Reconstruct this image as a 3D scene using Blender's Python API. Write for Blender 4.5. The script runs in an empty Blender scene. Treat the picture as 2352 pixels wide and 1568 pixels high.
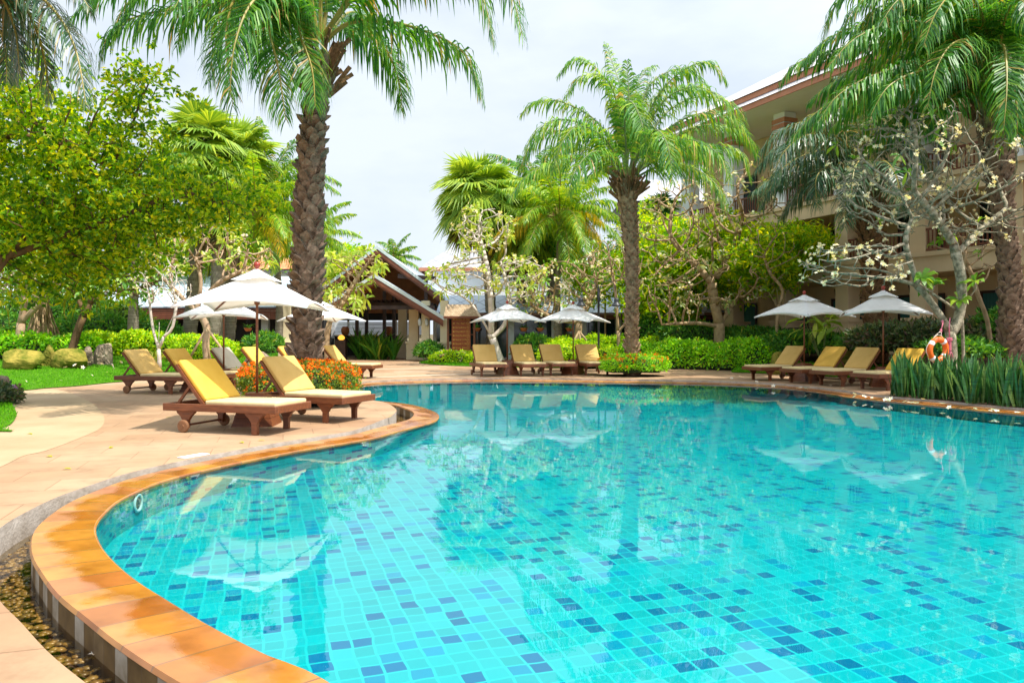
import bpy, math, random
import numpy as np
from mathutils import Vector
rng = np.random.default_rng(11)
random.seed(11)
R = math.radians
F = 1720.0          # focal length in picture units (photo taken as 2352 wide)
EYE = 1.55
Z = np.array([0., 0., 1.])


def W(px, py, Y):
    return np.array([(px - 1176) / F * Y, Y, EYE - (py - 765) / F * Y])


def G(px, py, z=0.0):
    return W(px, py, F * (EYE - z) / (py - 765.0))


def nrm(v):
    v = np.asarray(v, float)
    return v / (np.linalg.norm(v, axis=-1, keepdims=True) + 1e-12)


S = bpy.context.scene
COL = S.collection

# ------------------------------------------------------------------ materials


def newmat(name):
    m = bpy.data.materials.new(name)
    m.use_nodes = True
    nt = m.node_tree
    nt.nodes.clear()
    out = nt.nodes.new('ShaderNodeOutputMaterial')
    return m, nt, out


def N(nt, kind, **kw):
    n = nt.nodes.new(kind)
    for k, v in kw.items():
        if k in n.inputs.keys():
            n.inputs[k].default_value = v
        else:
            setattr(n, k, v)
    return n


def L(nt, a, b):
    nt.links.new(a, b)


def ramp(nt, fac, stops, interp='LINEAR'):
    r = nt.nodes.new('ShaderNodeValToRGB')
    r.color_ramp.interpolation = interp
    el = r.color_ramp.elements
    while len(el) < len(stops):
        el.new(0.5)
    for e, (p, c) in zip(el, stops):
        e.position = p
        e.color = (*c, 1) if len(c) == 3 else c
    L(nt, fac, r.inputs[0])
    return r.outputs[0]


def mixc(nt, fac, a, b, blend='MIX'):
    m = nt.nodes.new('ShaderNodeMix')
    m.data_type = 'RGBA'
    m.blend_type = blend
    for sock, v in ((m.inputs[0], fac), (m.inputs[6], a), (m.inputs[7], b)):
        if hasattr(v, 'is_linked'):
            L(nt, v, sock)
        elif isinstance(v, (int, float)):
            sock.default_value = v
        else:
            sock.default_value = (*v, 1)
    return m.outputs[2]


def math_(nt, op, a, b=None, c=None):
    m = nt.nodes.new('ShaderNodeMath')
    m.operation = op
    for i, v in enumerate((a, b, c)):
        if v is None:
            continue
        if hasattr(v, 'is_linked'):
            L(nt, v, m.inputs[i])
        else:
            m.inputs[i].default_value = v
    return m.outputs[0]


def surf(name, c1, c2, rough=.6, scale=4., detail=5., bump=0., bscale=None, spec=.4, stretch=None, lo=.3, hi=.7):
    """a procedural surface: two colours mixed by noise, with bump"""
    m, nt, out = newmat(name)
    tc = N(nt, 'ShaderNodeTexCoord')
    vec = tc.outputs['Object']
    if stretch:
        mp = N(nt, 'ShaderNodeMapping')
        mp.inputs['Scale'].default_value = stretch
        L(nt, vec, mp.inputs[0])
        vec = mp.outputs[0]
    nz = N(nt, 'ShaderNodeTexNoise', Scale=scale, Detail=detail, Roughness=.6)
    L(nt, vec, nz.inputs['Vector'])
    col = ramp(nt, nz.outputs[0], [(lo, c1), (hi, c2)])
    p = N(nt, 'ShaderNodeBsdfPrincipled', Roughness=rough)
    p.inputs['Specular IOR Level'].default_value = spec
    L(nt, col, p.inputs['Base Color'])
    if bump:
        nb = N(nt, 'ShaderNodeTexNoise', Scale=bscale or scale * 4, Detail=6.)
        L(nt, vec, nb.inputs['Vector'])
        b = N(nt, 'ShaderNodeBump', Strength=bump, Distance=.02)
        L(nt, nb.outputs[0], b.inputs['Height'])
        L(nt, b.outputs[0], p.inputs['Normal'])
    L(nt, p.outputs[0], out.inputs[0])
    return m


def leafmat(name, cols, trans=.35, rough=.45, spec=.4, odd=None, k_=1.):
    """leaf colour varies from leaf to leaf; light shines through"""
    m, nt, out = newmat(name)
    g = N(nt, 'ShaderNodeNewGeometry')
    k = len(cols)
    cols = [tuple(min(.8, x * k_) for x in c) for c in cols]
    top = .95 if odd else 1.
    st = [(top * i / max(1, k - 1), c) for i, c in enumerate(cols)]
    if odd:
        st.append((.97, odd))
    col = ramp(nt, g.outputs['Random Per Island'], st)
    p = N(nt, 'ShaderNodeBsdfPrincipled', Roughness=rough)
    p.inputs['Specular IOR Level'].default_value = spec
    L(nt, col, p.inputs['Base Color'])
    t = N(nt, 'ShaderNodeBsdfTranslucent')
    tcol = mixc(nt, 1., col, (1.7, 1.45, .55), 'MULTIPLY')
    L(nt, tcol, t.inputs[0])
    mx = N(nt, 'ShaderNodeMixShader')
    mx.inputs[0].default_value = trans
    L(nt, p.outputs[0], mx.inputs[1])
    L(nt, t.outputs[0], mx.inputs[2])
    L(nt, mx.outputs[0], out.inputs[0])
    return m


def tile_nodes(nt, vec, sx, sy, grout, col_main, col_alt, col_mid, col_dark, col_grout, dark=.12, mid=.12):
    sep = N(nt, 'ShaderNodeSeparateXYZ')
    L(nt, vec, sep.inputs[0])
    u = math_(nt, 'DIVIDE', sep.outputs[0], sx)
    v = math_(nt, 'DIVIDE', sep.outputs[1], sy)
    cb = N(nt, 'ShaderNodeCombineXYZ')
    L(nt, math_(nt, 'FLOOR', u), cb.inputs[0])
    L(nt, math_(nt, 'FLOOR', v), cb.inputs[1])
    wn = N(nt, 'ShaderNodeTexWhiteNoise')
    wn.noise_dimensions = '2D'
    L(nt, cb.outputs[0], wn.inputs['Vector'])
    col = ramp(nt, wn.outputs['Value'], [(0, col_dark), (dark, col_mid), (dark + mid, col_main), (.72, col_alt)], 'CONSTANT')
    jit = ramp(nt, wn.outputs['Color'], [(0, (.8, .8, .8)), (1, (1.12, 1.12, 1.12))])
    col = mixc(nt, 1., col, jit, 'MULTIPLY')
    fu = math_(nt, 'ABSOLUTE', math_(nt, 'SUBTRACT', math_(nt, 'FRACT', u), .5))
    fv = math_(nt, 'ABSOLUTE', math_(nt, 'SUBTRACT', math_(nt, 'FRACT', v), .5))
    gu = math_(nt, 'GREATER_THAN', fu, .5 - grout / sx)
    gv = math_(nt, 'GREATER_THAN', fv, .5 - grout / sy)
    g = math_(nt, 'MAXIMUM', gu, gv)
    return mixc(nt, g, col, col_grout)


def simple(name, c, rough=.5, spec=.5, emit=None):
    return surf(name, tuple(x * .92 for x in c), tuple(min(1, x * 1.06) for x in c), rough, 6., spec=spec)


M = {}
# foliage
M['palm'] = leafmat('palm_leaflets', [(.016, .085, .012), (.03, .14, .015), (.06, .21, .016), (.16, .30, .022)], .4, .44, .4, odd=(.42, .28, .07), k_=1.25)
M['palm_dark'] = leafmat('dark_palm_leaflets', [(.016, .06, .03), (.03, .10, .04), (.075, .14, .06), (.16, .15, .09)], .25, .38, .5, odd=(.35, .26, .12), k_=1.25)
M['palm_blue'] = leafmat('mid_palm_leaflets', [(.03, .13, .022), (.06, .20, .024), (.13, .28, .024), (.30, .40, .028)], .38, .48, .32, odd=(.45, .34, .10), k_=1.2)
M['palm_yellow'] = leafmat('yellow_palm_leaflets', [(.08, .22, .012), (.16, .32, .012), (.40, .40, .010), (.70, .46, .012)], .4, .4, .4, k_=1.15)
M['palm_old'] = leafmat('old_palm_leaflets', [(.30, .36, .012), (.55, .45, .012), (.78, .46, .012)], .42, .45, .3)
M['palm_lime'] = leafmat('lime_palm_leaflets', [(.08, .22, .012), (.14, .32, .014), (.24, .42, .014), (.45, .50, .02)], .42, .4, .4)
M['fan'] = leafmat('fan_leaves', [(.09, .19, .02), (.16, .27, .025), (.26, .37, .035), (.36, .43, .05)], .42, .5, .3, k_=1.28)
M['fan_dead'] = leafmat('dead_fan_leaves', [(.12, .09, .03), (.22, .13, .05), (.06, .10, .03)], .25, .6, .2)
M['broad'] = leafmat('broad_leaves', [(.03, .12, .004), (.07, .21, .004), (.14, .31, .004), (.25, .42, .005), (.38, .50, .005), (.58, .56, .008)], .58, .42, .4, k_=1.1)
M['bright'] = leafmat('bright_leaves', [(.08, .25, .004), (.19, .40, .005), (.38, .54, .006), (.66, .62, .008)], .52, .42, .4, k_=1.15)
M['hedge'] = leafmat('hedge_leaves', [(.05, .17, .005), (.12, .31, .005), (.26, .44, .006)], .32, .42, .4, odd=(.55, .50, .05), k_=1.9)
M['hedge_lime'] = leafmat('lime_hedge_leaves', [(.10, .26, .004), (.26, .44, .004), (.50, .56, .005)], .34, .42, .4, k_=1.45)
M['plum'] = leafmat('frangipani_leaves', [(.06, .18, .015), (.12, .28, .02), (.25, .37, .03)], .4, .38, .5, k_=1.25)
M['plum_grey'] = leafmat('olive_frangipani_leaves', [(.10, .16, .05), (.19, .24, .08), (.30, .30, .10)], .36, .42, .4, k_=1.25)
M['plum_pale'] = leafmat('pale_frangipani_leaves', [(.17, .32, .03), (.32, .44, .05), (.44, .48, .07)], .42, .42, .4, k_=1.15)
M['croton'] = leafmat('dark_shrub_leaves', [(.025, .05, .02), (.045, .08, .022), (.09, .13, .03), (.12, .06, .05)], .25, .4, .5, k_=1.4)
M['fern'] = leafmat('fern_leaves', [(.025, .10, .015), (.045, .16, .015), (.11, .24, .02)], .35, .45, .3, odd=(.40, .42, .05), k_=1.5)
M['ixora'] = leafmat('ixora_leaves', [(.035, .10, .008), (.09, .18, .012), (.26, .32, .02)], .3, .4, .5, k_=1.5)
M['flower_o'] = leafmat('orange_blossom', [(.78, .16, .004), (.88, .26, .006), (.80, .09, .008)], .3, .6, .2)
M['flower_w'] = leafmat('cream_blossom', [(.86, .76, .5), (.9, .85, .66), (.82, .6, .28)], .3, .6, .2)
M['flower_p'] = leafmat('mixed_blossom', [(.85, .45, .5), (.88, .86, .8), (.85, .25, .03)], .3, .6, .2)
M['violet'] = leafmat('violet_blossom', [(.45, .2, .6), (.6, .35, .7)], .3, .6, .2)
M['snake'] = leafmat('snake_plant_blades', [(.012, .06, .012), (.028, .10, .02), (.06, .15, .03), (.20, .28, .06)], .15, .42, .5, odd=(.38, .30, .12), k_=1.35)


def banded(m):
    nt = m.node_tree
    p = [n for n in nt.nodes if n.type == 'BSDF_PRINCIPLED'][0]
    src = p.inputs['Base Color'].links[0].from_socket
    tc = N(nt, 'ShaderNodeTexCoord')
    mp = N(nt, 'ShaderNodeMapping')
    mp.inputs['Scale'].default_value = (3., 3., 26.)
    L(nt, tc.outputs['Object'], mp.inputs[0])
    nz = N(nt, 'ShaderNodeTexNoise', Scale=1., Detail=3.)
    L(nt, mp.outputs[0], nz.inputs['Vector'])
    b = ramp(nt, nz.outputs[0], [(.38, (.42, .5, .48)), (.58, (1.15, 1.12, 1.05))])
    L(nt, mixc(nt, 1., src, b, 'MULTIPLY'), p.inputs['Base Color'])


banded(M['snake'])
M['pandan'] = leafmat('strap_leaves', [(.08, .15, .01), (.20, .26, .02), (.38, .36, .03)], .35, .42, .4)
M['grass'] = leafmat('grass_blades', [(.045, .19, .003), (.09, .30, .004), (.15, .38, .005)], .3, .6, .2, k_=1.25)
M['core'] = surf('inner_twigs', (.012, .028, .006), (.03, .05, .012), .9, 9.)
# bark
M['bark_palm'] = surf('palm_bark', (.07, .045, .028), (.34, .235, .165), .9, 7., 8., .9, 22., spec=.15)
M['bark_palm2'] = surf('pale_palm_bark', (.15, .085, .045), (.48, .32, .20), .9, 6., 8., .9, 18., spec=.15)
M['bark_ring'] = surf('ringed_bark', (.16, .13, .09), (.32, .28, .22), .9, 3., 6., .5, 30., spec=.15, stretch=(.3, .3, 6))
M['bark_plum'] = surf('frangipani_bark', (.30, .19, .11), (.50, .36, .24), .85, 5., 6., .6, 30., spec=.2)
M['bark_grey'] = surf('grey_green_bark', (.14, .13, .085), (.45, .39, .28), .9, 9., 8., .9, 34., spec=.15, lo=.36, hi=.66)
M['bark_white'] = surf('whitish_bark', (.42, .36, .30), (.66, .58, .50), .85, 5., 6., .5, 26., spec=.2)
M['bark_tan'] = surf('tan_bark', (.26, .17, .09), (.46, .33, .19), .85, 5., 6., .6, 26., spec=.2)
M['bark_dark'] = surf('dark_bark', (.08, .05, .025), (.20, .12, .06), .9, 5., 6., .6, 26., spec=.15)
M['petiole'] = surf('petioles', (.20, .19, .03), (.38, .28, .06), .5, 3.)
M['petiole_g'] = surf('green_petioles', (.10, .16, .05), (.24, .26, .10), .5, 3.)
M['fibre'] = surf('palm_fibre', (.09, .05, .022), (.30, .17, .085), .95, 12., 8., .9, 40., spec=.1)
# built
M['wood'] = surf('dark_red_wood', (.105, .030, .011), (.23, .070, .022), .42, 5., 6., .15, 40., spec=.5, stretch=(1, 6, 6))
M['wood_worn'] = surf('worn_wood', (.16, .075, .035), (.28, .13, .06), .6, 8., 6., .2, 40., spec=.3)
M['wood_dark'] = surf('dark_brown_wood', (.022, .012, .010), (.06, .028, .02), .5, 4., 5., .2, 20.)
M['wood_brown'] = surf('red_brown_timber', (.13, .042, .022), (.22, .075, .038), .5, 3., 5., .15, 20.)
M['wood_orange'] = surf('orange_timber', (.36, .13, .04), (.52, .22, .075), .5, 3., 5., .15, 20.)
M['cush_tan'] = surf('tan_cushion', (.56, .345, .10), (.64, .41, .135), .75, 2.5, 4., .55, 5., spec=.2)
M['cush_yel'] = surf('yellow_cushion', (.66, .38, .045), (.74, .45, .07), .7, 2.5, 4., .55, 5., spec=.2)
M['cush_grey'] = surf('grey_beige_cushion', (.43, .38, .29), (.50, .45, .35), .75, 2.5, 4., .55, 5., spec=.2)
M['cush_seat'] = surf('cream_cushion', (.66, .50, .24), (.74, .58, .31), .75, 2.5, 4., .55, 5., spec=.2)


def canvasmat():
    m, nt, out = newmat('white_canvas')
    nz = N(nt, 'ShaderNodeTexNoise', Scale=5., Detail=5.)
    tc = N(nt, 'ShaderNodeTexCoord')
    L(nt, tc.outputs['Object'], nz.inputs['Vector'])
    col = ramp(nt, nz.outputs[0], [(.3, (.80, .80, .79)), (.7, (.88, .88, .87))])
    d = N(nt, 'ShaderNodeBsdfDiffuse')
    t = N(nt, 'ShaderNodeBsdfTranslucent')
    L(nt, col, d.inputs[0])
    tcol = mixc(nt, 1., col, (1., .93, .82), 'MULTIPLY')
    L(nt, tcol, t.inputs[0])
    b = N(nt, 'ShaderNodeBump', Strength=.25, Distance=.04)
    n2 = N(nt, 'ShaderNodeTexNoise', Scale=3.5, Detail=3.)
    L(nt, tc.outputs['Object'], n2.inputs['Vector'])
    L(nt, n2.outputs[0], b.inputs['Height'])
    L(nt, b.outputs[0], d.inputs['Normal'])
    mx = N(nt, 'ShaderNodeMixShader')
    mx.inputs[0].default_value = .27
    L(nt, d.outputs[0], mx.inputs[1])
    L(nt, t.outputs[0], mx.inputs[2])
    L(nt, mx.outputs[0], out.inputs[0])
    return m


M['canvas'] = canvasmat()
M['red'] = simple('red_lacquer', (.30, .03, .015), .3)
M['black'] = simple('black_metal', (.025, .027, .032), .45)
M['white'] = simple('white_paint', (.78, .78, .77), .6)
M['white_wall'] = surf('white_render', (.76, .77, .78), (.84, .85, .86), .8, .8, 5.)
M['cream'] = surf('cream_render', (.64, .54, .34), (.74, .64, .43), .8, 1.2, 6., .1, 30.)
M['beige'] = surf('beige_render', (.66, .48, .28), (.74, .56, .34), .8, 1.0, 6., .1, 30.)
M['soffit'] = surf('soffit_render', (.76, .70, .60), (.82, .77, .68), .8, 1.2, 5.)
M['pale_blue'] = surf('pale_blue_render', (.50, .58, .58), (.60, .67, .67), .7, 1.2, 5.)
M['salmon'] = surf('salmon_paint', (.42, .16, .085), (.52, .22, .12), .6, 1.5, 5.)
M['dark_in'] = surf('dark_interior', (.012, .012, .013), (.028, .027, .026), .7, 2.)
M['terra'] = surf('terracotta', (.55, .16, .045), (.68, .24, .08), .55, 4., 5.)
M['lime_orange'] = surf('orange_glaze', (.75, .16, .01), (.85, .3, .02), .25, 3., 4., spec=.6, stretch=(9, 9, .3))  # two orange tones streaked upright, no emission
M['ring'] = surf('orange_plastic', (.80, .13, .01), (.88, .18, .015), .35, 5., spec=.5)
M['rope_p'] = surf('pink_rope', (.55, .10, .16), (.75, .25, .33), .8, 30.)
M['rope_w'] = surf('pale_rope', (.62, .52, .42), (.78, .68, .56), .8, 30.)
M['rock'] = surf('rock', (.11, .08, .055), (.36, .28, .20), .9, 3.2, 9., 1., 9., spec=.2, lo=.36, hi=.64)
M['rock_moss'] = surf('mossy_rock', (.075, .105, .010), (.32, .25, .05), .95, 2.6, 9., 1., 9., spec=.1, lo=.36, hi=.64)
M['soil'] = surf('soil', (.045, .03, .02), (.12, .08, .05), .95, 8., 8., .8, 20., spec=.1)
M['blue_pipe'] = simple('blue_plastic', (.02, .30, .45), .4)
M['shingle'] = None
M['petal'] = leafmat('fallen_petals', [(.86, .8, .66), (.9, .86, .76), (.8, .62, .4)], .2, .6, .2)
M['curtain'] = surf('green_curtain', (.015, .09, .085), (.03, .15, .14), .8, 3., 3., stretch=(9, 9, .1))
M['gold'] = simple('gold_lettering', (.72, .42, .06), .5)


def glassmat(name, c, rough=.06):
    m, nt, out = newmat(name)
    tc = N(nt, 'ShaderNodeTexCoord')
    nz = N(nt, 'ShaderNodeTexNoise', Scale=.6, Detail=2.)
    L(nt, tc.outputs['Object'], nz.inputs['Vector'])
    p = N(nt, 'ShaderNodeBsdfPrincipled', Roughness=rough)
    p.inputs['Specular IOR Level'].default_value = .7
    L(nt, ramp(nt, nz.outputs[0], [(.3, tuple(x * .6 for x in c)), (.7, c)]), p.inputs['Base Color'])
    L(nt, p.outputs[0], out.inputs[0])
    return m


M['glass'] = glassmat('dark_glass', (.02, .05, .055))


def diamondroof(name, c, line, sx, sy, ang=0.):
    """roof slates; lines follow the object's own x/z"""
    m, nt, out = newmat(name)
    tc = N(nt, 'ShaderNodeTexCoord')
    sep = N(nt, 'ShaderNodeSeparateXYZ')
    L(nt, tc.outputs['Object'], sep.inputs[0])
    a = math_(nt, 'DIVIDE', sep.outputs[0], sx)
    b = math_(nt, 'DIVIDE', sep.outputs[2], sy)
    u = math_(nt, 'ADD', a, b)
    v = math_(nt, 'SUBTRACT', a, b)
    fu = math_(nt, 'LESS_THAN', math_(nt, 'FRACT', u), .1)
    fv = math_(nt, 'LESS_THAN', math_(nt, 'FRACT', v), .1)
    g = math_(nt, 'MAXIMUM', fu, fv)
    nz = N(nt, 'ShaderNodeTexNoise', Scale=1.3, Detail=5.)
    L(nt, tc.outputs['Object'], nz.inputs['Vector'])
    base = ramp(nt, nz.outputs[0], [(.3, tuple(x * .85 for x in c)), (.7, c)])
    p = N(nt, 'ShaderNodeBsdfPrincipled', Roughness=.45)
    L(nt, mixc(nt, g, base, line), p.inputs['Base Color'])
    L(nt, p.outputs[0], out.inputs[0])
    return m


M['slate'] = diamondroof('blue_slate', (.50, .58, .66), (.24, .30, .37), 1.1, .62)
M['slate_grey'] = diamondroof('grey_slate', (.40, .40, .42), (.22, .22, .24), 1.0, .5)


def rowroof(name, c1, c2, sx, sz):
    m, nt, out = newmat(name)
    tc = N(nt, 'ShaderNodeTexCoord')
    sep = N(nt, 'ShaderNodeSeparateXYZ')
    L(nt, tc.outputs['Object'], sep.inputs[0])
    row = math_(nt, 'FLOOR', math_(nt, 'DIVIDE', sep.outputs[2], sz))
    sh = math_(nt, 'MULTIPLY', math_(nt, 'MODULO', row, 2.), .5)
    u = math_(nt, 'ADD', math_(nt, 'DIVIDE', sep.outputs[0], sx), sh)
    cb = N(nt, 'ShaderNodeCombineXYZ')
    L(nt, math_(nt, 'FLOOR', u), cb.inputs[0])
    L(nt, row, cb.inputs[1])
    wn = N(nt, 'ShaderNodeTexWhiteNoise')
    wn.noise_dimensions = '2D'
    L(nt, cb.outputs[0], wn.inputs['Vector'])
    col = ramp(nt, wn.outputs['Value'], [(0, c1), (1, c2)])
    e1 = math_(nt, 'LESS_THAN', math_(nt, 'FRACT', u), .07)
    e2 = math_(nt, 'LESS_THAN', math_(nt, 'FRACT', math_(nt, 'DIVIDE', sep.outputs[2], sz)), .12)
    col = mixc(nt, math_(nt, 'MAXIMUM', e1, e2), col, tuple(x * .45 for x in c1))
    p = N(nt, 'ShaderNodeBsdfPrincipled', Roughness=.75)
    L(nt, col, p.inputs['Base Color'])
    L(nt, p.outputs[0], out.inputs[0])
    return m


M['shingle'] = rowroof('wood_shingles', (.34, .23, .13), (.52, .38, .24), .13, .09)
M['roof_grey'] = rowroof('grey_roof_tiles', (.50, .47, .47), (.62, .59, .60), .5, .22)
M['roof_orange'] = rowroof('orange_roof_tiles', (.50, .18, .07), (.66, .28, .12), .3, .2)


def stonemat():
    m, nt, out = newmat('sandstone_paving')
    tc = N(nt, 'ShaderNodeTexCoord')
    vec = tc.outputs['Object']
    big = N(nt, 'ShaderNodeTexNoise', Scale=.35, Detail=4.)
    L(nt, vec, big.inputs['Vector'])
    fine = N(nt, 'ShaderNodeTexNoise', Scale=2.4, Detail=9., Roughness=.66)
    L(nt, vec, fine.inputs['Vector'])
    c = ramp(nt, big.outputs[0], [(.3, (.33, .195, .11)), (.5, (.38, .245, .145)), (.7, (.43, .30, .19))])
    c2 = ramp(nt, fine.outputs[0], [(.25, (.68, .66, .64)), (.45, (.95, .94, .93)), (.7, (1.1, 1.08, 1.06))])
    c = mixc(nt, 1., c, c2, 'MULTIPLY')
    mp = N(nt, 'ShaderNodeMapping')
    mp.inputs['Rotation'].default_value = (0, 0, R(-17))
    L(nt, vec, mp.inputs[0])
    br = N(nt, 'ShaderNodeTexBrick')
    br.offset = .5
    br.inputs['Scale'].default_value = 1.
    br.inputs['Mortar Size'].default_value = .007
    br.inputs['Brick Width'].default_value = .9
    br.inputs['Row Height'].default_value = .6
    br.inputs['Color1'].default_value = (1, 1, 1, 1)
    br.inputs['Color2'].default_value = (.88, .85, .82, 1)
    br.inputs['Mortar'].default_value = (.66, .62, .58, 1)
    L(nt, mp.outputs[0], br.inputs['Vector'])
    c = mixc(nt, 1., c, br.outputs[0], 'MULTIPLY')
    p = N(nt, 'ShaderNodeBsdfPrincipled', Roughness=.7)
    p.inputs['Specular IOR Level'].default_value = .3
    L(nt, c, p.inputs['Base Color'])
    b = N(nt, 'ShaderNodeBump', Strength=.25, Distance=.01)
    L(nt, fine.outputs[0], b.inputs['Height'])
    L(nt, b.outputs[0], p.inputs['Normal'])
    L(nt, p.outputs[0], out.inputs[0])
    return m


M['deck'] = stonemat()
M['path'] = surf('washed_path', (.35, .24, .135), (.46, .335, .205), .8, .8, 8., .3, 60., spec=.2)
M['band'] = surf('pale_stone_band', (.42, .32, .22), (.50, .39, .28), .8, 1.5, 6., spec=.2)
M['edge'] = surf('weathered_kerb', (.30, .25, .20), (.50, .44, .38), .8, 5., 8., .4, 30., spec=.2)
M['grass_base'] = surf('lawn_ground', (.04, .13, .006), (.08, .20, .010), .95, 3., 8., .8, 40., spec=.05)
M['ground'] = surf('earth', (.10, .085, .05), (.17, .14, .08), .95, .6, 8., .4, 8., spec=.05)
M['pebble'] = leafmat('river_pebbles', [(.10, .055, .012), (.22, .13, .03), (.34, .22, .06), (.07, .045, .015)], .0, .35, .6)


def copingmat():
    m, nt, out = newmat('orange_coping_stone')
    uv = N(nt, 'ShaderNodeUVMap')
    sep = N(nt, 'ShaderNodeSeparateXYZ')
    L(nt, uv.outputs[0], sep.inputs[0])
    tc = N(nt, 'ShaderNodeTexCoord')
    u = math_(nt, 'DIVIDE', sep.outputs[0], .34)
    wn = N(nt, 'ShaderNodeTexWhiteNoise')
    wn.noise_dimensions = '1D'
    L(nt, math_(nt, 'FLOOR', u), wn.inputs['W'])
    c = ramp(nt, wn.outputs['Value'], [(0, (.27, .09, .025)), (.35, (.37, .15, .03)), (.7, (.43, .20, .05)), (1, (.33, .11, .05))])
    nz = N(nt, 'ShaderNodeTexNoise', Scale=4., Detail=6.)
    L(nt, tc.outputs['Object'], nz.inputs['Vector'])
    c = mixc(nt, 1., c, ramp(nt, nz.outputs[0], [(.3, (.66, .6, .56)), (.55, (1., 1., 1.)), (.75, (1.2, 1.2, 1.2))]), 'MULTIPLY')
    joint = math_(nt, 'LESS_THAN', math_(nt, 'FRACT', u), .045)
    c = mixc(nt, joint, c, (.20, .10, .05))
    n2 = N(nt, 'ShaderNodeTexNoise', Scale=2.3, Detail=4.)
    L(nt, tc.outputs['Object'], n2.inputs['Vector'])
    wv = math_(nt, 'ADD', sep.outputs[1], math_(nt, 'MULTIPLY', math_(nt, 'SUBTRACT', n2.outputs[0], .5), 1.6))
    mr = N(nt, 'ShaderNodeMapRange')
    mr.inputs['From Min'].default_value = .5
    mr.inputs['From Max'].default_value = .72
    mr.inputs['To Min'].default_value = 1.
    mr.inputs['To Max'].default_value = 0.
    L(nt, wv, mr.inputs[0])
    wet = mr.outputs[0]
    c = mixc(nt, wet, mixc(nt, .16, c, (.48, .31, .18)), mixc(nt, 1., c, (.98, .86, .5), 'MULTIPLY'))
    p = N(nt, 'ShaderNodeBsdfPrincipled')
    L(nt, c, p.inputs['Base Color'])
    rr = math_(nt, 'SUBTRACT', .5, math_(nt, 'MULTIPLY', wet, .38))
    L(nt, rr, p.inputs['Roughness'])
    b = N(nt, 'ShaderNodeBump', Strength=.25, Distance=.012)
    L(nt, math_(nt, 'SUBTRACT', nz.outputs[0], math_(nt, 'MULTIPLY', joint, .8)), b.inputs['Height'])
    L(nt, b.outputs[0], p.inputs['Normal'])
    L(nt, p.outputs[0], out.inputs[0])
    return m


M['coping'] = copingmat()


def pooltile(name, rot, sx, sy, grout, use_uv, dark, mid, bright=1.):
    m, nt, out = newmat(name)
    if use_uv:
        vec = N(nt, 'ShaderNodeUVMap').outputs[0]
    else:
        tc = N(nt, 'ShaderNodeTexCoord')
        mp = N(nt, 'ShaderNodeMapping')
        mp.inputs['Rotation'].default_value = (0, 0, rot)
        L(nt, tc.outputs['Object'], mp.inputs[0])
        wb = N(nt, 'ShaderNodeTexNoise', Scale=2.6, Detail=2.)
        L(nt, tc.outputs['Object'], wb.inputs['Vector'])
        vec = mixc(nt, .03, mp.outputs[0], wb.outputs[1], 'LINEAR_LIGHT')
    k = bright
    c = tile_nodes(nt, vec, sx, sy, grout, (.001 * k, .49 * k, .51 * k), (.001 * k, .45 * k, .48 * k), (.001 * k, .33 * k, .52 * k),
                   (.001 * k, .17 * k, .36 * k), (.015 * k, .60 * k, .60 * k), dark, mid)
    p = N(nt, 'ShaderNodeBsdfPrincipled', Roughness=.3)
    L(nt, c, p.inputs['Base Color'])
    L(nt, p.outputs[0], out.inputs[0])
    return m


M['floor_tile'] = pooltile('pool_floor_tiles', R(-18.5), .138, .138, .0085, False, .12, .13, .83)
M['wall_tile'] = pooltile('pool_wall_tiles', 0, .115, .042, .003, True, .13, .08, .75)


def watermat(name, tint, scale, strength):
    m, nt, out = newmat(name)
    tc = N(nt, 'ShaderNodeTexCoord')
    n1 = N(nt, 'ShaderNodeTexNoise', Scale=scale, Detail=3., Roughness=.55)
    L(nt, tc.outputs['Object'], n1.inputs['Vector'])
    n2 = N(nt, 'ShaderNodeTexNoise', Scale=scale * .22, Detail=2.)
    L(nt, tc.outputs['Object'], n2.inputs['Vector'])
    h = math_(nt, 'ADD', math_(nt, 'MULTIPLY', n1.outputs[0], .35), n2.outputs[0])
    b = N(nt, 'ShaderNodeBump', Strength=strength, Distance=.05)
    L(nt, h, b.inputs['Height'])
    fr = N(nt, 'ShaderNodeFresnel', IOR=1.56)
    L(nt, b.outputs[0], fr.inputs['Normal'])
    t = N(nt, 'ShaderNodeBsdfTransparent')
    t.inputs[0].default_value = (*tint, 1)
    g = N(nt, 'ShaderNodeBsdfGlossy', Roughness=.0)
    L(nt, b.outputs[0], g.inputs['Normal'])
    mx = N(nt, 'ShaderNodeMixShader')
    L(nt, fr.outputs[0], mx.inputs[0])
    L(nt, t.outputs[0], mx.inputs[1])
    L(nt, g.outputs[0], mx.inputs[2])
    L(nt, mx.outputs[0], out.inputs[0])
    return m


M['water'] = watermat('pool_water', (.72, .98, .99), 4.2, .032)
M['channel_water'] = watermat('channel_water', (.92, .86, .72), 9., .08)

# ------------------------------------------------------------------ mesh building


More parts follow.
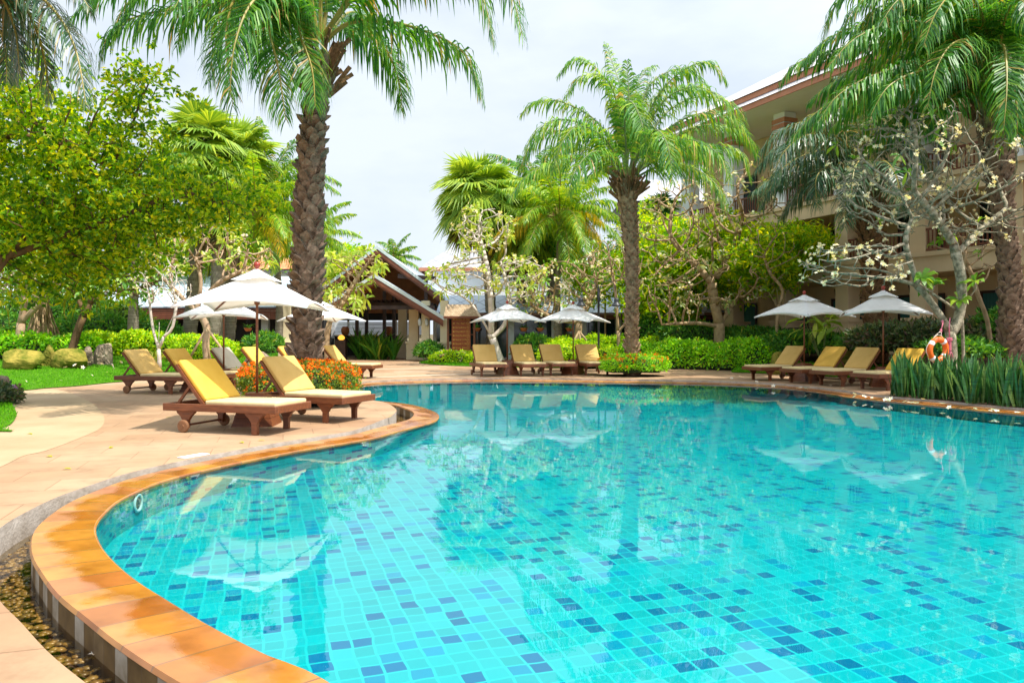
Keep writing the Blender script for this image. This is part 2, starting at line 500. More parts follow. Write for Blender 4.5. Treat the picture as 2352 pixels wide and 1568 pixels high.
class MB:
    def __init__(self):
        self.v, self.f, self.m, self.uv, self.n = [], [], [], [], 0

    def add(self, v, f, m=0, uv=None):
        v = np.asarray(v, float).reshape(-1, 3)
        if isinstance(f, np.ndarray):
            self.f.extend((f + self.n).tolist())
        else:
            n = self.n
            self.f.extend([[i + n for i in q] for q in f])
        self.m.extend([m] * len(f))
        self.v.append(v)
        self.uv.append(np.zeros((len(v), 2)) if uv is None else np.asarray(uv, float))
        self.n += len(v)

    def box(self, lo, hi, m=0, bev=0.):
        self.obox((0, 0, 0), (1, 0, 0), (0, 1, 0), (0, 0, 1), lo, hi, m)

    def obox(self, o, ex, ey, ez, lo, hi, m=0):
        o, ex, ey, ez = map(lambda a: np.asarray(a, float), (o, ex, ey, ez))
        vs = []
        for z in (lo[2], hi[2]):
            for x, y in ((lo[0], lo[1]), (hi[0], lo[1]), (hi[0], hi[1]), (lo[0], hi[1])):
                vs.append(o + ex * x + ey * y + ez * z)
        self.add(vs, [(3, 2, 1, 0), (4, 5, 6, 7), (0, 1, 5, 4), (1, 2, 6, 5), (2, 3, 7, 6), (3, 0, 4, 7)], m)

    def bar(self, a, b, w, h=None, m=0, up=(0, 0, 1)):
        a, b = np.asarray(a, float), np.asarray(b, float)
        h = h or w
        t = nrm(b - a)
        s = np.cross(t, up)
        if np.linalg.norm(s) < 1e-4:
            s = np.cross(t, (1, 0, 0))
        s = nrm(s)
        u = np.cross(s, t)
        self.obox(a, s, u, b - a, (-w / 2, -h / 2, 0), (w / 2, h / 2, 1), m)

    def tube(self, pts, rad, n=6, m=0, cap=True):
        pts = np.asarray(pts, float)
        k = len(pts)
        rad = np.broadcast_to(np.asarray(rad, float), (k,))
        t = np.zeros_like(pts)
        t[1:-1] = pts[2:] - pts[:-2]
        t[0] = pts[1] - pts[0]
        t[-1] = pts[-1] - pts[-2]
        t = nrm(t)
        ref = np.array([1., 0, 0]) if abs(t[0][0]) < .8 else np.array([0, 1., 0])
        u = nrm(np.cross(t[0], ref))
        a = np.arange(n) * 2 * math.pi / n
        ca, sa = np.cos(a)[:, None], np.sin(a)[:, None]
        vs = []
        for i in range(k):
            u = nrm(u - t[i] * np.dot(u, t[i]))
            w = np.cross(t[i], u)
            vs.append(pts[i] + rad[i] * (ca * u + sa * w))
        f = []
        for i in range(k - 1):
            for j in range(n):
                f.append((i * n + j, i * n + (j + 1) % n, (i + 1) * n + (j + 1) % n, (i + 1) * n + j))
        if cap:
            f.append(tuple(range(n - 1, -1, -1)))
            f.append(tuple((k - 1) * n + j for j in range(n)))
        self.add(np.concatenate(vs), f, m)

    def lathe(self, c, prof, n=20, m=0, jit=0.):
        c = np.asarray(c, float)
        a = np.arange(n) * 2 * math.pi / n
        vs = []
        for r, z in prof:
            rr = r * (1 + jit * rng.standard_normal(n)) if jit else r
            vs.append(np.stack([c[0] + rr * np.cos(a), c[1] + rr * np.sin(a), np.full(n, c[2] + z)], 1))
        k = len(prof)
        f = []
        for i in range(k - 1):
            for j in range(n):
                f.append((i * n + j, i * n + (j + 1) % n, (i + 1) * n + (j + 1) % n, (i + 1) * n + j))
        f.append(tuple(range(n - 1, -1, -1)))
        f.append(tuple((k - 1) * n + j for j in range(n)))
        self.add(np.concatenate(vs), f, m)

    def leaves(self, P, D, Nn, Ln, Wd, m=0, fold=.12, droop=.1):
        """folded leaves: base, left, tip, right"""
        n = len(P)
        D = nrm(D)
        Sd = nrm(np.cross(D, Nn))
        U = np.cross(Sd, D)
        Ln = np.broadcast_to(np.asarray(Ln, float), (n,))[:, None]
        Wd = np.broadcast_to(np.asarray(Wd, float), (n,))[:, None]
        mid = P + D * Ln * .5
        v = np.stack([P, mid + Sd * Wd / 2 + U * Wd * fold, P + D * Ln - U * Ln * droop, mid - Sd * Wd / 2 + U * Wd * fold], 1).reshape(-1, 3)
        b = np.arange(n)[:, None] * 4
        f = np.concatenate([b + np.array([[0, 1, 2]]), b + np.array([[0, 2, 3]])])
        self.add(v, f, m)

    def leaves6(self, P, D, Nn, Ln, Wd, m=0, droop=.25, fold=.12):
        """longer oblong leaves with a bend"""
        n = len(P)
        D = nrm(D)
        Sd = nrm(np.cross(D, Nn))
        U = np.cross(Sd, D)
        Ln = np.broadcast_to(np.asarray(Ln, float), (n,))[:, None]
        Wd = np.broadcast_to(np.asarray(Wd, float), (n,))[:, None]
        a = P + D * Ln * .35
        b_ = P + D * Ln * .75 - Z * Ln * droop * .35
        tip = P + D * Ln * .97 - Z * Ln * droop
        up = U * Wd * fold
        v = np.stack([P, a + Sd * Wd * .42 + up, a - Sd * Wd * .42 + up, b_ + Sd * Wd * .5 + up, b_ - Sd * Wd * .5 + up, tip], 1).reshape(-1, 3)
        i = np.arange(n)[:, None] * 6
        f = np.concatenate([i + np.array([[0, 1, 2]]), i + np.array([[1, 3, 4]]), i + np.array([[1, 4, 2]]), i + np.array([[3, 5, 4]])])
        self.add(v, f, m)

    def build(self, name, mats, parent=None, smooth=False, uv=False):
        me = bpy.data.meshes.new(name)
        v = np.concatenate(self.v) if self.v else np.zeros((0, 3))
        if parent is not None:
            off = np.array(parent.location) if parent.type == 'EMPTY' else np.array(parent.get('_o', (0, 0, 0)))
            v = v - off
        me.from_pydata(v.tolist(), [], self.f)
        if not isinstance(mats, (list, tuple)):
            mats = [mats]
        for m in mats:
            me.materials.append(m)
        if len(mats) > 1:
            me.polygons.foreach_set('material_index', np.array(self.m, np.int32))
        if smooth:
            me.polygons.foreach_set('use_smooth', np.ones(len(self.f), bool))
        if uv:
            ul = me.uv_layers.new(name='UVMap')
            li = np.zeros(len(me.loops), np.int32)
            me.loops.foreach_get('vertex_index', li)
            ul.data.foreach_set('uv', np.concatenate(self.uv)[li].astype(np.float32).ravel())
        me.update()
        ob = bpy.data.objects.new(name, me)
        COL.objects.link(ob)
        if parent is not None:
            ob.parent = parent
            if parent.type == 'EMPTY':
                ob['_o'] = tuple(float(x) for x in parent.location)
            else:
                ob['_o'] = tuple(parent.get('_o', (0, 0, 0)))
        return ob


def thing(name, label, cat, loc=(0, 0, 0), rz=0., group=None):
    o = bpy.data.objects.new(name, None)
    o.empty_display_size = .2
    COL.objects.link(o)
    o.location = tuple(float(x) for x in loc)
    o.rotation_euler = (0, 0, rz)
    o['label'] = label
    o['category'] = cat
    if group:
        o['group'] = group
    return o


def tag(o, label, cat, group=None):
    o['label'] = label
    o['category'] = cat
    if group:
        o['group'] = group
    return o


def struct(o, kind='structure'):
    o['kind'] = kind
    return o


def dup(root, loc, rz, label=None, mats=None):
    r = root.copy()
    COL.objects.link(r)
    r.location = tuple(float(x) for x in loc)
    r.rotation_euler = (0, 0, rz)
    if label:
        r['label'] = label
    for ch in list(root.children):
        c = ch.copy()
        COL.objects.link(c)
        c.parent = r
        if mats and ch.name.split('.')[0] in mats:
            c.data = c.data.copy()
            c.data.materials[0] = mats[ch.name.split('.')[0]]
        for g in list(ch.children):
            d = g.copy()
            COL.objects.link(d)
            d.parent = c
    return r


def crom(P, sub=10, closed=False):
    P = np.asarray(P, float)
    n = len(P)
    out = []
    rngi = range(n if closed else n - 1)
    for i in rngi:
        if closed:
            p0, p1, p2, p3 = P[(i - 1) % n], P[i], P[(i + 1) % n], P[(i + 2) % n]
        else:
            p0, p1, p2, p3 = P[max(i - 1, 0)], P[i], P[i + 1], P[min(i + 2, n - 1)]
        for j in range(sub):
            t = j / sub
            out.append(.5 * ((2 * p1) + (-p0 + p2) * t + (2 * p0 - 5 * p1 + 4 * p2 - p3) * t * t + (-p0 + 3 * p1 - 3 * p2 + p3) * t ** 3))
    if not closed:
        out.append(P[-1])
    return np.array(out)


def fill(outer, holes, z, name, mat, uv=False):
    import bmesh
    bm = bmesh.new()
    es = []
    for loop in [outer] + holes:
        vs = [bm.verts.new((float(p[0]), float(p[1]), float(z(p) if callable(z) else z))) for p in loop]
        for i in range(len(vs)):
            es.append(bm.edges.new((vs[i], vs[(i + 1) % len(vs)])))
    bmesh.ops.triangle_fill(bm, use_beauty=True, use_dissolve=False, edges=es, normal=(0, 0, 1))
    for f in bm.faces:
        if f.normal.z < 0:
            f.normal_flip()
    me = bpy.data.meshes.new(name)
    bm.to_mesh(me)
    bm.free()
    me.materials.append(mat)
    o = bpy.data.objects.new(name, me)
    COL.objects.link(o)
    return o

# ------------------------------------------------------------------ pool, deck, ground


ZI = -.075
ctrl = []   # x, y, coping width, channel width
for px, py, w, c in [
    (736, 1559, .44, .32), (604, 1503, .44, .32), (472, 1435, .44, .32), (378, 1378, .44, .31), (313, 1337, .44, .31), (264, 1297, .43, .30), (230, 1259, .43, .28),
    (215, 1225, .42, .26), (217, 1203, .41, .22), (234, 1180, .40, .17), (264, 1153, .38, .12), (310, 1129, .36, .08), (359, 1108, .34, .07), (434, 1087, .34, .06), (548, 1061, .34, .06),
    (680, 1035, .36, .06), (793, 1016, .38, .06), (861, 1004, .40, .06), (904, 992, .42, .10), (962, 977, .46, .26), (996, 967, .48, .34), (1006, 957.6, .48, .36), (1001.5, 948, .46, .34),
    (978, 938, .44, .28), (943, 929, .42, .18), (904, 924, .42, .09), (865, 920.5, .42, .05), (836, 917, .42, .03), (805, 911, .42, .02), (789, 904, .42, .02), (795, 896, .42, .02),
    (818, 889, .42, .02), (850, 883.5, .42, .02), (884, 880.5, .42, .02), (943, 878, .42, .02), (1031, 875.6, .42, .02), (1148, 874.6, .42, .02), (1300, 875.8, .42, .02), (1400, 877.2, .42, .02),
    (1500, 878.6, .42, .02), (1600, 880.6, .42, .02), (1665, 882.4, .42, .02), (1745.6, 886, .42, .02), (1826, 893, .42, .02), (1907, 903.5, .42, .02), (1952, 911, .42, .02), (2043, 920.5, .42, .02),
        (2135, 929, .42, .02), (2226, 938.5, .42, .02), (2352, 950, .42, .02)]:
    p = G(px, py, ZI)
    ctrl.append((p[0], p[1], w, c))
for x, y in [(11.7, 13.7), (12.6, 11.5), (12.8, 8.5), (12.0, 5.0), (9.6, 2.4), (6, 1.25), (3, 1.25), (1, 1.9), (-.05, 2.65)]:
    ctrl.append((x, y, .44, .3 if x < 4 else .1))
pool = crom(ctrl, 12, True)
# resample by arc length
d = np.linalg.norm(np.diff(np.vstack([pool[:, :2], pool[:1, :2]]), axis=0), axis=1)
s = np.concatenate([[0], np.cumsum(d)])
tot = s[-1]
NS = int(tot / .14)
ss = np.linspace(0, tot, NS, endpoint=False)
pool = np.stack([np.interp(ss, s, np.append(pool[:, k], pool[0, k])) for k in range(4)], 1)
P2 = pool[:, :2]
tan = np.roll(P2, -2, 0) - np.roll(P2, 2, 0)
tan = tan / np.linalg.norm(tan, axis=1, keepdims=True)
area = .5 * np.sum(P2[:, 0] * np.roll(P2[:, 1], -1) - np.roll(P2[:, 0], -1) * P2[:, 1])
nout = np.stack([tan[:, 1], -tan[:, 0]], 1) * (1 if area > 0 else -1)
for _ in range(6):
    nout = (np.roll(nout, 1, 0) + nout * 2 + np.roll(nout, -1, 0)) / 4
    nout /= np.linalg.norm(nout, axis=1, keepdims=True)
COPE = P2 + nout * pool[:, 2:3]
DECKE = COPE + nout * pool[:, 3:4]


def strip(mb, A, za, B, zb, m=0, ua=0., ub=1., scale=1., vmetric=None):
    n = len(A)
    za = np.broadcast_to(np.asarray(za, float), (n,))
    zb = np.broadcast_to(np.asarray(zb, float), (n,))
    v = np.concatenate([np.column_stack([A, za]), np.column_stack([B, zb])])
    uu = np.append(ss, tot)
    # duplicated seam so the UVs do not wrap
    v = np.concatenate([np.column_stack([np.vstack([A, A[:1]]), np.append(za, za[0])]), np.column_stack([np.vstack([B, B[:1]]), np.append(zb, zb[0])])])
    k = n + 1
    f = [(i, i + 1, k + i + 1, k + i) for i in range(n)]
    if vmetric is not None:
        va, vb = np.append(za, za[0]), np.append(zb, zb[0])
    else:
        va, vb = np.full(k, ua), np.full(k, ub)
    uv = np.concatenate([np.column_stack([uu, va]), np.column_stack([uu, vb])])
    mb.add(v, f, m, uv)


def floor_z(p):
    return -.085 - (.42 - .0115 * float(p[1]))


zf = np.array([floor_z(p) for p in P2])
mb = MB()
strip(mb, P2, ZI - .035, P2, zf - .02, 0, vmetric=True)
struct(mb.build('pool_wall', M['wall_tile'], uv=True))
fl = fill(P2 + nout * .02, [], floor_z, 'pool_floor', M['floor_tile'])
struct(fl)
wa = fill(P2 + nout * .015, [], -.088, 'water', M['water'])
struct(wa)
mb = MB()
strip(mb, P2 - nout * .02, ZI - .04, P2 - nout * .02, ZI - .006)
strip(mb, P2 - nout * .02, ZI - .006, P2 - nout * .005, ZI + .004)
strip(mb, P2 - nout * .005, ZI + .004, P2 * .5 + COPE * .5, -.058, 0, 0, .5)
strip(mb, P2 * .5 + COPE * .5, -.058, COPE, -.05, 0, .5, 1.)
strip(mb, COPE, -.05, COPE + nout * .012, -.075, 0, 1., 1.)
strip(mb, COPE + nout * .012, -.075, COPE + nout * .004, -.085, 0, 1., 1.)
struct(mb.build('pool_coping', M['coping'], uv=True, smooth=True))


def channel_wall_mat():
    m, nt, out = newmat('channel_wall_tiles')
    uv = N(nt, 'ShaderNodeUVMap')
    sep = N(nt, 'ShaderNodeSeparateXYZ')
    L(nt, uv.outputs[0], sep.inputs[0])
    u = math_(nt, 'DIVIDE', sep.outputs[0], .16)
    wn = N(nt, 'ShaderNodeTexWhiteNoise')
    wn.noise_dimensions = '1D'
    L(nt, math_(nt, 'FLOOR', u), wn.inputs['W'])
    tc = N(nt, 'ShaderNodeTexCoord')
    nz = N(nt, 'ShaderNodeTexNoise', Scale=7., Detail=6.)
    L(nt, tc.outputs['Object'], nz.inputs['Vector'])
    c = ramp(nt, wn.outputs['Value'], [(0, (.16, .10, .035)), (.6, (.22, .15, .07)), (.66, (.46, .42, .36))], 'CONSTANT')
    c = mixc(nt, 1., c, ramp(nt, nz.outputs[0], [(.3, (.55, .5, .4)), (.7, (1.2, 1.2, 1.2))]), 'MULTIPLY')
    j = math_(nt, 'LESS_THAN', math_(nt, 'FRACT', u), .05)
    c = mixc(nt, j, c, (.12, .08, .04))
    p = N(nt, 'ShaderNodeBsdfPrincipled', Roughness=.6)
    L(nt, c, p.inputs['Base Color'])
    L(nt, p.outputs[0], out.inputs[0])
    return m


mb = MB()
strip(mb, COPE + nout * .003, -.08, COPE + nout * .003, -.31, vmetric=True)
struct(mb.build('channel_wall', channel_wall_mat(), uv=True))
mb = MB()
strip(mb, COPE, -.30, DECKE + nout * .02, -.30)
struct(mb.build('channel_floor', M['soil']))
mb = MB()
strip(mb, COPE, -.225, DECKE + nout * .02, -.225)
struct(mb.build('channel_water', M['channel_water']))
# pebbles in the channel
mb = MB()
sel = np.where((pool[:, 3] > .09) & (P2[:, 1] < 17))[0]
ico_v, ico_f = [], []
a = np.arange(7) * 2 * math.pi / 7
ring_v = np.concatenate([[[0, 0, 1.]], np.stack([np.cos(a), np.sin(a), np.full(7, .35)], 1), np.stack([np.cos(a + .4), np.sin(a + .4), np.full(7, -.35)], 1), [[0, 0, -1.]]])
pf = [(0, 1 + j, 1 + (j + 1) % 7) for j in range(7)] + [(1 + j, 8 + j, 1 + (j + 1) % 7) for j in range(7)] + [(1 + (j + 1) % 7, 8 + j, 8 + (j + 1) % 7) for j in range(7)]
for i in sel:
    for _ in range(int(19 * pool[i, 3] / .3) + 3):
        t = rng.uniform(.03, .97)
        q = COPE[i] * (1 - t) + DECKE[i] * t + tan[i] * rng.uniform(-.07, .07)
        r = rng.uniform(.016, .030)
        th = rng.uniform(0, 6.28)
        sc = ring_v * np.array([r * rng.uniform(1, 1.5), r, r * .32])
        cx = np.cos(th) * sc[:, 0] - np.sin(th) * sc[:, 1]
        cy = np.sin(th) * sc[:, 0] + np.cos(th) * sc[:, 1]
        mb.add(np.stack([q[0] + cx, q[1] + cy, -.285 + rng.uniform(0, .03) + sc[:, 2]], 1), pf)
struct(mb.build('pebbles', M['pebble'], smooth=True), 'stuff')
# deck
dk = fill(np.array([(-34., -6), (20, -6), (20, 48), (-34, 48)]), [DECKE], 0., 'deck', M['deck'])
struct(dk)
mb = MB()
strip(mb, DECKE, 0., DECKE, -.32)
struct(mb.build('deck_kerb', M['edge']))
gr = fill(np.array([(-400., -300), (400, -300), (400, 900), (-400, 900)]), [DECKE + nout * .6], -.03, 'ground', M['ground'])
struct(gr)
# washed path on the left
pth = [G(*q) for q in [(-60, 1062), (60, 1045), (120, 1030), (190, 1003), (228, 985), (240, 965), (232, 945), (205, 922), (160, 902), (120, 893), (60, 897), (20, 903), (-60, 915)]]
pc = crom([p[:2] for p in pth], 6, True)
struct(fill(pc, [], .004, 'path', M['path']))
# pale stone bands in the far paving
mb = MB()
for a_, b_ in [((832, 868), (1090, 857.5)), ((905, 853.5), (1100, 853)), ((838, 848), (1010, 846))]:
    p, q = G(*a_)[:2], G(*b_)[:2]
    t = (q - p) / np.linalg.norm(q - p)
    nn = np.array([-t[1], t[0]]) * .28
    mb.add([(*(p - nn), .005), (*(q - nn), .005), (*(q + nn), .005), (*(p + nn), .005)], [(0, 1, 2, 3)])
struct(mb.build('paving_bands', M['band']))

# ---- mounds (lawn and beds)


def loft(name, front, back, n, zf_, zb_, mat, power=1.2, jit=.03):
    A = crom([p[:2] for p in front], 12)
    B = crom([p[:2] for p in back], 12)
    k = 60
    def rs(C):
        dd = np.concatenate([[0], np.cumsum(np.linalg.norm(np.diff(C, axis=0), axis=1))])
        t = np.linspace(0, dd[-1], k)
        return np.stack([np.interp(t, dd, C[:, i]) for i in range(2)], 1)
    A, B = rs(A), rs(B)
    vs = []
    for j in range(n + 1):
        t = j / n
        xy = A * (1 - t) + B * t
        z = zf_ + (zb_ - zf_) * (t ** power) + (jit * rng.standard_normal(k) * min(1, t * 4) * .5)
        vs.append(np.column_stack([xy, z]))
    f = [(j * k + i, j * k + i + 1, (j + 1) * k + i + 1, (j + 1) * k + i) for j in range(n) for i in range(k - 1)]
    mb = MB()
    mb.add(np.concatenate(vs), f)
    o = mb.build(name, mat, smooth=True)
    return struct(o), np.array(vs)


front = [G(-700, 930), G(-300, 915), (-16, 20.5), G(38, 897.6), G(102, 892), G(179, 887), G(256, 879), G(341, 872.7), G(440, 866), G(560, 856), G(640, 850)]
front = [np.array(p)[:2] for p in front]
back = [np.array(p) for p in [(-46., 30), (-34, 30), (-28, 30), (-22.5, 30.5), (-20.5, 31), (-18.5, 31.5), (-16.5, 32), (-15, 33), (-13.5, 35), (-13, 38), (-12.5, 40)]]
lawn, LV = loft('lawn', front, back, 14, .02, .85, M['grass_base'])
mb = MB()


def grass_on(LV, n, zadd=0., hmax=.07):
    J, K = LV.shape[:2]
    jj = rng.uniform(0, J - 1.001, n)
    kk = rng.uniform(0, K - 1.001, n)
    j0, k0 = jj.astype(int), kk.astype(int)
    tj, tk = (jj - j0)[:, None], (kk - k0)[:, None]
    P = LV[j0, k0] * (1 - tj) * (1 - tk) + LV[j0 + 1, k0] * tj * (1 - tk) + LV[j0, k0 + 1] * (1 - tj) * tk + LV[j0 + 1, k0 + 1] * tj * tk
    D = np.column_stack([rng.normal(0, .5, n), rng.normal(0, .5, n), np.ones(n)])
    Nn = np.column_stack([rng.normal(0, 1, n), rng.normal(0, 1, n), np.full(n, .2)])
    mb.leaves(P, D, Nn, rng.uniform(.035, hmax, n), .016, 0, .1, .3)


grass_on(LV, 52000, hmax=.085)
# small near-left lawn patch and far centre lawn
near_front = [np.array(p)[:2] for p in [(-14., 13), G(-20, 992), G(0, 985), G(26, 975), G(38, 955), G(33, 940), G(18, 925), G(8, 912)]]
near_back = [np.array(p) for p in [(-18., 13.), (-17, 14), (-16, 15.5), (-15, 17), (-14.5, 17.5), (-14, 18), (-14, 19), (-14, 20)]]
lawn2, LV2 = loft('lawn', near_front, near_back, 6, .02, .07, M['grass_base'])
grass_on(LV2, 9000, hmax=.09)
cf = [np.array(p)[:2] for p in [G(962, 834.5), G(1010, 838.5), G(1060, 841), G(1150, 843), G(1250, 845), G(1380, 846.5), G(1480, 847)]]
cb = [np.array(p)[:2] for p in [G(985, 832.5), G(1012, 832), G(1060, 832), G(1150, 833), G(1250, 834), G(1380, 836), G(1480, 838)]]
lawn3, LV3 = loft('lawn', cf, cb, 4, .02, .06, M['grass_base'])
grass_on(LV3, 9000, hmax=.12)
rf = [np.array(p) for p in [(7.0, 31.6), (9.5, 30.8), (11.0, 28.8), (12.4, 26.0), (13.4, 23.5), (13.2, 20.0), (14., 17.5)]]
rb = [np.array(p) for p in [(10.0, 40.0), (11.8, 35), (13.0, 32.5), (14.5, 29.5), (16, 26), (17.5, 23), (19., 18)]]
bed, LV4 = loft('garden_bed', rf, rb, 8, .02, .75, M['soil'])
bed2, LV5 = loft('lawn', [np.array(p) for p in [(8.6, 29.4), (10.0, 28.3), (11.2, 26.6), (12.3, 24.6), (13.0, 22.8)]], [np.array(p) for p in [(9.6, 31.5), (11.3, 30.0), (12.8, 28.0), (14, 26), (14.8, 24.)]], 6, .02, .4, M['grass_base'])
grass_on(LV5, 9000, hmax=.09)
struct(mb.build('grass', M['grass']), 'stuff')

# ------------------------------------------------------------------ furniture


def rbox(mb, lo, hi, r, m=0, nb=3):
    """box with rounded edges (cushions, rails)"""
    import bmesh
    bm = bmesh.new()
    bmesh.ops.create_cube(bm, size=1.)
    for v in bm.verts:
        v.co = Vector([(lo[i] + hi[i]) / 2 + v.co[i] * (hi[i] - lo[i]) for i in range(3)])
    bmesh.ops.bevel(bm, geom=list(bm.edges), offset=r, segments=nb, profile=.6, affect='EDGES')
    bm.verts.index_update()
    v = np.array([q.co[:] for q in bm.verts])
    f = [[q.index for q in fc.verts] for fc in bm.faces]
    bm.free()
    return v, f


def make_lounger(label, cush):
    t = thing('sun_lounger', label, 'sun lounger', (0, 0, 0), 0, 'sun loungers round the pool')
    Lh, Wh, zt, zb = 1.03, .47, .45, .335
    mb = MB()
    for sy in (-1, 1):
        v, f = rbox(mb, (-Lh, sy * Wh - .022, zb), (Lh, sy * Wh + .022, zt), .008, nb=1)
        mb.add(v, f)
    for x in (-Lh + .022, Lh - .022):
        v, f = rbox(mb, (x - .0215, -Wh + .023, zb + .002), (x + .0215, Wh - .023, zt - .002), .008, nb=1)
        mb.add(v, f)
    mb.build('frame', M['wood'], t)
    mb = MB()
    for k in range(13):
        x = -.28 + k * .1
        mb.box((x, -Wh + .025, .405), (x + .07, Wh - .025, .428))
    mb.build('seat_slats', M['wood'], t)
    # legs with curved brackets
    for x in (.62, -.64):
        for sy in (-1, 1):
            mb = MB()
            yo, yi = sy * (Wh - .028), sy * (Wh - .088)
            prof = [(-.17, zb - .001), (-.16, zb - .03), (-.095, zb - .085), (-.062, zb - .14), (-.05, .2), (-.045, .0), (.045, .0), (.05, .2), (.062, zb - .14), (.095, zb - .085), (.16, zb - .03), (.17, zb - .001)]
            if x < 0:
                prof = [(a, max(b, .07)) for a, b in prof]
            n = len(prof)
            v = [(x + a, yo, b) for a, b in prof] + [(x + a, yi, b) for a, b in prof]
            f = [tuple(range(n)), tuple(range(2 * n - 1, n - 1, -1))] + [(i, i + n, (i + 1) % n + n, (i + 1) % n) for i in range(n)]
            mb.add(v, f)
            leg = mb.build('leg', M['wood'], t)
    mb = MB()
    mb.tube([(-.64, -Wh + .0, .11), (-.64, Wh - .0, .11)], .018, 8)
    mb.build('axle', M['wood'], t)
    for sy in (-1, 1):
        mb = MB()
        y0 = sy * (Wh + .012)
        a = np.arange(20) * 2 * math.pi / 20
        pr = [(.0, -.024), (.085, -.024), (.1, -.016), (.1, .016), (.085, .024), (.03, .024), (.028, .032), (0.001, .032)]
        vs = []
        for r, q in pr:
            vs.append(np.stack([-.64 + r * np.cos(a), np.full(20, y0 + sy * q), .1 + r * np.sin(a)], 1))
        f = [(i * 20 + j, i * 20 + (j + 1) % 20, (i + 1) * 20 + (j + 1) % 20, (i + 1) * 20 + j) for i in range(len(pr) - 1) for j in range(20)]
        mb.add(np.concatenate(vs), f)
        mb.build('wheel', M['wood_worn'], t)
    # backrest: hinged frame with slats
    hx, hz, ang, BL = -.31, .435, R(50), .80
    ex = np.array([-math.cos(ang), 0, math.sin(ang)])
    ez = np.array([math.sin(ang), 0, math.cos(ang)])
    o = np.array([hx, 0, hz])
    mb = MB()
    for sy in (-1, 1):
        mb.obox(o, ex, (0, 1, 0), ez, (0, sy * .42 - .018, -.025), (BL, sy * .42 + .018, .025))
    for k in range(9):
        mb.obox(o, ex, (0, 1, 0), ez, (.05 + k * .085, -.40, -.012), (.11 + k * .085, .40, .012))
    br = mb.build('backrest', M['wood'], t)
    for sy in (-1, 1):
        mb = MB()
        mb.bar(o + ex * .42 + np.array([0, sy * .38, -.02]), (-.86, sy * .38, .40), .03, .04)
        mb.build('backrest_strut', M['wood'], t)
    # cushions
    mb = MB()
    v, f = rbox(mb, (-.285, -.425, .43), (.985, .425, .505), .028, nb=3)
    mb.add(v, f)
    mb.build('seat_cushion', M['cush_seat'], t, smooth=True)
    mb = MB()
    v, f = rbox(mb, (.03, -.415, .024), (BL + .03, .415, .10), .028, nb=3)
    v = o + v[:, 0:1] * ex + v[:, 1:2] * np.array([0, 1., 0]) + v[:, 2:3] * ez
    mb.add(v, f)
    mb.build('back_cushion', cush, t, smooth=True)
    return t


loungers = [
    ((-4.38, 11.97), -17, 'yel', 'wooden sun lounger with bright yellow backrest, nearest the camera beside the umbrella base'),
    ((-3.62, 13.58), -24, 'tan', 'wooden sun lounger with tan backrest right before the orange bush of the big palm'),
    ((-9.19, 19.6), -14, 'tan', 'tan lounger at the lawn edge with its wheels showing, first of the row of six'),
    ((-8.62, 20.65), -14, 'yelt', 'lounger with a half yellow half tan backrest, second from the lawn end of the row'),
    ((-7.95, 22.2), -13, 'grey', 'lounger with grey beige cushion behind the thin umbrella pole'),
    ((-7.45, 23.3), -12, 'yelt', 'yellow tan lounger showing its backrest right behind the near umbrella pole'),
    ((-6.75, 24.6), -12, 'yelt', 'yellow tan lounger half hidden behind the left side of the big palm trunk'),
    ((-5.65, 26.1), -12, 'tan', 'lounger hidden behind the big palm trunk with its foot end showing past the orange flowers'),
    ((-.86, 27.45), -74, 'tan', 'lounger facing the pool under a white umbrella next to the direction board'),
    ((.55, 27.7), -74, 'tan', 'lounger facing the pool just right of the umbrella base by the frangipani'),
    ((1.65, 28.1), -75, 'tan', 'lounger facing the pool, left of the second far umbrella base'),
    ((3.0, 28.2), -79, 'tan', 'lounger facing the pool with creased cushion next to the middle palm flower bush'),
    ((8.81, 24.93), -159, 'tan', 'far right side lounger next to the clipped hedge'),
    ((9.55, 23.5), -159, 'yelt', 'right side lounger with sun patch on its yellow backrest in front of the mossy boulder'),
    ((10.0, 22.3), -158, 'tan', 'right side lounger with wheel showing, before the umbrella at the snake plants'),
    ((10.55, 20.85), -156, 'yel', 'right side lounger mostly hidden behind the snake plants and the life ring'),
]
M['cush_yelt'] = surf('sunny_tan_cushion', (.64, .37, .06), (.72, .44, .09), .72, 2.5, 4., .55, 5., spec=.2)
proto = None
for (x, y), a_, c, lab in loungers:
    if proto is None:
        proto = make_lounger(lab, M['cush_' + c])
        proto.location = (x, y, 0)
        proto.rotation_euler = (0, 0, R(a_))
    else:
        dup(proto, (x, y, 0), R(a_), lab, {'back_cushion': M['cush_' + c]})


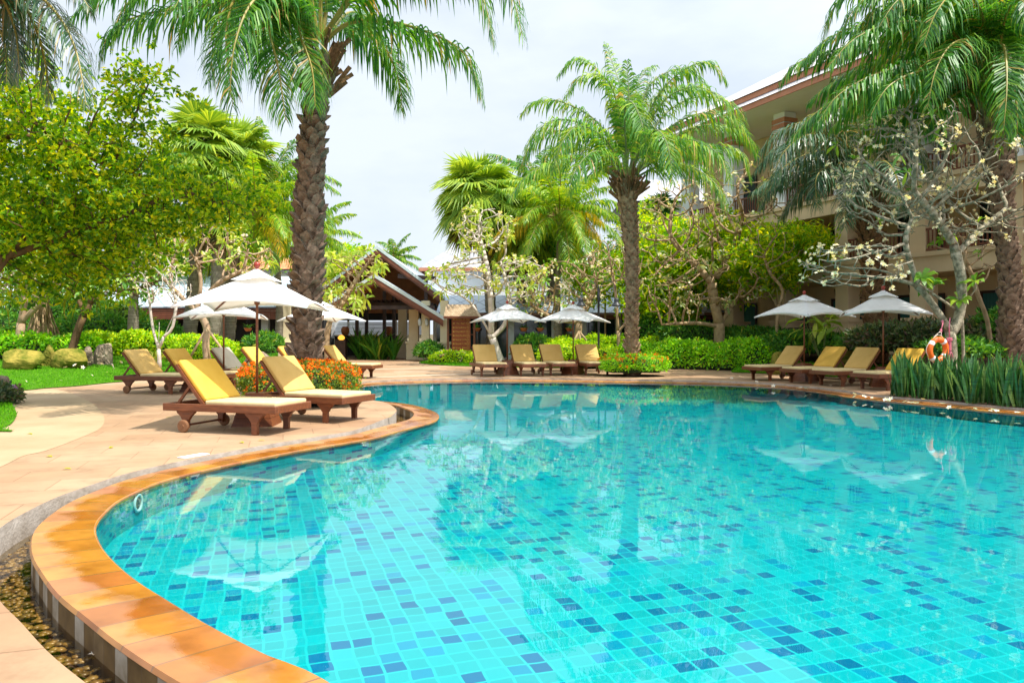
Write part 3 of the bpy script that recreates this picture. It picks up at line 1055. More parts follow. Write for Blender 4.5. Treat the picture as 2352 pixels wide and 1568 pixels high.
def make_umbrella(label):
    t = thing('umbrella', label, 'umbrella', (0, 0, 0), 0, 'white umbrellas over the loungers')
    mb = MB()
    mb.lathe((0, 0, 0), [(.024, .5), (.024, 2.56)], 10)
    mb.build('pole', M['wood'], t, smooth=True)
    mb = MB()
    mb.lathe((0, 0, 2.02), [(.02, 0), (.05, .03), (.05, .07), (.075, .09), (.08, .13), (.03, .15)], 14)
    mb.build('hub', M['wood'], t, smooth=True)
    mb = MB()
    mb.lathe((0, 0, 2.615), [(.03, 0), (.035, .02), (.022, .035), (.03, .045), (.052, .07), (.058, .095), (.05, .125), (.03, .142), (.004, .15)], 16)
    mb.build('finial', M['red'], t, smooth=True)
    # canopy: square with four corners, sagging panels
    Hs, zt, zr = 1.1, 2.60, 2.0
    n = 40
    rings = 12
    vs = []
    for i in range(rings + 1):
        u = .10 + .90 * i / rings
        for j in range(n):
            th = (j + .0) / n * 4
            k = int(th) % 4
            fr = th - int(th)
            cs = [(1, 1), (-1, 1), (-1, -1), (1, -1)]
            a, b = np.array(cs[k], float), np.array(cs[(k + 1) % 4], float)
            p = a * (1 - fr) + b * fr
            edge = 4 * fr * (1 - fr)         # 1 in the middle of a side
            q = p * (1 - .07 * edge * u) * Hs * u
            z = zt - (zt - zr) * (u ** .92) - .0 + .10 * edge * u * u * .9 - .05 * edge * math.sin(math.pi * u) - .03 * (1 - edge) * u ** 4
            vs.append((q[0], q[1], z))
    f = [(i * n + j, i * n + (j + 1) % n, (i + 1) * n + (j + 1) % n, (i + 1) * n + j) for i in range(rings) for j in range(n)]
    # short valance fold turned in
    base = rings * n
    val = []
    for j in range(n):
        x, y, z = vs[base + j]
        val.append((x * .992, y * .992, z - .035))
    o = len(vs)
    vs += val
    f += [(base + j, base + (j + 1) % n, o + (j + 1) % n, o + j) for j in range(n)]
    mb = MB()
    mb.add(vs, f)
    can = mb.build('canopy', M['canvas'], t, smooth=True)
    # vent cap
    vs = []
    for i in range(6):
        u = i / 5
        for j in range(n):
            th = j / n * 4
            k = int(th) % 4
            fr = th - int(th)
            cs = [(1, 1), (-1, 1), (-1, -1), (1, -1)]
            a, b = np.array(cs[k], float), np.array(cs[(k + 1) % 4], float)
            p = (a * (1 - fr) + b * fr)
            edge = 4 * fr * (1 - fr)
            rr = (.03 + .33 * u)
            z = 2.635 - .20 * u ** .9 + .03 * edge * u * math.sin(5 * th) + .022 * edge * u
            vs.append((p[0] * rr, p[1] * rr, z))
    f = [(i * n + j, i * n + (j + 1) % n, (i + 1) * n + (j + 1) % n, (i + 1) * n + j) for i in range(5) for j in range(n)]
    mb = MB()
    mb.add(vs, f)
    mb.build('vent_cap', M['canvas'], t, smooth=True)
    for sx, sy in ((1, 1), (-1, 1), (-1, -1), (1, -1)):
        mb = MB()
        mb.bar((sx * .05, sy * .05, 2.53), (sx * 1.07, sy * 1.07, 1.975), .018, .028)
        mb.build('rib', M['wood'], t)
        mb = MB()
        mb.bar((sx * .05, sy * .05, 2.11), (sx * .5, sy * .5, 2.27), .016, .024)
        mb.build('strut', M['wood'], t)
    base_blocks(t)
    return t


def base_blocks(t):
    mb = MB()
    tiers = [(.355, .31, 0., .135), (.315, .275, .14, .265), (.275, .235, .27, .385), (.235, .20, .39, .50)]
    for a, b, z0, z1 in tiers:
        v = [(-a, -a, z0), (a, -a, z0), (a, a, z0), (-a, a, z0), (-b, -b, z1), (b, -b, z1), (b, b, z1), (-b, b, z1)]
        mb.add(v, [(3, 2, 1, 0), (4, 5, 6, 7), (0, 1, 5, 4), (1, 2, 6, 5), (2, 3, 7, 6), (3, 0, 4, 7)])
    mb.box((-.16, -.16, .495), (.16, .16, .545))
    mb.box((-.24, -.24, .13), (.24, .24, .145))
    mb.box((-.24, -.24, .26), (.24, .24, .275))
    mb.box((-.2, -.2, .38), (.2, .2, .395))
    mb.build('base', M['wood'], t)


umbs = [
    ((-4.33, 12.72), 4, 1., 'large near white umbrella with red ball finial over the two nearest loungers'),
    ((-8.2, 21.3), 12, 1.0, 'white umbrella partly hidden behind the near umbrella, on a thin dark pole'),
    ((-6.45, 25.3), 40, 1.0, 'white umbrella half hidden behind the big palm trunk'),
    ((-.18, 28.0), 22, 1.0, 'far white umbrella beside the direction board with its underside showing'),
    ((2.32, 28.4), 62, 1.0, 'far white umbrella with a visible vent flap next to the middle palm'),
    ((9.5, 24.35), 28, 1.06, 'right side white umbrella in front of the pale ground floor wall'),
    ((10.78, 21.75), 70, 1.06, 'right side white umbrella with branch shadows on its canopy'),
]
pu = None
for (x, y), a_, sc, lab in umbs:
    if pu is None:
        pu = make_umbrella(lab)
        pu.location = (x, y, 0)
        pu.rotation_euler = (0, 0, R(a_))
        pu.scale = (.95, .95, 1.)
    else:
        o = dup(pu, (x, y, 0), R(a_), lab)
        o.scale = (1, 1, sc)
eb = thing('parasol_stand', 'stepped dark wooden umbrella base without umbrella between two loungers at the lawn', 'umbrella base', (-8.75, 19.65, 0), R(-14))
eb.location = (0, 0, 0)
base_blocks(eb)
eb.location = (-8.35, 20.0, 0)

# ------------------------------------------------------------------ plants


def frond(mb, pts, ll, n=46, hang=.7, w=.03, m=0, mr=1, r0=.03, start=.16, fwd=.55, up=.15, wild=.12):
    C = crom(pts, 8)
    k = len(C)
    dd = np.concatenate([[0], np.cumsum(np.linalg.norm(np.diff(C, axis=0), axis=1))])
    Ltot = dd[-1]
    d0 = C[-1] - C[0]
    hor = np.array([d0[0], d0[1], 0.])
    if np.linalg.norm(hor) < .15:
        hor = np.array([C[k // 2][0] - C[0][0], C[k // 2][1] - C[0][1], 0.])
    hor = nrm(hor)
    Sv = np.cross(hor, Z)
    rr = r0 * (1 - dd / Ltot) ** .8 + .004
    mb.tube(C, rr, 5, mr)
    for side in (-1, 1):
        t = np.linspace(start, .995, n) + rng.normal(0, .004, n)
        t = np.clip(t, 0, 1)
        P = np.stack([np.interp(t * Ltot, dd, C[:, i]) for i in range(3)], 1)
        e = .01
        P1 = np.stack([np.interp(np.clip(t + e, 0, 1) * Ltot, dd, C[:, i]) for i in range(3)], 1)
        P0 = np.stack([np.interp(np.clip(t - e, 0, 1) * Ltot, dd, C[:, i]) for i in range(3)], 1)
        T = nrm(P1 - P0)
        Nn = nrm(np.cross(np.broadcast_to(Sv, T.shape), T))
        prof = np.clip(.45 + 1.5 * t - 1.75 * t * t, .15, 1.)
        prof = prof / .8
        ln = ll * np.clip(prof, .2, 1.05) * rng.uniform(.78, 1.12, n) * np.where(rng.uniform(size=n) < .07, rng.uniform(.2, .6, n), 1.)
        fw = (fwd + .9 * t ** 3)[:, None]
        D = nrm(T * fw + Sv * side + Nn * (up + rng.normal(0, wild, n)[:, None]))
        D = nrm(D + rng.normal(0, wild * .6, (n, 3)))
        h = (hang * rng.uniform(.7, 1.2, n))[:, None]
        l1 = ln[:, None]
        a = P + D * l1 * .4 - Z * l1 * h * .10
        b = P + D * l1 * (.72 - .12 * h) - Z * l1 * h * .38
        c = P + D * l1 * (.95 - .30 * h) - Z * l1 * h * .80
        ww = T * w * .5 * rng.uniform(.8, 1.2, n)[:, None]
        v = np.stack([P - ww * .5, P + ww * .5, a - ww, a + ww, b - ww * .8, b + ww * .8, c], 1).reshape(-1, 3)
        i = np.arange(n)[:, None] * 7
        f4 = np.concatenate([i + np.array([[0, 1, 3, 2]]), i + np.array([[2, 3, 5, 4]])])
        f3 = i + np.array([[4, 5, 6]])
        nb = mb.n
        mb.add(v, f4, m)
        mb.f.extend((f3 + nb).tolist())
        mb.m.extend([m] * len(f3))


def arc_pts(c, az, e0, Ln, droop, k=6):
    """frond spine: starts at elevation e0, bends down by droop"""
    p = np.array(c, float)
    out = [p.copy()]
    for i in range(k):
        e = e0 - droop * ((i + .5) / k) ** 1.3
        p = p + np.array([math.cos(az) * math.cos(e), math.sin(az) * math.cos(e), math.sin(e)]) * Ln / k
        out.append(p.copy())
    return out


def palm_trunk(mb, path, rad, bs=.16, rows=None, m=0, prot=.5, mf=None):
    C = crom(path, 8)
    dd = np.concatenate([[0], np.cumsum(np.linalg.norm(np.diff(C, axis=0), axis=1))])
    Lt = dd[-1]
    rk = np.interp(dd, np.linspace(0, Lt, len(rad)), rad)
    mb.tube(C, rk * .9, 14, m)
    rows = rows or int(Lt / (bs * .62))
    for r in range(rows):
        s_ = (r + .5) / rows * Lt
        rr = np.interp(s_, dd, rk)
        cen = np.array([np.interp(s_, dd, C[:, i]) for i in range(3)])
        cnt = max(5, int(2 * math.pi * rr / (bs * 1.05)))
        for j in range(cnt):
            a = (j + .5 * (r % 2) + rng.uniform(-.18, .18)) / cnt * 2 * math.pi + r * .13
            o = np.array([math.cos(a), math.sin(a), 0])
            q = np.array([-math.sin(a), math.cos(a), 0])
            h = bs * rng.uniform(.8, 1.35)
            w = bs * rng.uniform(.5, .72)
            pr = bs * prot * rng.uniform(.35, 1.2)
            c0 = cen + o * rr * .86
            zz = rng.uniform(-.03, .03)
            v = [c0 - q * w + Z * (-h * .5 + zz), c0 + q * w + Z * (-h * .5 + zz), c0 + q * w * .75 + o * pr + Z * (h * .3 + zz), c0 - q * w * .75 + o * pr + Z * (h * .3 + zz),
                 c0 + o * pr * 1.25 + Z * (h * .62 + zz) + q * w * rng.uniform(-.4, .4), c0 + Z * (h * .55 + zz)]
            mb.add(v, [(0, 1, 2, 3), (3, 2, 4), (2, 1, 5), (0, 3, 5), (2, 5, 4), (3, 4, 5)], m)


def stubs(mb, c, r, n, ln, m=0, zspan=.6):
    """cut leaf bases flaring under the crown"""
    for i in range(n):
        a = rng.uniform(0, 6.28)
        z = -zspan * rng.uniform(0, 1)
        o = np.array([math.cos(a), math.sin(a), 0])
        p0 = np.array(c) + o * r * .8 + Z * z
        e = rng.uniform(.6, 1.2)
        d_ = o * math.cos(e) + Z * math.sin(e)
        l = ln * rng.uniform(.5, 1.2)
        mb.bar(p0, p0 + d_ * l, .10 * rng.uniform(.7, 1.3), .03, m, up=tuple(np.cross(o, Z)))


def px_front(lst, Y0):
    return [W(a, b, Y0 + c) for a, b, c in lst]


def palm(name, label, path, rad, fr_px, Y0, ll, mleaf, mbark, cat='palm tree', autos=(), bs=.16, w=.03, n=46, hang=.7, r0=.03, stub=(0, 0, 0), prot=.5, mpet='petiole', group=None, wild=.12):
    t = thing(name, label, cat, (path[0][0], path[0][1], path[0][2]), 0, group)
    mb = MB()
    palm_trunk(mb, path, rad, bs, prot=prot)
    if stub[0]:
        stubs(mb, path[-1], rad[-1], stub[0], stub[1], 1, stub[2])
    mb.build('trunk', [M[mbark], M['fibre']], t)
    mb = MB()
    for lst in fr_px:
        frond(mb, px_front(lst, Y0), ll, n, hang, w, 0, 1, r0, wild=wild)
    for c, az, e0, Ln, dr in autos:
        frond(mb, arc_pts(c, az, e0, Ln, dr), ll, n, hang, w, 0, 1, r0, wild=wild)
    mb.build('crown', [M[mleaf], M[mpet]], t)
    return t


# --- the big palm near the peninsula
Y0 = 16.5
hp = [(745, 95, 0)]
hero = [
    [(742, 100, 0), (800, 55, -.2), (880, 50, -.4), (975, 72, -.6), (1065, 122, -.8), (1106, 220, -.9)],
    [(742, 105, 0), (790, 62, .4), (850, 85, .8), (896, 132, 1.), (920, 205, 1.2), (921, 252, 1.3)],
    [(738, 90, 0), (840, -30, -.5), (980, -70, -1), (1090, -40, -1.2), (1134, 94, -1.3)],
    [(738, 90, 0), (880, -90, -1.5), (1060, -110, -2.2), (1160, -40, -2.6), (1200, 82, -2.8)],
    [(728, 98, 0), (680, 38, -.7), (690, 85, -1.2), (716, 158, -1.4), (724, 245, -1.5)],
    [(728, 98, 0), (650, 15, -.9), (620, 60, -1.5), (640, 160, -1.8), (656, 275, -1.8)],
    [(726, 95, 0), (640, -30, -1), (560, -30, -1.9), (520, 70, -2.3), (535, 245, -2.5)],
    [(726, 98, 0), (615, -8, -.5), (500, 10, -1), (340, 32, -1.5), (258, 70, -1.8), (230, 135, -1.8)],
    [(726, 90, 0), (570, -90, -1), (390, -85, -2), (250, -30, -2.5), (160, 45, -2.7)],
    [(726, 95, 0), (610, -40, .8), (490, -25, 1.4), (430, 40, 1.6), (405, 110, 1.6)],
    [(730, 90, 0), (700, -70, .3), (640, -200, .6), (560, -250, .8)],
    [(740, 90, 0), (770, -80, .4), (850, -210, .8), (950, -250, 1.0)],
    [(735, 90, 0), (738, -110, -.3), (745, -280, -.6)],
    [(742, 98, 0), (800, 30, 2), (850, 50, 3), (872, 130, 3.5)],
    [(728, 98, 0), (670, 50, 2), (610, 90, 3), (585, 180, 3.4)],
    [(728, 95, 0), (600, -60, -2.4), (470, -70, -3.8), (400, 20, -4.4)],
    [(728, 96, 0), (640, -10, .2), (560, 10, .4), (500, 90, .6), (478, 190, .6)],
    [(726, 94, 0), (600, -70, -.6), (440, -75, -1.2), (320, -20, -1.6), (262, 60, -1.8)],
    [(728, 98, 0), (660, -20, -1.8), (585, 0, -3.0), (540, 100, -3.5), (528, 220, -3.6)],
    [(728, 98, 0), (690, -20, 1.2), (640, -20, 2.0), (600, 60, 2.6), (590, 150, 2.8)],
    [(730, 90, 0), (690, -90, -.9), (600, -170, -1.8), (480, -150, -2.4), (400, -60, -2.6)],
    [(736, 90, 0), (790, -120, .2), (900, -200, .4), (1040, -180, .6)],
]
tp = [W(700, 838, Y0), W(704, 650, Y0), W(711, 480, Y0), W(716, 330, Y0), W(727, 230, Y0), W(735, 130, Y0)]
tp[0][2] = 0.
palm('palm_tree', 'big foreground palm with rough brown scaly trunk rising from the nearer orange flower bush', tp, [.315, .265, .25, .245, .185, .235],
     hero, Y0, 1.02, 'palm', 'bark_palm', autos=[], bs=.225, w=.05, n=112, hang=.95, wild=.2, r0=.05, stub=(46, .7, .9), prot=.72)

# --- palm in the middle of the far side
Y0 = 27.3
mid = [
    [(1434, 412, 0), (1395, 335, -.3), (1345, 288, -.6), (1275, 276, -.9), (1222, 315, -1.1), (1203, 372, -1.2)],
    [(1432, 418, 0), (1386, 383, -.6), (1335, 366, -1), (1270, 372, -1.5), (1212, 402, -1.8), (1172, 455, -2)],
    [(1436, 405, 0), (1380, 290, .5), (1300, 238, 1), (1235, 232, 1.2), (1196, 262, 1.3)],
    [(1438, 400, 0), (1405, 240, .2), (1372, 160, .3), (1322, 135, .4), (1283, 172, .4)],
    [(1440, 400, 0), (1428, 220, .8), (1405, 140, 1.4), (1392, 100, 1.6)],
    [(1446, 400, 0), (1500, 240, -.2), (1565, 165, -.4), (1628, 145, -.5), (1668, 185, -.6)],
    [(1446, 404, 0), (1520, 270, .8), (1605, 222, 1.4), (1685, 245, 1.8), (1722, 325, 2)],
    [(1450, 408, 0), (1500, 372, -.4), (1560, 345, -.8), (1640, 335, -1.2), (1700, 352, -1.4), (1724, 408, -1.5)],
    [(1450, 414, 0), (1520, 380, -1), (1590, 385, -1.8), (1645, 425, -2.3), (1668, 475, -2.5)],
    [(1440, 396, 0), (1446, 270, 0), (1440, 140, .2)],
    [(1442, 398, 0), (1435, 260, -.9), (1452, 235, -1.6), (1476, 290, -2), (1488, 365, -2.1)],
    [(1436, 404, 0), (1390, 320, -1.6), (1330, 290, -2.4), (1290, 330, -2.9), (1268, 400, -3)],
    [(1444, 400, 0), (1480, 260, 1.5), (1540, 200, 2.5), (1610, 210, 3)],
    [(1452, 410, 0), (1530, 330, .6), (1600, 290, 1.0), (1690, 300, 1.4), (1745, 350, 1.6)],
    [(1436, 410, 0), (1370, 350, 1.4), (1300, 330, 2.4), (1245, 365, 2.8)],
    [(1436, 408, 0), (1400, 360, -1.9), (1360, 350, -2.8), (1320, 395, -3.2), (1305, 450, -3.3)],
    [(1450, 410, 0), (1490, 350, 1.8), (1560, 330, 2.8), (1620, 370, 3.2), (1640, 430, 3.3)],
    [(1452, 412, 0), (1510, 340, -1.6), (1580, 320, -2.4), (1650, 355, -2.9), (1680, 420, -3)],
    [(1436, 402, 0), (1365, 320, .4), (1290, 300, .7), (1225, 330, .9), (1190, 400, 1.)],
    [(1440, 398, 0), (1420, 250, -.4), (1390, 180, -.7), (1340, 175, -.9), (1300, 220, -1.)],
    [(1446, 398, 0), (1480, 220, .4), (1535, 165, .6), (1590, 165, .8), (1635, 215, .9)],
    [(1450, 406, 0), (1530, 300, .2), (1620, 260, .3), (1700, 290, .4), (1738, 360, .4)],
    [(1448, 402, 0), (1510, 250, -.8), (1590, 200, -1.2), (1660, 230, -1.4), (1700, 300, -1.5)],
    [(1440, 396, 0), (1452, 250, 1.2), (1475, 170, 2.), (1505, 150, 2.4)],
    [(1448, 402, 0), (1478, 330, -1.5), (1510, 300, -2.6), (1535, 340, -3.2), (1545, 420, -3.4)],
]
tp = [W(1450, 822, Y0), W(1451, 740, Y0), W(1452, 620, Y0), W(1446, 520, Y0), W(1441, 465, Y0), W(1441, 410, Y0)]
tp[0][2] = 0.
palm('palm_tree', 'middle palm with slim tan trunk growing from the round flower bush beside the far loungers', tp, [.26, .205, .19, .19, .27, .36],
     mid, Y0, 1.08, 'palm_blue', 'bark_palm2', bs=.19, w=.055, n=92, hang=.85, wild=.2, r0=.045, stub=(60, .7, .8), prot=.62, mpet='petiole_g')

# --- right palm
Y0 = 21.
rp = [
    [(2278, 150, 0), (2240, 80, -.2), (2170, 32, -.4), (2095, 8, -.6), (2030, 12, -.8), (1998, 40, -.9), (1988, 95, -.9)],
    [(2272, 170, 0), (2210, 142, -.8), (2140, 138, -1.3), (2070, 150, -1.7), (2010, 180, -1.9), (1972, 240, -2)],
    [(2272, 160, 0), (2200, 115, .3), (2120, 100, .5), (2020, 102, .8), (1910, 118, 1.), (1832, 145, 1.1), (1796, 185, 1.1)],
    [(2270, 180, 0), (2190, 185, -.2), (2100, 195, -.4), (1990, 212, -.6), (1890, 248, -.7), (1825, 310, -.7)],
    [(2278, 145, 0), (2220, 40, .4), (2110, -40, .8), (1990, -40, 1.), (1920, 10, 1.1), (1888, 95, 1.1)],
    [(2295, 160, 0), (2350, 90, -.3), (2430, 100, -.6), (2480, 200, -.8)],
    [(2292, 150, 0), (2330, 20, .3), (2410, -50, .5), (2500, -20, .7)],
    [(2285, 150, 0), (2265, 20, .5), (2220, -90, 1), (2150, -140, 1.4)],
    [(2288, 165, 0), (2300, 105, -1.2), (2310, 130, -2.2), (2312, 210, -2.8), (2305, 300, -3)],
    [(2280, 165, 0), (2240, 100, -1.4), (2190, 100, -2.6), (2150, 160, -3.2), (2130, 250, -3.4)],
    [(2298, 170, 0), (2340, 120, 1.4), (2400, 130, 2.4), (2440, 200, 3)],
    [(2276, 165, 0), (2200, 90, 1.8), (2110, 70, 2.8), (2030, 110, 3.4)],
    [(2296, 175, 0), (2330, 150, -1.2), (2362, 190, -2), (2375, 280, -2.3)],
    [(2276, 178, 0), (2200, 165, 1.2), (2110, 180, 2.2), (2030, 230, 2.8), (1985, 300, 3)],
    [(2290, 150, 0), (2305, 10, -1.), (2320, -110, -1.8)],
    [(2272, 178, 0), (2195, 160, -1.8), (2110, 165, -2.6), (2040, 200, -3.), (2000, 265, -3.1)],
    [(2270, 182, 0), (2180, 170, .6), (2080, 185, .9), (1985, 225, 1.1), (1915, 290, 1.2)],
    [(2274, 150, 0), (2200, 50, .9), (2110, 15, 1.4), (2020, 40, 1.8), (1960, 100, 2.)],
    [(2276, 150, 0), (2225, 30, -.9), (2150, -20, -1.5), (2070, -5, -1.9), (2020, 60, -2.1)],
    [(2270, 172, 0), (2170, 130, 1.2), (2050, 135, 1.9), (1930, 180, 2.3), (1860, 235, 2.5)],
    [(2296, 180, 0), (2340, 170, .3), (2390, 215, .4), (2410, 300, .4)],
    [(2268, 165, 0), (2160, 60, .2), (2030, 45, .4), (1910, 85, .6), (1840, 150, .6)],
    [(2270, 175, 0), (2150, 155, -1.2), (2030, 165, -1.8), (1930, 215, -2.2), (1880, 280, -2.3)],
    [(2272, 150, 0), (2180, 10, -.4), (2070, -30, -.7), (1980, 5, -.9), (1935, 70, -1.)],
    [(2272, 185, 0), (2180, 215, .8), (2080, 260, 1.2), (1990, 330, 1.4)],
    [(2300, 180, 0), (2345, 205, 1.2), (2385, 270, 1.8), (2400, 350, 2.)],
    [(2290, 150, 0), (2310, 40, -1.4), (2345, 0, -2.2), (2380, 60, -2.6)],
    [(2280, 150, 0), (2250, 20, -1.6), (2200, -20, -2.6), (2150, 30, -3.2), (2120, 110, -3.4)],
    [(2292, 185, 0), (2320, 190, -1.6), (2335, 240, -2.3), (2336, 320, -2.5)],
    [(2272, 185, 0), (2215, 205, -1), (2160, 245, -1.6), (2120, 310, -1.8)],
    [(2270, 160, 0), (2180, 70, -.9), (2070, 50, -1.6), (1970, 85, -2.0), (1905, 150, -2.2)],
]
tp = [W(2325, 820, Y0), W(2320, 640, Y0), W(2302, 480, Y0), W(2292, 360, Y0), W(2286, 290, Y0), W(2284, 200, Y0)]
tp[0][2] = .1
palm('palm_tree', 'palm with glossy fronds and shaggy brown crown base in front of the hotel eaves', tp, [.36, .31, .25, .26, .42, .42],
     rp, Y0, 1.15, 'palm', 'bark_palm', bs=.22, w=.06, n=120, hang=.88, wild=.2, r0=.05, stub=(70, .8, 1.2), prot=.45)

# --- dark palm behind it
Y0 = 28.
dp = [
    [(1990, 400, 0), (1940, 385, -.4), (1874, 396, -.8), (1789, 402, -1.), (1730, 440, -1.1)],
    [(1990, 405, 0), (1930, 385, -1.2), (1893, 388, -1.8), (1874, 415, -2.1), (1878, 480, -2.2)],
    [(1990, 395, 0), (1925, 328, .2), (1850, 318, .4), (1785, 340, .5), (1738, 388, .5)],
    [(1990, 395, 0), (1950, 300, 1), (1880, 270, 1.6), (1810, 300, 2)],
    [(1995, 395, 0), (2040, 320, -.8), (2100, 330, -1.4), (2140, 400, -1.6)],
    [(1995, 395, 0), (2050, 290, .6), (2120, 280, 1.), (2180, 340, 1.2)],
    [(1992, 390, 0), (1985, 280, -.2), (1960, 200, -.3), (1920, 180, -.4)],
    [(1995, 390, 0), (2020, 270, 1.2), (2070, 230, 2.)],
    [(1992, 400, 0), (1975, 370, -1.6), (1960, 400, -2.6), (1955, 470, -3.)],
    [(1995, 400, 0), (2030, 370, -1.5), (2060, 410, -2.4), (2070, 490, -2.7)],
    [(1990, 398, 0), (1940, 350, 1.6), (1880, 350, 2.6), (1840, 400, 3)],
    [(1990, 398, 0), (1935, 350, -.8), (1865, 350, -1.3), (1800, 385, -1.6), (1765, 440, -1.7)],
    [(1990, 396, 0), (1930, 300, .3), (1850, 280, .5), (1780, 310, .6), (1735, 365, .6)],
    [(1992, 392, 0), (1970, 290, -1.2), (1925, 250, -2.), (1880, 280, -2.4)],
    [(1994, 392, 0), (2040, 290, .2), (2100, 260, .3), (2160, 300, .4), (2190, 370, .4)],
    [(1992, 402, 0), (1965, 400, -2.), (1945, 450, -2.6), (1940, 520, -2.7)],
    [(1990, 400, 0), (1920, 365, -.2), (1840, 375, -.3), (1770, 425, -.4), (1745, 480, -.4)],
    [(1992, 398, 0), (1930, 320, -1.4), (1855, 310, -2.2), (1800, 350, -2.6), (1775, 410, -2.7)],
    [(1990, 404, 0), (1925, 400, .4), (1850, 430, .6), (1800, 490, .7)],
]
tp = [W(2012, 790, Y0), W(2008, 660, Y0), W(2000, 540, Y0), W(1993, 420, Y0)]
tp[0][2] = .5
palm('palm_tree', 'dark palm with shaggy fibrous trunk behind the right umbrella, greyish hanging fronds', tp, [.36, .36, .40, .34],
     dp, Y0, 1.25, 'palm_dark', 'fibre', bs=.24, w=.06, n=84, hang=.95, wild=.2, r0=.04, stub=(50, .9, 2.4), prot=.7)

# --- palm whose fronds enter the frame top left
Y0 = 13.
lp = [
    [(-60, -60, 0), (40, -40, -.2), (120, 20, -.4), (172, 110, -.5), (198, 240, -.6)],
    [(-60, -60, 0), (30, -20, .5), (80, 60, .8), (105, 150, 1.), (112, 230, 1.)],
    [(-60, -50, 0), (0, -10, .4), (35, 70, .6), (45, 170, .6)],
    [(-60, -70, 0), (60, -110, -.3), (150, -60, -.5), (205, 20, -.6)],
    [(-70, -60, 0), (-160, -60, -.4), (-230, 20, -.5)],
    [(-60, -50, 0), (-30, 10, .9), (10, 100, 1.2), (15, 190, 1.3)],
]
tp = [np.array([-10.6, 13., 0.05]), np.array([-10.2, 13., 3.]), W(-60, -10, 13.)]
palm('palm_tree', 'palm at the left edge whose dark fronds hang into the top left corner', tp, [.3, .26, .24], lp, Y0, .8, 'palm_dark', 'bark_palm', bs=.2, w=.042, n=105, hang=.85, r0=.04, stub=(20, .6, .6))


def autop(c, n, Ln, e_hi=1.3, e_lo=-.5, droop=1.2):
    out = []
    for i in range(n):
        t = i / (n - 1)
        out.append((c, i * 2.39996 + rng.uniform(-.2, .2), e_hi + (e_lo - e_hi) * t, Ln * rng.uniform(.85, 1.1), droop * rng.uniform(.75, 1.2)))
    return out


# coconut palms
def coco(label, base, mids, c, n, Ln, ll, leaf, r=.16, old=0, **kw):
    path = [base] + mids + [c]
    t = palm('coconut_palm', label, path, [r * 1.5, r, r * .9, r * .95], [], 0, ll, leaf, 'bark_ring', autos=autop(c, n, Ln, **kw), bs=.14, w=.065, n=66, hang=.8, r0=.035, stub=(14, .5, .3), prot=.12)
    if old:
        mb = MB()
        for i in range(old):
            frond(mb, arc_pts(c, i * 2.1 + 3.3, rng.uniform(-.1, .45), Ln * rng.uniform(.7, 1.), rng.uniform(1.0, 1.5)), ll, 60, .9, .06, 0, 1, .03)
        o = mb.build('old_fronds', [M['palm_old'], M['petiole']], t)
        o['label'] = 'yellowing orange old fronds'
    return t


coco('coconut palm with yellowing lower fronds standing behind the two far umbrellas', W(1283, 800, 40.), [W(1280, 680, 40.), W(1284, 590, 40.)], W(1286, 500, 40.), 40, 4.5, 1.05, 'palm_lime', old=7, e_hi=1.25, e_lo=-.5)
coco('coconut palm with lime fronds behind the left frangipani, trunk partly behind the near umbrella', W(500, 800, 36.), [W(505, 690, 36.), W(535, 590, 36.)], W(588, 500, 36.), 32, 4.1, .95, 'palm_lime', old=4, r=.2, e_hi=1.2, e_lo=-.5)
coco('feathery green palm rising behind the left fan palm, just left of the big trunk', W(640, 800, 39.), [W(640, 650, 39.)], W(615, 440, 39.), 30, 4.1, 1.0, 'palm_blue')
coco('small distant palm showing above the gable roof ridge', W(905, 800, 62.), [W(908, 700, 62.)], W(905, 596, 62.), 16, 2.6, .7, 'palm_blue', e_hi=1.4, e_lo=-.2)
coco('coconut palm with a bare pale grey trunk standing in the left hedge', W(305, 815, 33.), [W(307, 700, 33.), W(312, 620, 33.)], W(318, 470, 33.), 22, 3.4, .9, 'palm_blue', r=.2)
coco('distant palm whose fronds reach right of the big trunk above the garden', W(728, 800, 44.), [W(728, 700, 44.)], W(722, 545, 44.), 20, 3.2, .8, 'palm_lime')
coco('thin dark trunked palm among the far frangipani, left of the lamp post', W(1215, 800, 47.), [W(1216, 700, 47.)], W(1232, 440, 47.), 30, 3.9, 1.0, 'palm')


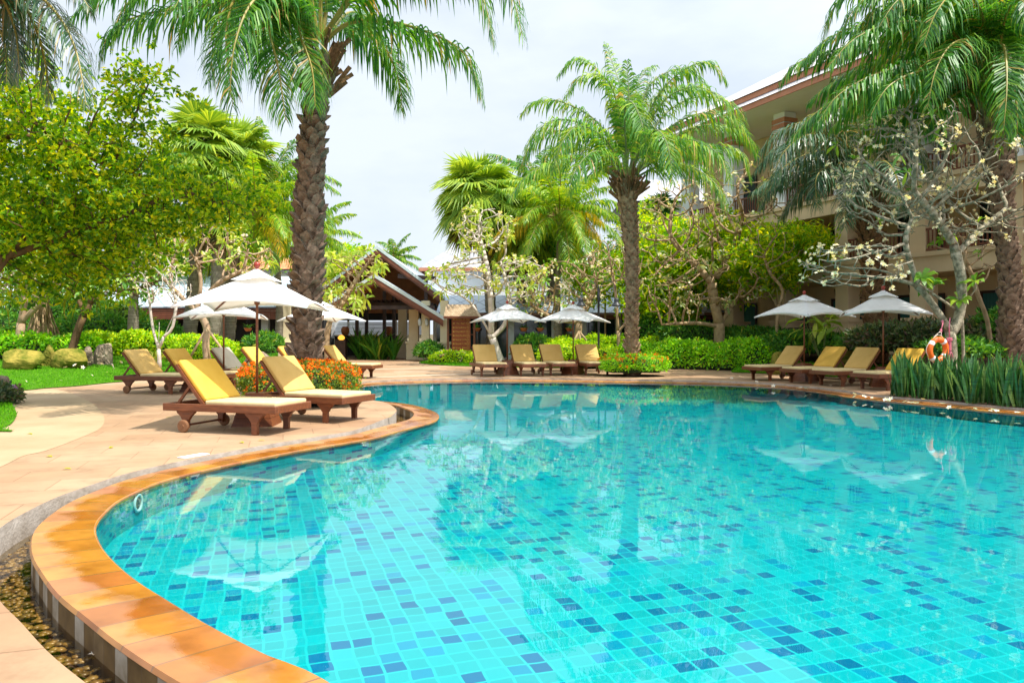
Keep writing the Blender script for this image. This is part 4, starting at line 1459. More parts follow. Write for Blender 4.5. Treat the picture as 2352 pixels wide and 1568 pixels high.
def fanpalm(label, base, c, n, Rf, pet, leaf='fan', dead=10, e_lo=-.9):
    t = thing('fan_palm', label, 'fan palm', base)
    mb = MB()
    path = [base, base * .6 + c * .4 + np.array([.15, 0, 0]), c]
    palm_trunk(mb, path, [.34, .28, .3], .2, prot=.25)
    mb.build('trunk', M['bark_ring'], t)
    mb, md = MB(), MB()
    for i in range(n + dead):
        isd = i >= n
        tt = i / n if not isd else 1
        e = 1.35 + (e_lo - 1.35) * tt if not isd else rng.uniform(-1.35, -.9)
        az = i * 2.39996 + rng.uniform(-.15, .15)
        q = md if isd else mb
        A = np.array([math.cos(az) * math.cos(e), math.sin(az) * math.cos(e), math.sin(e)])
        pl = pet * rng.uniform(.8, 1.15) * (.8 if isd else 1)
        p = c + A * pl - Z * pl * .12 * (1 - math.sin(max(e, 0)))
        q.tube([c, (c + p) / 2 + Z * .05, p], [.035, .022, .016], 4, 1)
        B = nrm(np.cross(A, Z) + 1e-6)
        Nf = nrm(np.cross(B, A))
        A2 = nrm(A * .7 - Z * .75 * math.cos(e) + rng.normal(0, .12, 3))
        B = nrm(np.cross(A2, Z * .3 + A) + np.cross(A, Z) * 1.5)
        B = nrm(B - A2 * np.dot(A2, B))
        Nf = nrm(np.cross(B, A2))
        ns = 34
        Rr = Rf * rng.uniform(.85, 1.1)
        cup = rng.uniform(.05, .3)
        th = np.linspace(-2.5, 2.5, ns)
        dirs = A2 * np.cos(th)[:, None] + B * np.sin(th)[:, None]
        dth = (th[1] - th[0]) * .56
        dl = A2 * np.cos(th - dth)[:, None] + B * np.sin(th - dth)[:, None]
        dr = A2 * np.cos(th + dth)[:, None] + B * np.sin(th + dth)[:, None]
        lenf = Rr * (1 - .10 * np.abs(th) / 2.5) * rng.uniform(.9, 1.06, ns)
        ln = lenf[:, None]
        pm = p + Nf * cup * Rr * .25
        tipd = rng.uniform(.05, .30, ns)[:, None]
        v = np.stack([np.broadcast_to(p, (ns, 3)), p + dl * ln * .55 + Nf * Rr * cup * .3, p + dirs * ln * .58 + Nf * Rr * (cup * .3 + .025), p + dr * ln * .55 + Nf * Rr * cup * .3,
                      p + dirs * ln + Nf * Rr * cup * .35 - Z * ln * tipd], 1).reshape(-1, 3)
        b = np.arange(ns)[:, None] * 5
        f = np.concatenate([b + np.array([[0, 1, 2]]), b + np.array([[0, 2, 3]]), b + np.array([[1, 4, 2]]), b + np.array([[2, 4, 3]])])
        q.add(v, f, 0)
    mb.build('crown', [M[leaf], M['petiole_g']], t)
    if dead:
        md.build('dead_fronds', [M['fan_dead'], M['petiole']], t)
    return t


fanpalm('tall fan palm with a skirt of dead brown leaves behind the far frangipani', W(1130, 805, 44.), W(1100, 455, 42.), 46, 1.8, 1.5, dead=20, e_lo=-1.15)
fanpalm('fan palm beside the first, its darker leaves hanging behind the two far umbrellas', W(1195, 805, 46.), W(1190, 520, 44.), 36, 2.0, 1.5, dead=12, e_lo=-1.1)
fanpalm('dark hanging fan palm crown filling the space behind the coconut trunk', W(1262, 805, 46.), W(1262, 520, 46.), 36, 2.0, 1.5, 'palm', dead=8, e_lo=-1.2)
fanpalm('bright green fan palm with a thick trunk behind the left frangipani', W(430, 812, 35.), W(458, 345, 35.), 32, 1.55, 1.25, dead=4, e_lo=-.7)
fanpalm('bright green fan palm close to the near palm fronds, right of the leafy tree', W(520, 812, 37.), W(540, 378, 37.), 30, 1.55, 1.2, dead=4, e_lo=-.8)
fanpalm('small dark fan palm behind the middle palm trunk', W(1515, 805, 44.), W(1515, 495, 44.), 20, 1.0, .8, 'palm', dead=0, e_lo=-.4)
fanpalm('fan palm with hanging dead leaves behind the left frangipani crown', W(480, 800, 33.), W(505, 515, 33.), 14, .9, .7, dead=14, e_lo=-.6)


# --- branching trees by space colonisation
def colonise(att, nodes, parents, step, infl, kill, iters=140, maxn=2600):
    nodes = [np.array(p, float) for p in nodes]
    parents = list(parents)
    A = np.array(att)
    Nn = np.array(nodes)
    dmat = np.linalg.norm(A[:, None] - Nn[None], axis=2)
    near = dmat.argmin(1)
    dist = dmat.min(1)
    for _ in range(iters):
        if len(A) == 0 or len(nodes) > maxn:
            break
        ok = dist < infl
        if not ok.any():
            break
        new, newp = [], []
        Narr = np.array(nodes)
        for u in np.unique(near[ok]):
            q = A[ok & (near == u)]
            dvec = nrm(q - Narr[u]).sum(0)
            dvec = nrm(dvec + rng.normal(0, .18, 3))
            p = Narr[u] + dvec * step
            if np.min(np.linalg.norm(Narr - p, axis=1)) < step * .35:
                continue
            new.append(p)
            newp.append(u)
        if not new:
            break
        base = len(nodes)
        nodes += new
        parents += newp
        Na = np.array(new)
        dn = np.linalg.norm(A[:, None] - Na[None], axis=2)
        j = dn.argmin(1)
        m = dn.min(1)
        up = m < dist
        dist = np.where(up, m, dist)
        near = np.where(up, base + j, near)
        keep = dist > kill
        A, near, dist = A[keep], near[keep], dist[keep]
    return np.array(nodes), parents


def ell(n, c, r, shell=.0):
    d_ = nrm(rng.normal(size=(n, 3)))
    u = rng.uniform(shell, 1, n) ** (1 / 2.4)
    return np.asarray(c) + d_ * u[:, None] * np.asarray(r)


def skeleton(mb, trunks, att, step, infl, kill, r0, ex, rmax, m=0, sides=6, tiptaper=.8):
    nodes, par = [], []
    for tr in trunks:
        tr = crom(tr, 6)
        dd = np.concatenate([[0], np.cumsum(np.linalg.norm(np.diff(tr, axis=0), axis=1))])
        k = max(3, int(dd[-1] / step))
        q = np.stack([np.interp(np.linspace(0, dd[-1], k), dd, tr[:, i]) for i in range(3)], 1)
        b = len(nodes)
        if b:
            j = int(np.argmin(np.linalg.norm(np.array(nodes) - q[0], axis=1)))
            conn = j if np.linalg.norm(nodes[j] - q[0]) < 1.0 else -1
        else:
            conn = -1
        for i in range(k):
            nodes.append(q[i])
            par.append(conn if i == 0 else b + i - 1)
    Nn, par = colonise(att, nodes, par, step, infl, kill)
    n = len(Nn)
    ch = [[] for _ in range(n)]
    for i, p in enumerate(par):
        if p >= 0:
            ch[p].append(i)
    rad = np.zeros(n)
    for i in range(n - 1, -1, -1):
        rad[i] = r0 if not ch[i] else sum(rad[c] ** ex for c in ch[i]) ** (1 / ex)
    # parents may come after children for connected trunks: a second pass
    for _ in range(2):
        for i in range(n - 1, -1, -1):
            if ch[i]:
                rad[i] = sum(rad[c] ** ex for c in ch[i]) ** (1 / ex)
    rad = np.minimum(rad, rmax)
    # draw chains
    for i in range(n):
        p = par[i]
        start = p < 0 or len(ch[p]) > 1
        if not start:
            continue
        chain = [i]
        while len(ch[chain[-1]]) == 1:
            chain.append(ch[chain[-1]][0])
        pts = ([Nn[p]] if p >= 0 else []) + [Nn[c] for c in chain]
        rr = ([min(rad[p], rad[chain[0]] * 1.25)] if p >= 0 else []) + [rad[c] for c in chain]
        if len(pts) < 2:
            continue
        rr = np.array(rr)
        pts = np.array(pts)
        if len(pts) > 4:
            pts[1:-1] = (pts[:-2] + pts[1:-1] * 2 + pts[2:]) / 4
        if p < 0:
            rr[:1] *= 1.35
            rr[1:2] *= 1.12
        if not ch[chain[-1]]:
            rr[-1] *= tiptaper
        sd = 5 if rr.max() < .04 else (7 if rr.max() < .12 else 12)
        mb.tube(pts, rr, sd, m)
    tips = [i for i in range(n) if not ch[i]]
    td = np.array([nrm(Nn[i] - Nn[par[i]]) if par[i] >= 0 else Z for i in tips])
    return Nn, par, rad, np.array([Nn[i] for i in tips]), td


def blossoms(mb, tips, td, prob, size, m=0, per=(3, 7)):
    for p, d_ in zip(tips, td):
        if rng.uniform() > prob:
            continue
        k = rng.integers(*per)
        for _ in range(k):
            c = p + nrm(d_ + rng.normal(0, .7, 3)) * rng.uniform(.5, 1.6) * size * 1.6
            nrmv = nrm(d_ * .6 + rng.normal(0, .6, 3) + Z * .3)
            u = nrm(np.cross(nrmv, rng.normal(size=3)))
            v = np.cross(nrmv, u)
            a = np.arange(5) * 2 * math.pi / 5 + rng.uniform(0, 6)
            D = np.cos(a)[:, None] * u + np.sin(a)[:, None] * v + nrmv * .35
            mb.leaves(np.repeat(c[None], 5, 0), D, np.repeat(nrmv[None], 5, 0), size, size * .62, m, .05, .05)


def rosettes(mb, tips, td, prob, per, Ln, Wd, m=0, spread=.9, droop=.35):
    P, D, Nn = [], [], []
    for p, d_ in zip(tips, td):
        if rng.uniform() > prob:
            continue
        k = rng.integers(*per)
        u = nrm(np.cross(d_, rng.normal(size=3)))
        v = np.cross(d_, u)
        for j in range(k):
            a = j * 2.399 + rng.uniform(-.3, .3)
            o = math.cos(a) * u + math.sin(a) * v
            dd = nrm(o * spread + d_ * rng.uniform(.2, .9) + Z * .15)
            P.append(p)
            D.append(dd)
            Nn.append(nrm(d_ + Z * .5))
    if P:
        n = len(P)
        mb.leaves6(np.array(P), np.array(D), np.array(Nn), rng.uniform(.7, 1.15, n) * Ln, rng.uniform(.8, 1.15, n) * Wd, m, droop)


def frangipani(label, trunks, ells, natt, bark, leafm, Y=None, step=.24, kill=.33, infl=2.2, r0=.02, ex=2.35, rmax=.2, flow=.4, leafp=.3, per=(4, 9), Ln=.26, Wd=.075, fs=.05, name='frangipani_tree', shell=.35, grp='frangipani trees'):
    base = trunks[0][0]
    t = thing(name, label, 'tree', base, 0, grp)
    att = np.concatenate([ell(int(natt * f), c, r, shell) for c, r, f in ells])
    mb = MB()
    Nn, par, rad, tips, td = skeleton(mb, trunks, att, step, infl, kill, r0, ex, rmax)
    mb.build('trunk', M[bark], t, smooth=True)
    if leafp > 0:
        mb = MB()
        rosettes(mb, tips, td, leafp, per, Ln, Wd)
        mb.build('crown', M[leafm], t)
    if flow > 0:
        mb = MB()
        blossoms(mb, tips, td, flow, fs)
        mb.build('blossoms', M['flower_w'], t)
    return t, tips, td


def E(px, py, Y, rx, ry, rd, f=1.):
    return (W(px, py, Y), np.array([rx / F * Y, rd, ry / F * Y]), f)


def onground(p, z):
    p = p.copy()
    p[2] = z
    return p


# big frangipani on the right (life ring hangs here)
Yb = 19.6
frangipani('large bare frangipani with grey green branches and cream flowers, life ring hanging from it',
           [[onground(W(2188, 840, Yb), .1), W(2184, 770, Yb), W(2160, 725, Yb), W(2110, 660, Yb), W(2050, 640, Yb - .3)],
            [W(2184, 770, Yb), W(2205, 720, Yb + .1), W(2208, 640, Yb), W(2190, 560, Yb)],
            [W(2190, 560, Yb), W(2150, 500, Yb - .3), W(2100, 440, Yb - .4)],
            [W(2190, 590, Yb), W(2250, 530, Yb + .3), W(2310, 480, Yb + .5)],
            [W(2110, 660, Yb), W(2080, 560, Yb - .5), W(2095, 500, Yb - .6)]],
           [E(2080, 400, Yb, 170, 150, 2.0, .42), E(2260, 430, Yb, 140, 130, 2.0, .28), E(1960, 610, Yb - .5, 140, 60, 1.5, .18), E(2120, 290, Yb, 130, 70, 1.4, .12)],
           1750, 'bark_grey', 'plum', step=.2, kill=.22, infl=1.4, r0=.0145, ex=2.62, rmax=.125, flow=.5, leafp=.06, per=(3, 7), Ln=.3, Wd=.085, fs=.06)
# leaf rosettes hanging low on the same side belong to a young frangipani
frangipani('young frangipani with large dark green leaf rosettes above the life ring',
           [[onground(W(2215, 830, 19.9), .1), W(2210, 740, 19.9), W(2205, 690, 19.6)], [W(2210, 720, 19.8), W(2150, 680, 19.4), W(2110, 650, 19.2)], [W(2208, 700, 19.7), W(2250, 660, 19.4)]],
           [E(2110, 640, 19.2, 26, 12, .3, .34), E(2150, 655, 19.2, 26, 12, .3, .33), E(2245, 640, 19.3, 24, 12, .3, .33)], 12, 'bark_grey', 'plum', step=.2, kill=.3, r0=.022, flow=0, leafp=1., per=(9, 14), Ln=.42, Wd=.12, infl=3.)
# right middle frangipani
Yb = 33.
frangipani('wide old frangipani with olive leaves and gnarled tan trunk between the hedge and the hotel',
           [[onground(W(1650, 790, Yb), .5), W(1652, 750, Yb), W(1640, 690, Yb), W(1632, 620, Yb)],
            [W(1652, 750, Yb), W(1600, 742, Yb - .5), W(1520, 745, Yb - .8)],
            [W(1652, 748, Yb), W(1690, 690, Yb), W(1720, 640, Yb)],
            [W(1636, 650, Yb), W(1590, 600, Yb), W(1550, 560, Yb)],
            [W(1636, 650, Yb), W(1680, 580, Yb + .4), W(1700, 520, Yb)]],
           [E(1560, 520, Yb, 110, 110, 2.4, .25), E(1690, 480, Yb, 140, 110, 2.4, .3), E(1640, 640, Yb - .5, 170, 70, 2.0, .3), E(1540, 680, Yb - .7, 70, 50, 1.5, .15)],
           1100, 'bark_tan', 'plum_grey', step=.27, kill=.3, infl=2.2, r0=.021, rmax=.34, flow=.42, leafp=.42, per=(3, 7), Ln=.34, Wd=.1, fs=.07)
# frangipani by the direction board
Yb = 36.
frangipani('pale barked frangipani behind the direction board and the far umbrella',
           [[onground(W(1152, 832, Yb), .02), W(1140, 800, Yb), W(1128, 770, Yb), W(1105, 730, Yb), W(1085, 700, Yb)],
            [W(1130, 775, Yb), W(1160, 745, Yb), W(1170, 690, Yb), W(1150, 600, Yb)],
            [W(1128, 770, Yb), W(1128, 700, Yb - .3), W(1120, 620, Yb), W(1100, 540, Yb)]],
           [E(1110, 530, Yb, 75, 60, 1.8, .3), E(1060, 640, Yb, 80, 50, 1.8, .35), E(1190, 640, Yb, 75, 60, 1.8, .35)],
           800, 'bark_white', 'plum_pale', step=.24, kill=.28, r0=.02, rmax=.2, flow=.6, leafp=.75, per=(4, 9), Ln=.36, Wd=.1, fs=.085)
frangipani('gnarled frangipani propped by wooden stakes behind the second far umbrella',
           [[onground(W(1318, 828, Yb), .3), W(1322, 790, Yb), W(1330, 755, Yb), W(1325, 715, Yb)], [W(1328, 740, Yb), W(1270, 730, Yb), W(1220, 700, Yb)], [W(1328, 735, Yb), W(1355, 690, Yb), W(1370, 640, Yb)]],
           [E(1300, 650, Yb, 100, 60, 1.8, .6), E(1370, 620, Yb + .5, 60, 50, 1.5, .3), E(1230, 690, Yb, 50, 40, 1.2, .2)],
           800, 'bark_tan', 'plum', step=.24, kill=.28, r0=.02, rmax=.25, flow=.45, leafp=.34, per=(3, 7), Ln=.34, Wd=.095, fs=.075)
frangipani('forked bare frangipani trunk standing just left of the middle palm',
           [[onground(W(1422, 815, 33.5), .3), W(1420, 765, 33.5), W(1418, 735, 33.5), W(1416, 690, 33.5)], [W(1421, 762, 33.5), W(1445, 730, 33.5), W(1450, 690, 33.5)]],
           [E(1400, 590, 33.5, 60, 50, 1.2, .5), E(1450, 610, 33.5, 55, 60, 1.2, .5)], 150, 'bark_tan', 'plum', step=.28, kill=.36, r0=.02, rmax=.18, flow=.6, leafp=.35, Ln=.3, Wd=.09, fs=.07)
# frangipani right behind the big palm trunk
Yb = 29.
frangipani('leafy frangipani with light green rosettes just behind the big palm trunk',
           [[onground(W(754, 830, Yb), .02), W(750, 780, Yb), W(757, 740, Yb), W(765, 700, Yb)], [W(757, 740, Yb), W(790, 690, Yb), W(820, 640, Yb), W(845, 605, Yb)]],
           [E(790, 680, Yb, 65, 40, 1.2, .4), E(830, 610, Yb, 60, 45, 1.2, .35), E(770, 620, Yb, 50, 50, 1.2, .25)],
           330, 'bark_tan', 'plum_pale', step=.22, kill=.28, r0=.02, rmax=.2, flow=.25, leafp=.95, per=(6, 11), Ln=.38, Wd=.1, fs=.06)
# left frangipani
Yb = 28.
frangipani('frangipani with thick twisted orange tan trunk propped by stakes behind the left umbrella',
           [[onground(W(478, 815, Yb), .35), W(472, 790, Yb), W(476, 750, Yb), W(455, 718, Yb), W(425, 690, Yb), W(385, 650, Yb), W(350, 615, Yb)],
            [W(452, 712, Yb), W(462, 650, Yb), W(450, 590, Yb)], [W(465, 690, Yb), W(500, 650, Yb), W(560, 620, Yb)], [W(395, 660, Yb), W(392, 620, Yb), W(405, 580, Yb)]],
           [E(450, 560, Yb, 130, 70, 1.8, .5), E(560, 590, Yb, 70, 50, 1.5, .3), E(360, 600, Yb, 60, 40, 1.2, .2)],
           800, 'bark_plum', 'plum_pale', step=.22, kill=.27, r0=.016, rmax=.2, flow=.35, leafp=.5, per=(4, 8), Ln=.3, Wd=.085, fs=.06)
frangipani('slender white stemmed young frangipani growing from the left lawn',
           [[onground(W(366, 838, 25.), .4), W(364, 800, 25.), W(352, 760, 25.), W(345, 710, 25.)], [W(365, 800, 25.), W(380, 765, 25.), W(400, 720, 25.)], [W(364, 795, 25.), W(366, 740, 25.)], [W(378, 770, 25.), W(395, 760, 25.), W(405, 700, 25.)]],
           [E(360, 640, 25., 55, 60, 1., .6), E(405, 660, 25., 35, 50, .9, .4)], 420, 'bark_white', 'plum_pale', step=.18, kill=.2, r0=.011, rmax=.08, flow=.12, leafp=.12, per=(2, 5), Ln=.2, Wd=.06, fs=.05)
Yb = 28.5
frangipani('leafy frangipani with a forked orange lit trunk at the far left behind the hedge',
           [[onground(W(44, 825, Yb), .55), W(46, 770, Yb), W(52, 720, Yb), W(60, 660, Yb)], [W(50, 735, Yb), W(90, 700, Yb), W(115, 660, Yb), W(160, 610, Yb)], [W(56, 680, Yb), W(20, 630, Yb)]],
           [E(120, 625, Yb, 120, 60, 1.8, .6), E(20, 620, Yb, 70, 70, 1.5, .4)], 800, 'bark_plum', 'plum', step=.25, kill=.29, r0=.02, rmax=.24, flow=.05, leafp=.95, per=(6, 11), Ln=.32, Wd=.09)
frangipani('leafy frangipani with curved dark trunk behind the middle of the left hedge',
           [[onground(W(160, 822, Yb), .6), W(175, 770, Yb), W(190, 730, Yb), W(215, 680, Yb), W(240, 640, Yb)], [W(195, 720, Yb), W(170, 670, Yb), W(150, 640, Yb)]],
           [E(230, 640, Yb, 120, 55, 1.6, .6), E(310, 645, Yb - .5, 75, 45, 1.4, .4)], 800, 'bark_dark', 'plum', step=.25, kill=.29, r0=.02, rmax=.26, flow=.08, leafp=.95, per=(6, 11), Ln=.32, Wd=.09)
# twisted tree right, near the umbrellas
frangipani('small crooked tree with dark twisted trunk between the hedge and the far right umbrella',
           [[onground(W(1782, 800, 31.), .5), W(1785, 740, 31.), W(1790, 700, 31.), W(1800, 665, 31.), W(1770, 630, 31.), W(1755, 590, 31.)], [W(1785, 705, 31.), W(1765, 670, 31.)]],
           [E(1780, 570, 31., 70, 60, 1.4, 1.)], 120, 'bark_tan', 'bright', step=.26, kill=.36, r0=.018, rmax=.16, flow=0, leafp=1., per=(6, 10), Ln=.26, Wd=.075, name='crooked_tree', grp=None)
frangipani('leaning pale trunked frangipani behind the snake plants, close to the right edge',
           [[onground(W(2285, 800, 22.), .2), W(2268, 735, 22.), W(2250, 690, 22.), W(2235, 640, 22.), W(2215, 590, 22.)]],
           [E(2200, 540, 22.5, 60, 50, 1.2, .5), E(2280, 580, 22.5, 60, 50, 1.2, .5)], 110, 'bark_tan', 'plum', step=.25, kill=.36, r0=.017, rmax=.14, flow=.3, leafp=.2, Ln=.26, Wd=.08)


def leafy(label, trunks, ells, natt, bark, leafm, nleaf, size, aspect=.6, step=.35, kill=.45, infl=3., r0=.011, ex=2.5, rmax=.25, sig=.28, name='leafy_tree', cat='tree', up=.7, per=9):
    base = trunks[0][0]
    t = thing(name, label, cat, base)
    att = np.concatenate([ell(int(natt * f), c, r, .0) for c, r, f in ells])
    mb = MB()
    Nn, par, rad, tips, td = skeleton(mb, trunks, att, step, infl, kill, r0, ex, rmax)
    mb.build('trunk', M[bark], t, smooth=True)
    thin = np.where(rad < r0 * 3.2)[0]
    # sprays: clumps of leaves round the twigs
    ncl = nleaf // per
    ci = rng.choice(thin, ncl)
    cc = Nn[ci] + rng.normal(0, sig, (ncl, 3))
    idx = np.repeat(np.arange(ncl), per)
    n = len(idx)
    az = rng.uniform(0, 6.28, ncl)
    axis = np.stack([np.cos(az), np.sin(az), rng.uniform(-.5, .35, ncl)], 1)
    P = cc[idx] + axis[idx] * rng.uniform(-.7, .7, (n, 1)) * size * 1.6 * per / 9 + rng.normal(0, size * .35, (n, 3))
    D = nrm(axis[idx] * .7 + rng.normal(0, .7, (n, 3)))
    Nv = nrm(np.column_stack([rng.normal(0, .6, n), rng.normal(0, .6, n), np.full(n, up)]))
    mb = MB()
    mb.leaves(P, D, Nv, size * rng.uniform(.5, 1.35, n), size * aspect * rng.uniform(.7, 1.2, n), 0, .15, .12)
    mb.build('crown', M[leafm], t)
    return t


Yb = 16.
leafy('huge leafy tree with dense yellow green foliage filling the upper left of the picture',
      [[onground(W(-70, 920, 15.), .05), W(-60, 760, 15.), W(-30, 640, 15.2), W(10, 590, 15.3)],
       [W(-40, 660, 15.2), W(60, 540, 15.5), W(105, 450, 16), W(110, 380, 16)], [W(-30, 640, 15.2), W(-10, 340, 15.5), W(100, 320, 15.5), W(220, 370, 15.8), W(300, 400, 16)],
       [W(20, 590, 15.4), W(200, 520, 16), W(330, 480, 16.5), W(400, 430, 16.5), W(480, 470, 16.5)]],
      [E(60, 300, Yb, 170, 150, 2.0, .17), E(70, 500, Yb, 170, 140, 2.0, .17), E(240, 360, Yb, 140, 140, 2.0, .18), E(230, 510, Yb + .5, 170, 110, 2.2, .2), E(430, 460, Yb + .8, 120, 65, 1.8, .16), E(320, 190, Yb, 80, 50, .9, .02), E(520, 440, Yb + .8, 45, 50, 1., .04), E(535, 480, Yb + .8, 45, 45, 1.2, .04), E(150, 620, Yb + 1, 170, 60, 1.5, .1)],
      1500, 'bark_dark', 'broad', 28000, .135, .6, step=.3, kill=.36, infl=3., sig=.26, r0=.012, rmax=.3, per=14, up=.45)
leafy('bright lime green tree filling the space behind the old frangipani',
      [[onground(W(1600, 800, 37.), .3), W(1600, 730, 37.), W(1595, 660, 37.)], [W(1597, 690, 37.), W(1650, 640, 37.), W(1700, 600, 37.)]],
      [E(1560, 600, 37., 110, 90, 2.2, .4), E(1680, 590, 37., 120, 90, 2.2, .35), E(1520, 690, 36.5, 90, 60, 1.5, .25)],
      900, 'bark_tan', 'bright', 30000, .26, .5, step=.5, kill=.6, infl=4., sig=.35, r0=.014)
leafy('leafy green tree standing close to the hotel balcony above the hedge',
      [[onground(W(1795, 800, 33.), .6), W(1785, 720, 33.), W(1775, 650, 33.)]],
      [E(1760, 600, 33., 100, 65, 1.8, .55), E(1830, 560, 32.5, 70, 40, 1.4, .3)], 520, 'bark_tan', 'bright', 14000, .26, .36, step=.4, kill=.5, infl=4., sig=.3, r0=.013)
leafy('green tree behind the middle frangipani, left of the palm trunk',
      [[onground(W(1390, 800, 40.), .3), W(1390, 700, 40.), W(1385, 650, 40.)]],
      [E(1370, 630, 40., 75, 60, 1.6, .6), E(1470, 560, 40., 60, 90, 1.6, .4)], 300, 'bark_tan', 'bright', 8000, .22, .5, step=.45, kill=.55, infl=5., sig=.35)
leafy('pale green backdrop tree filling the gap behind the left frangipani crown', [[onground(W(480, 800, 50.), 0.), W(480, 640, 50.)]],
      [E(400, 560, 50., 110, 70, 3., .5), E(560, 530, 50., 90, 90, 3., .5)], 420, 'bark_dark', 'bright', 12000, .34, .5, step=.7, kill=.8, infl=8., sig=.5, r0=.02)
leafy('tall backdrop tree beyond the left pavilion roof', [[onground(W(130, 800, 55.), 0.), W(130, 600, 55.)]],
      [E(80, 520, 55., 170, 130, 4., .5), E(300, 560, 56., 140, 90, 4., .5)], 500, 'bark_dark', 'broad', 12000, .38, .6, step=.9, kill=1., infl=9., sig=.7, r0=.03)
leafy('backdrop tree behind the orange roofed house', [[onground(W(570, 800, 66.), 0.), W(570, 620, 66.)]],
      [E(560, 560, 66., 110, 55, 4., 1.)], 260, 'bark_dark', 'bright', 6000, .42, .6, step=.9, kill=1., infl=9., sig=.7, r0=.03)
leafy('backdrop bushes of a tree beyond the gable roof, left of the distant palm', [[onground(W(800, 800, 66.), 0.), W(800, 660, 66.)]],
      [E(800, 615, 66., 90, 40, 4., 1.)], 200, 'bark_dark', 'bright', 4500, .42, .6, step=.9, kill=1., infl=9., sig=.7, r0=.03)


# --- hedges, bushes
def hedge(label, path, w, h, z0, nleaf, size, leafm, name='hedge', cat='hedge', top_flat=.6, lump=.08):
    C = crom([np.array(p)[:2] for p in path], 8)
    dd = np.concatenate([[0], np.cumsum(np.linalg.norm(np.diff(C, axis=0), axis=1))])
    o = C[0]
    t = thing(name, label, cat, (o[0], o[1], z0[0] if isinstance(z0, tuple) else z0))
    za, zb_ = z0 if isinstance(z0, tuple) else (z0, z0)
    Lt = dd[-1]
    def at(u, phi, k=1.):
        P = np.stack([np.interp(u * Lt, dd, C[:, i]) for i in range(2)], 1)
        P1 = np.stack([np.interp(np.clip(u + .01, 0, 1) * Lt, dd, C[:, i]) for i in range(2)], 1)
        P0 = np.stack([np.interp(np.clip(u - .01, 0, 1) * Lt, dd, C[:, i]) for i in range(2)], 1)
        T = P1 - P0
        T /= np.linalg.norm(T, axis=1, keepdims=True)
        Nv = np.stack([T[:, 1], -T[:, 0]], 1)
        c, s_ = np.cos(phi), np.sin(phi)
        q = 2 / 3.2
        cx = np.sign(c) * np.abs(c) ** q
        sz = np.abs(s_) ** q
        endt = np.clip(np.minimum(u, 1 - u) * Lt / (w * .5), 0, 1)
        endk = np.sqrt(np.clip(1 - (1 - endt) ** 2, .02, 1))
        lumpv = 1 + lump * np.sin(u * Lt * 2.1 + 1.3 * phi) + lump * .7 * np.sin(u * Lt * 4.7 + 2.9)
        x = cx * w / 2 * endk * k * lumpv
        z = sz * h * (endk * .5 + .5) * k * lumpv
        xyz = np.column_stack([P + Nv * x[:, None], za + (zb_ - za) * u + z])
        out = nrm(np.column_stack([Nv * c[:, None], s_]))
        return xyz, out
    n = nleaf
    u = rng.uniform(0, 1, n)
    phi = rng.uniform(0, math.pi, n)
    P, O = at(u, phi, 1.)
    P = P + O * rng.normal(-.02, .05, (n, 1))
    D = nrm(rng.normal(0, 1, (n, 3)) + O * .5 + Z * .25)
    Nv = nrm(O + Z * .5 + rng.normal(0, .45, (n, 3)))
    mb = MB()
    mb.leaves(P, D, Nv, size * rng.uniform(.7, 1.3, n), size * .55 * rng.uniform(.8, 1.2, n), 0, .15, .1)
    mb.build('foliage', M[leafm], t)
    # inner mass of twigs
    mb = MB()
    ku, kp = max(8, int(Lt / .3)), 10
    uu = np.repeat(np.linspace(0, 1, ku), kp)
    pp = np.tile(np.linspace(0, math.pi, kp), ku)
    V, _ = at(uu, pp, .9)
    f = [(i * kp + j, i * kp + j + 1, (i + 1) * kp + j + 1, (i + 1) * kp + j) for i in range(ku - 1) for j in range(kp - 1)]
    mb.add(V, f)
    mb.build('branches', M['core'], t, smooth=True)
    return t


def blob_leaves(mb, c, r, n, size, aspect=.5, m=0, flat=.0, power=2.6, lower=-.15):
    d_ = nrm(rng.normal(size=(n * 2, 3)))
    d_ = d_[d_[:, 2] > lower][:n]
    n = len(d_)
    q = (np.abs(d_) ** power).sum(1) ** (-1 / power)
    lump = 1 + .07 * np.sin(d_[:, 0] * 7 + d_[:, 1] * 5 + c[0]) + .05 * np.sin(d_[:, 1] * 13 + d_[:, 2] * 9)
    P = np.asarray(c) + d_ * q[:, None] * np.asarray(r) * lump[:, None] * rng.normal(.99, .045, (n, 1))
    D = nrm(rng.normal(0, 1, (n, 3)) + d_ * .6 + Z * .2)
    Nv = nrm(d_ + Z * .4 + rng.normal(0, .5, (n, 3)))
    mb.leaves(P, D, Nv, size * rng.uniform(.7, 1.3, n), size * aspect * rng.uniform(.8, 1.2, n), m, .15, .1)
    return P, d_


def core_blob(mb, c, r, k=.86, m=0, power=2.6):
    nu, nv = 18, 9
    vs = []
    for i in range(nv + 1):
        th = i / nv * math.pi * .62
        for j in range(nu):
            a = j / nu * 2 * math.pi
            d_ = np.array([math.sin(th) * math.cos(a), math.sin(th) * math.sin(a), math.cos(th)])
            q = (np.abs(d_) ** power).sum() ** (-1 / power)
            vs.append(np.asarray(c) + d_ * q * np.asarray(r) * k)
    f = [(i * nu + j, i * nu + (j + 1) % nu, (i + 1) * nu + (j + 1) % nu, (i + 1) * nu + j) for i in range(nv) for j in range(nu)]
    mb.add(vs, f, m)


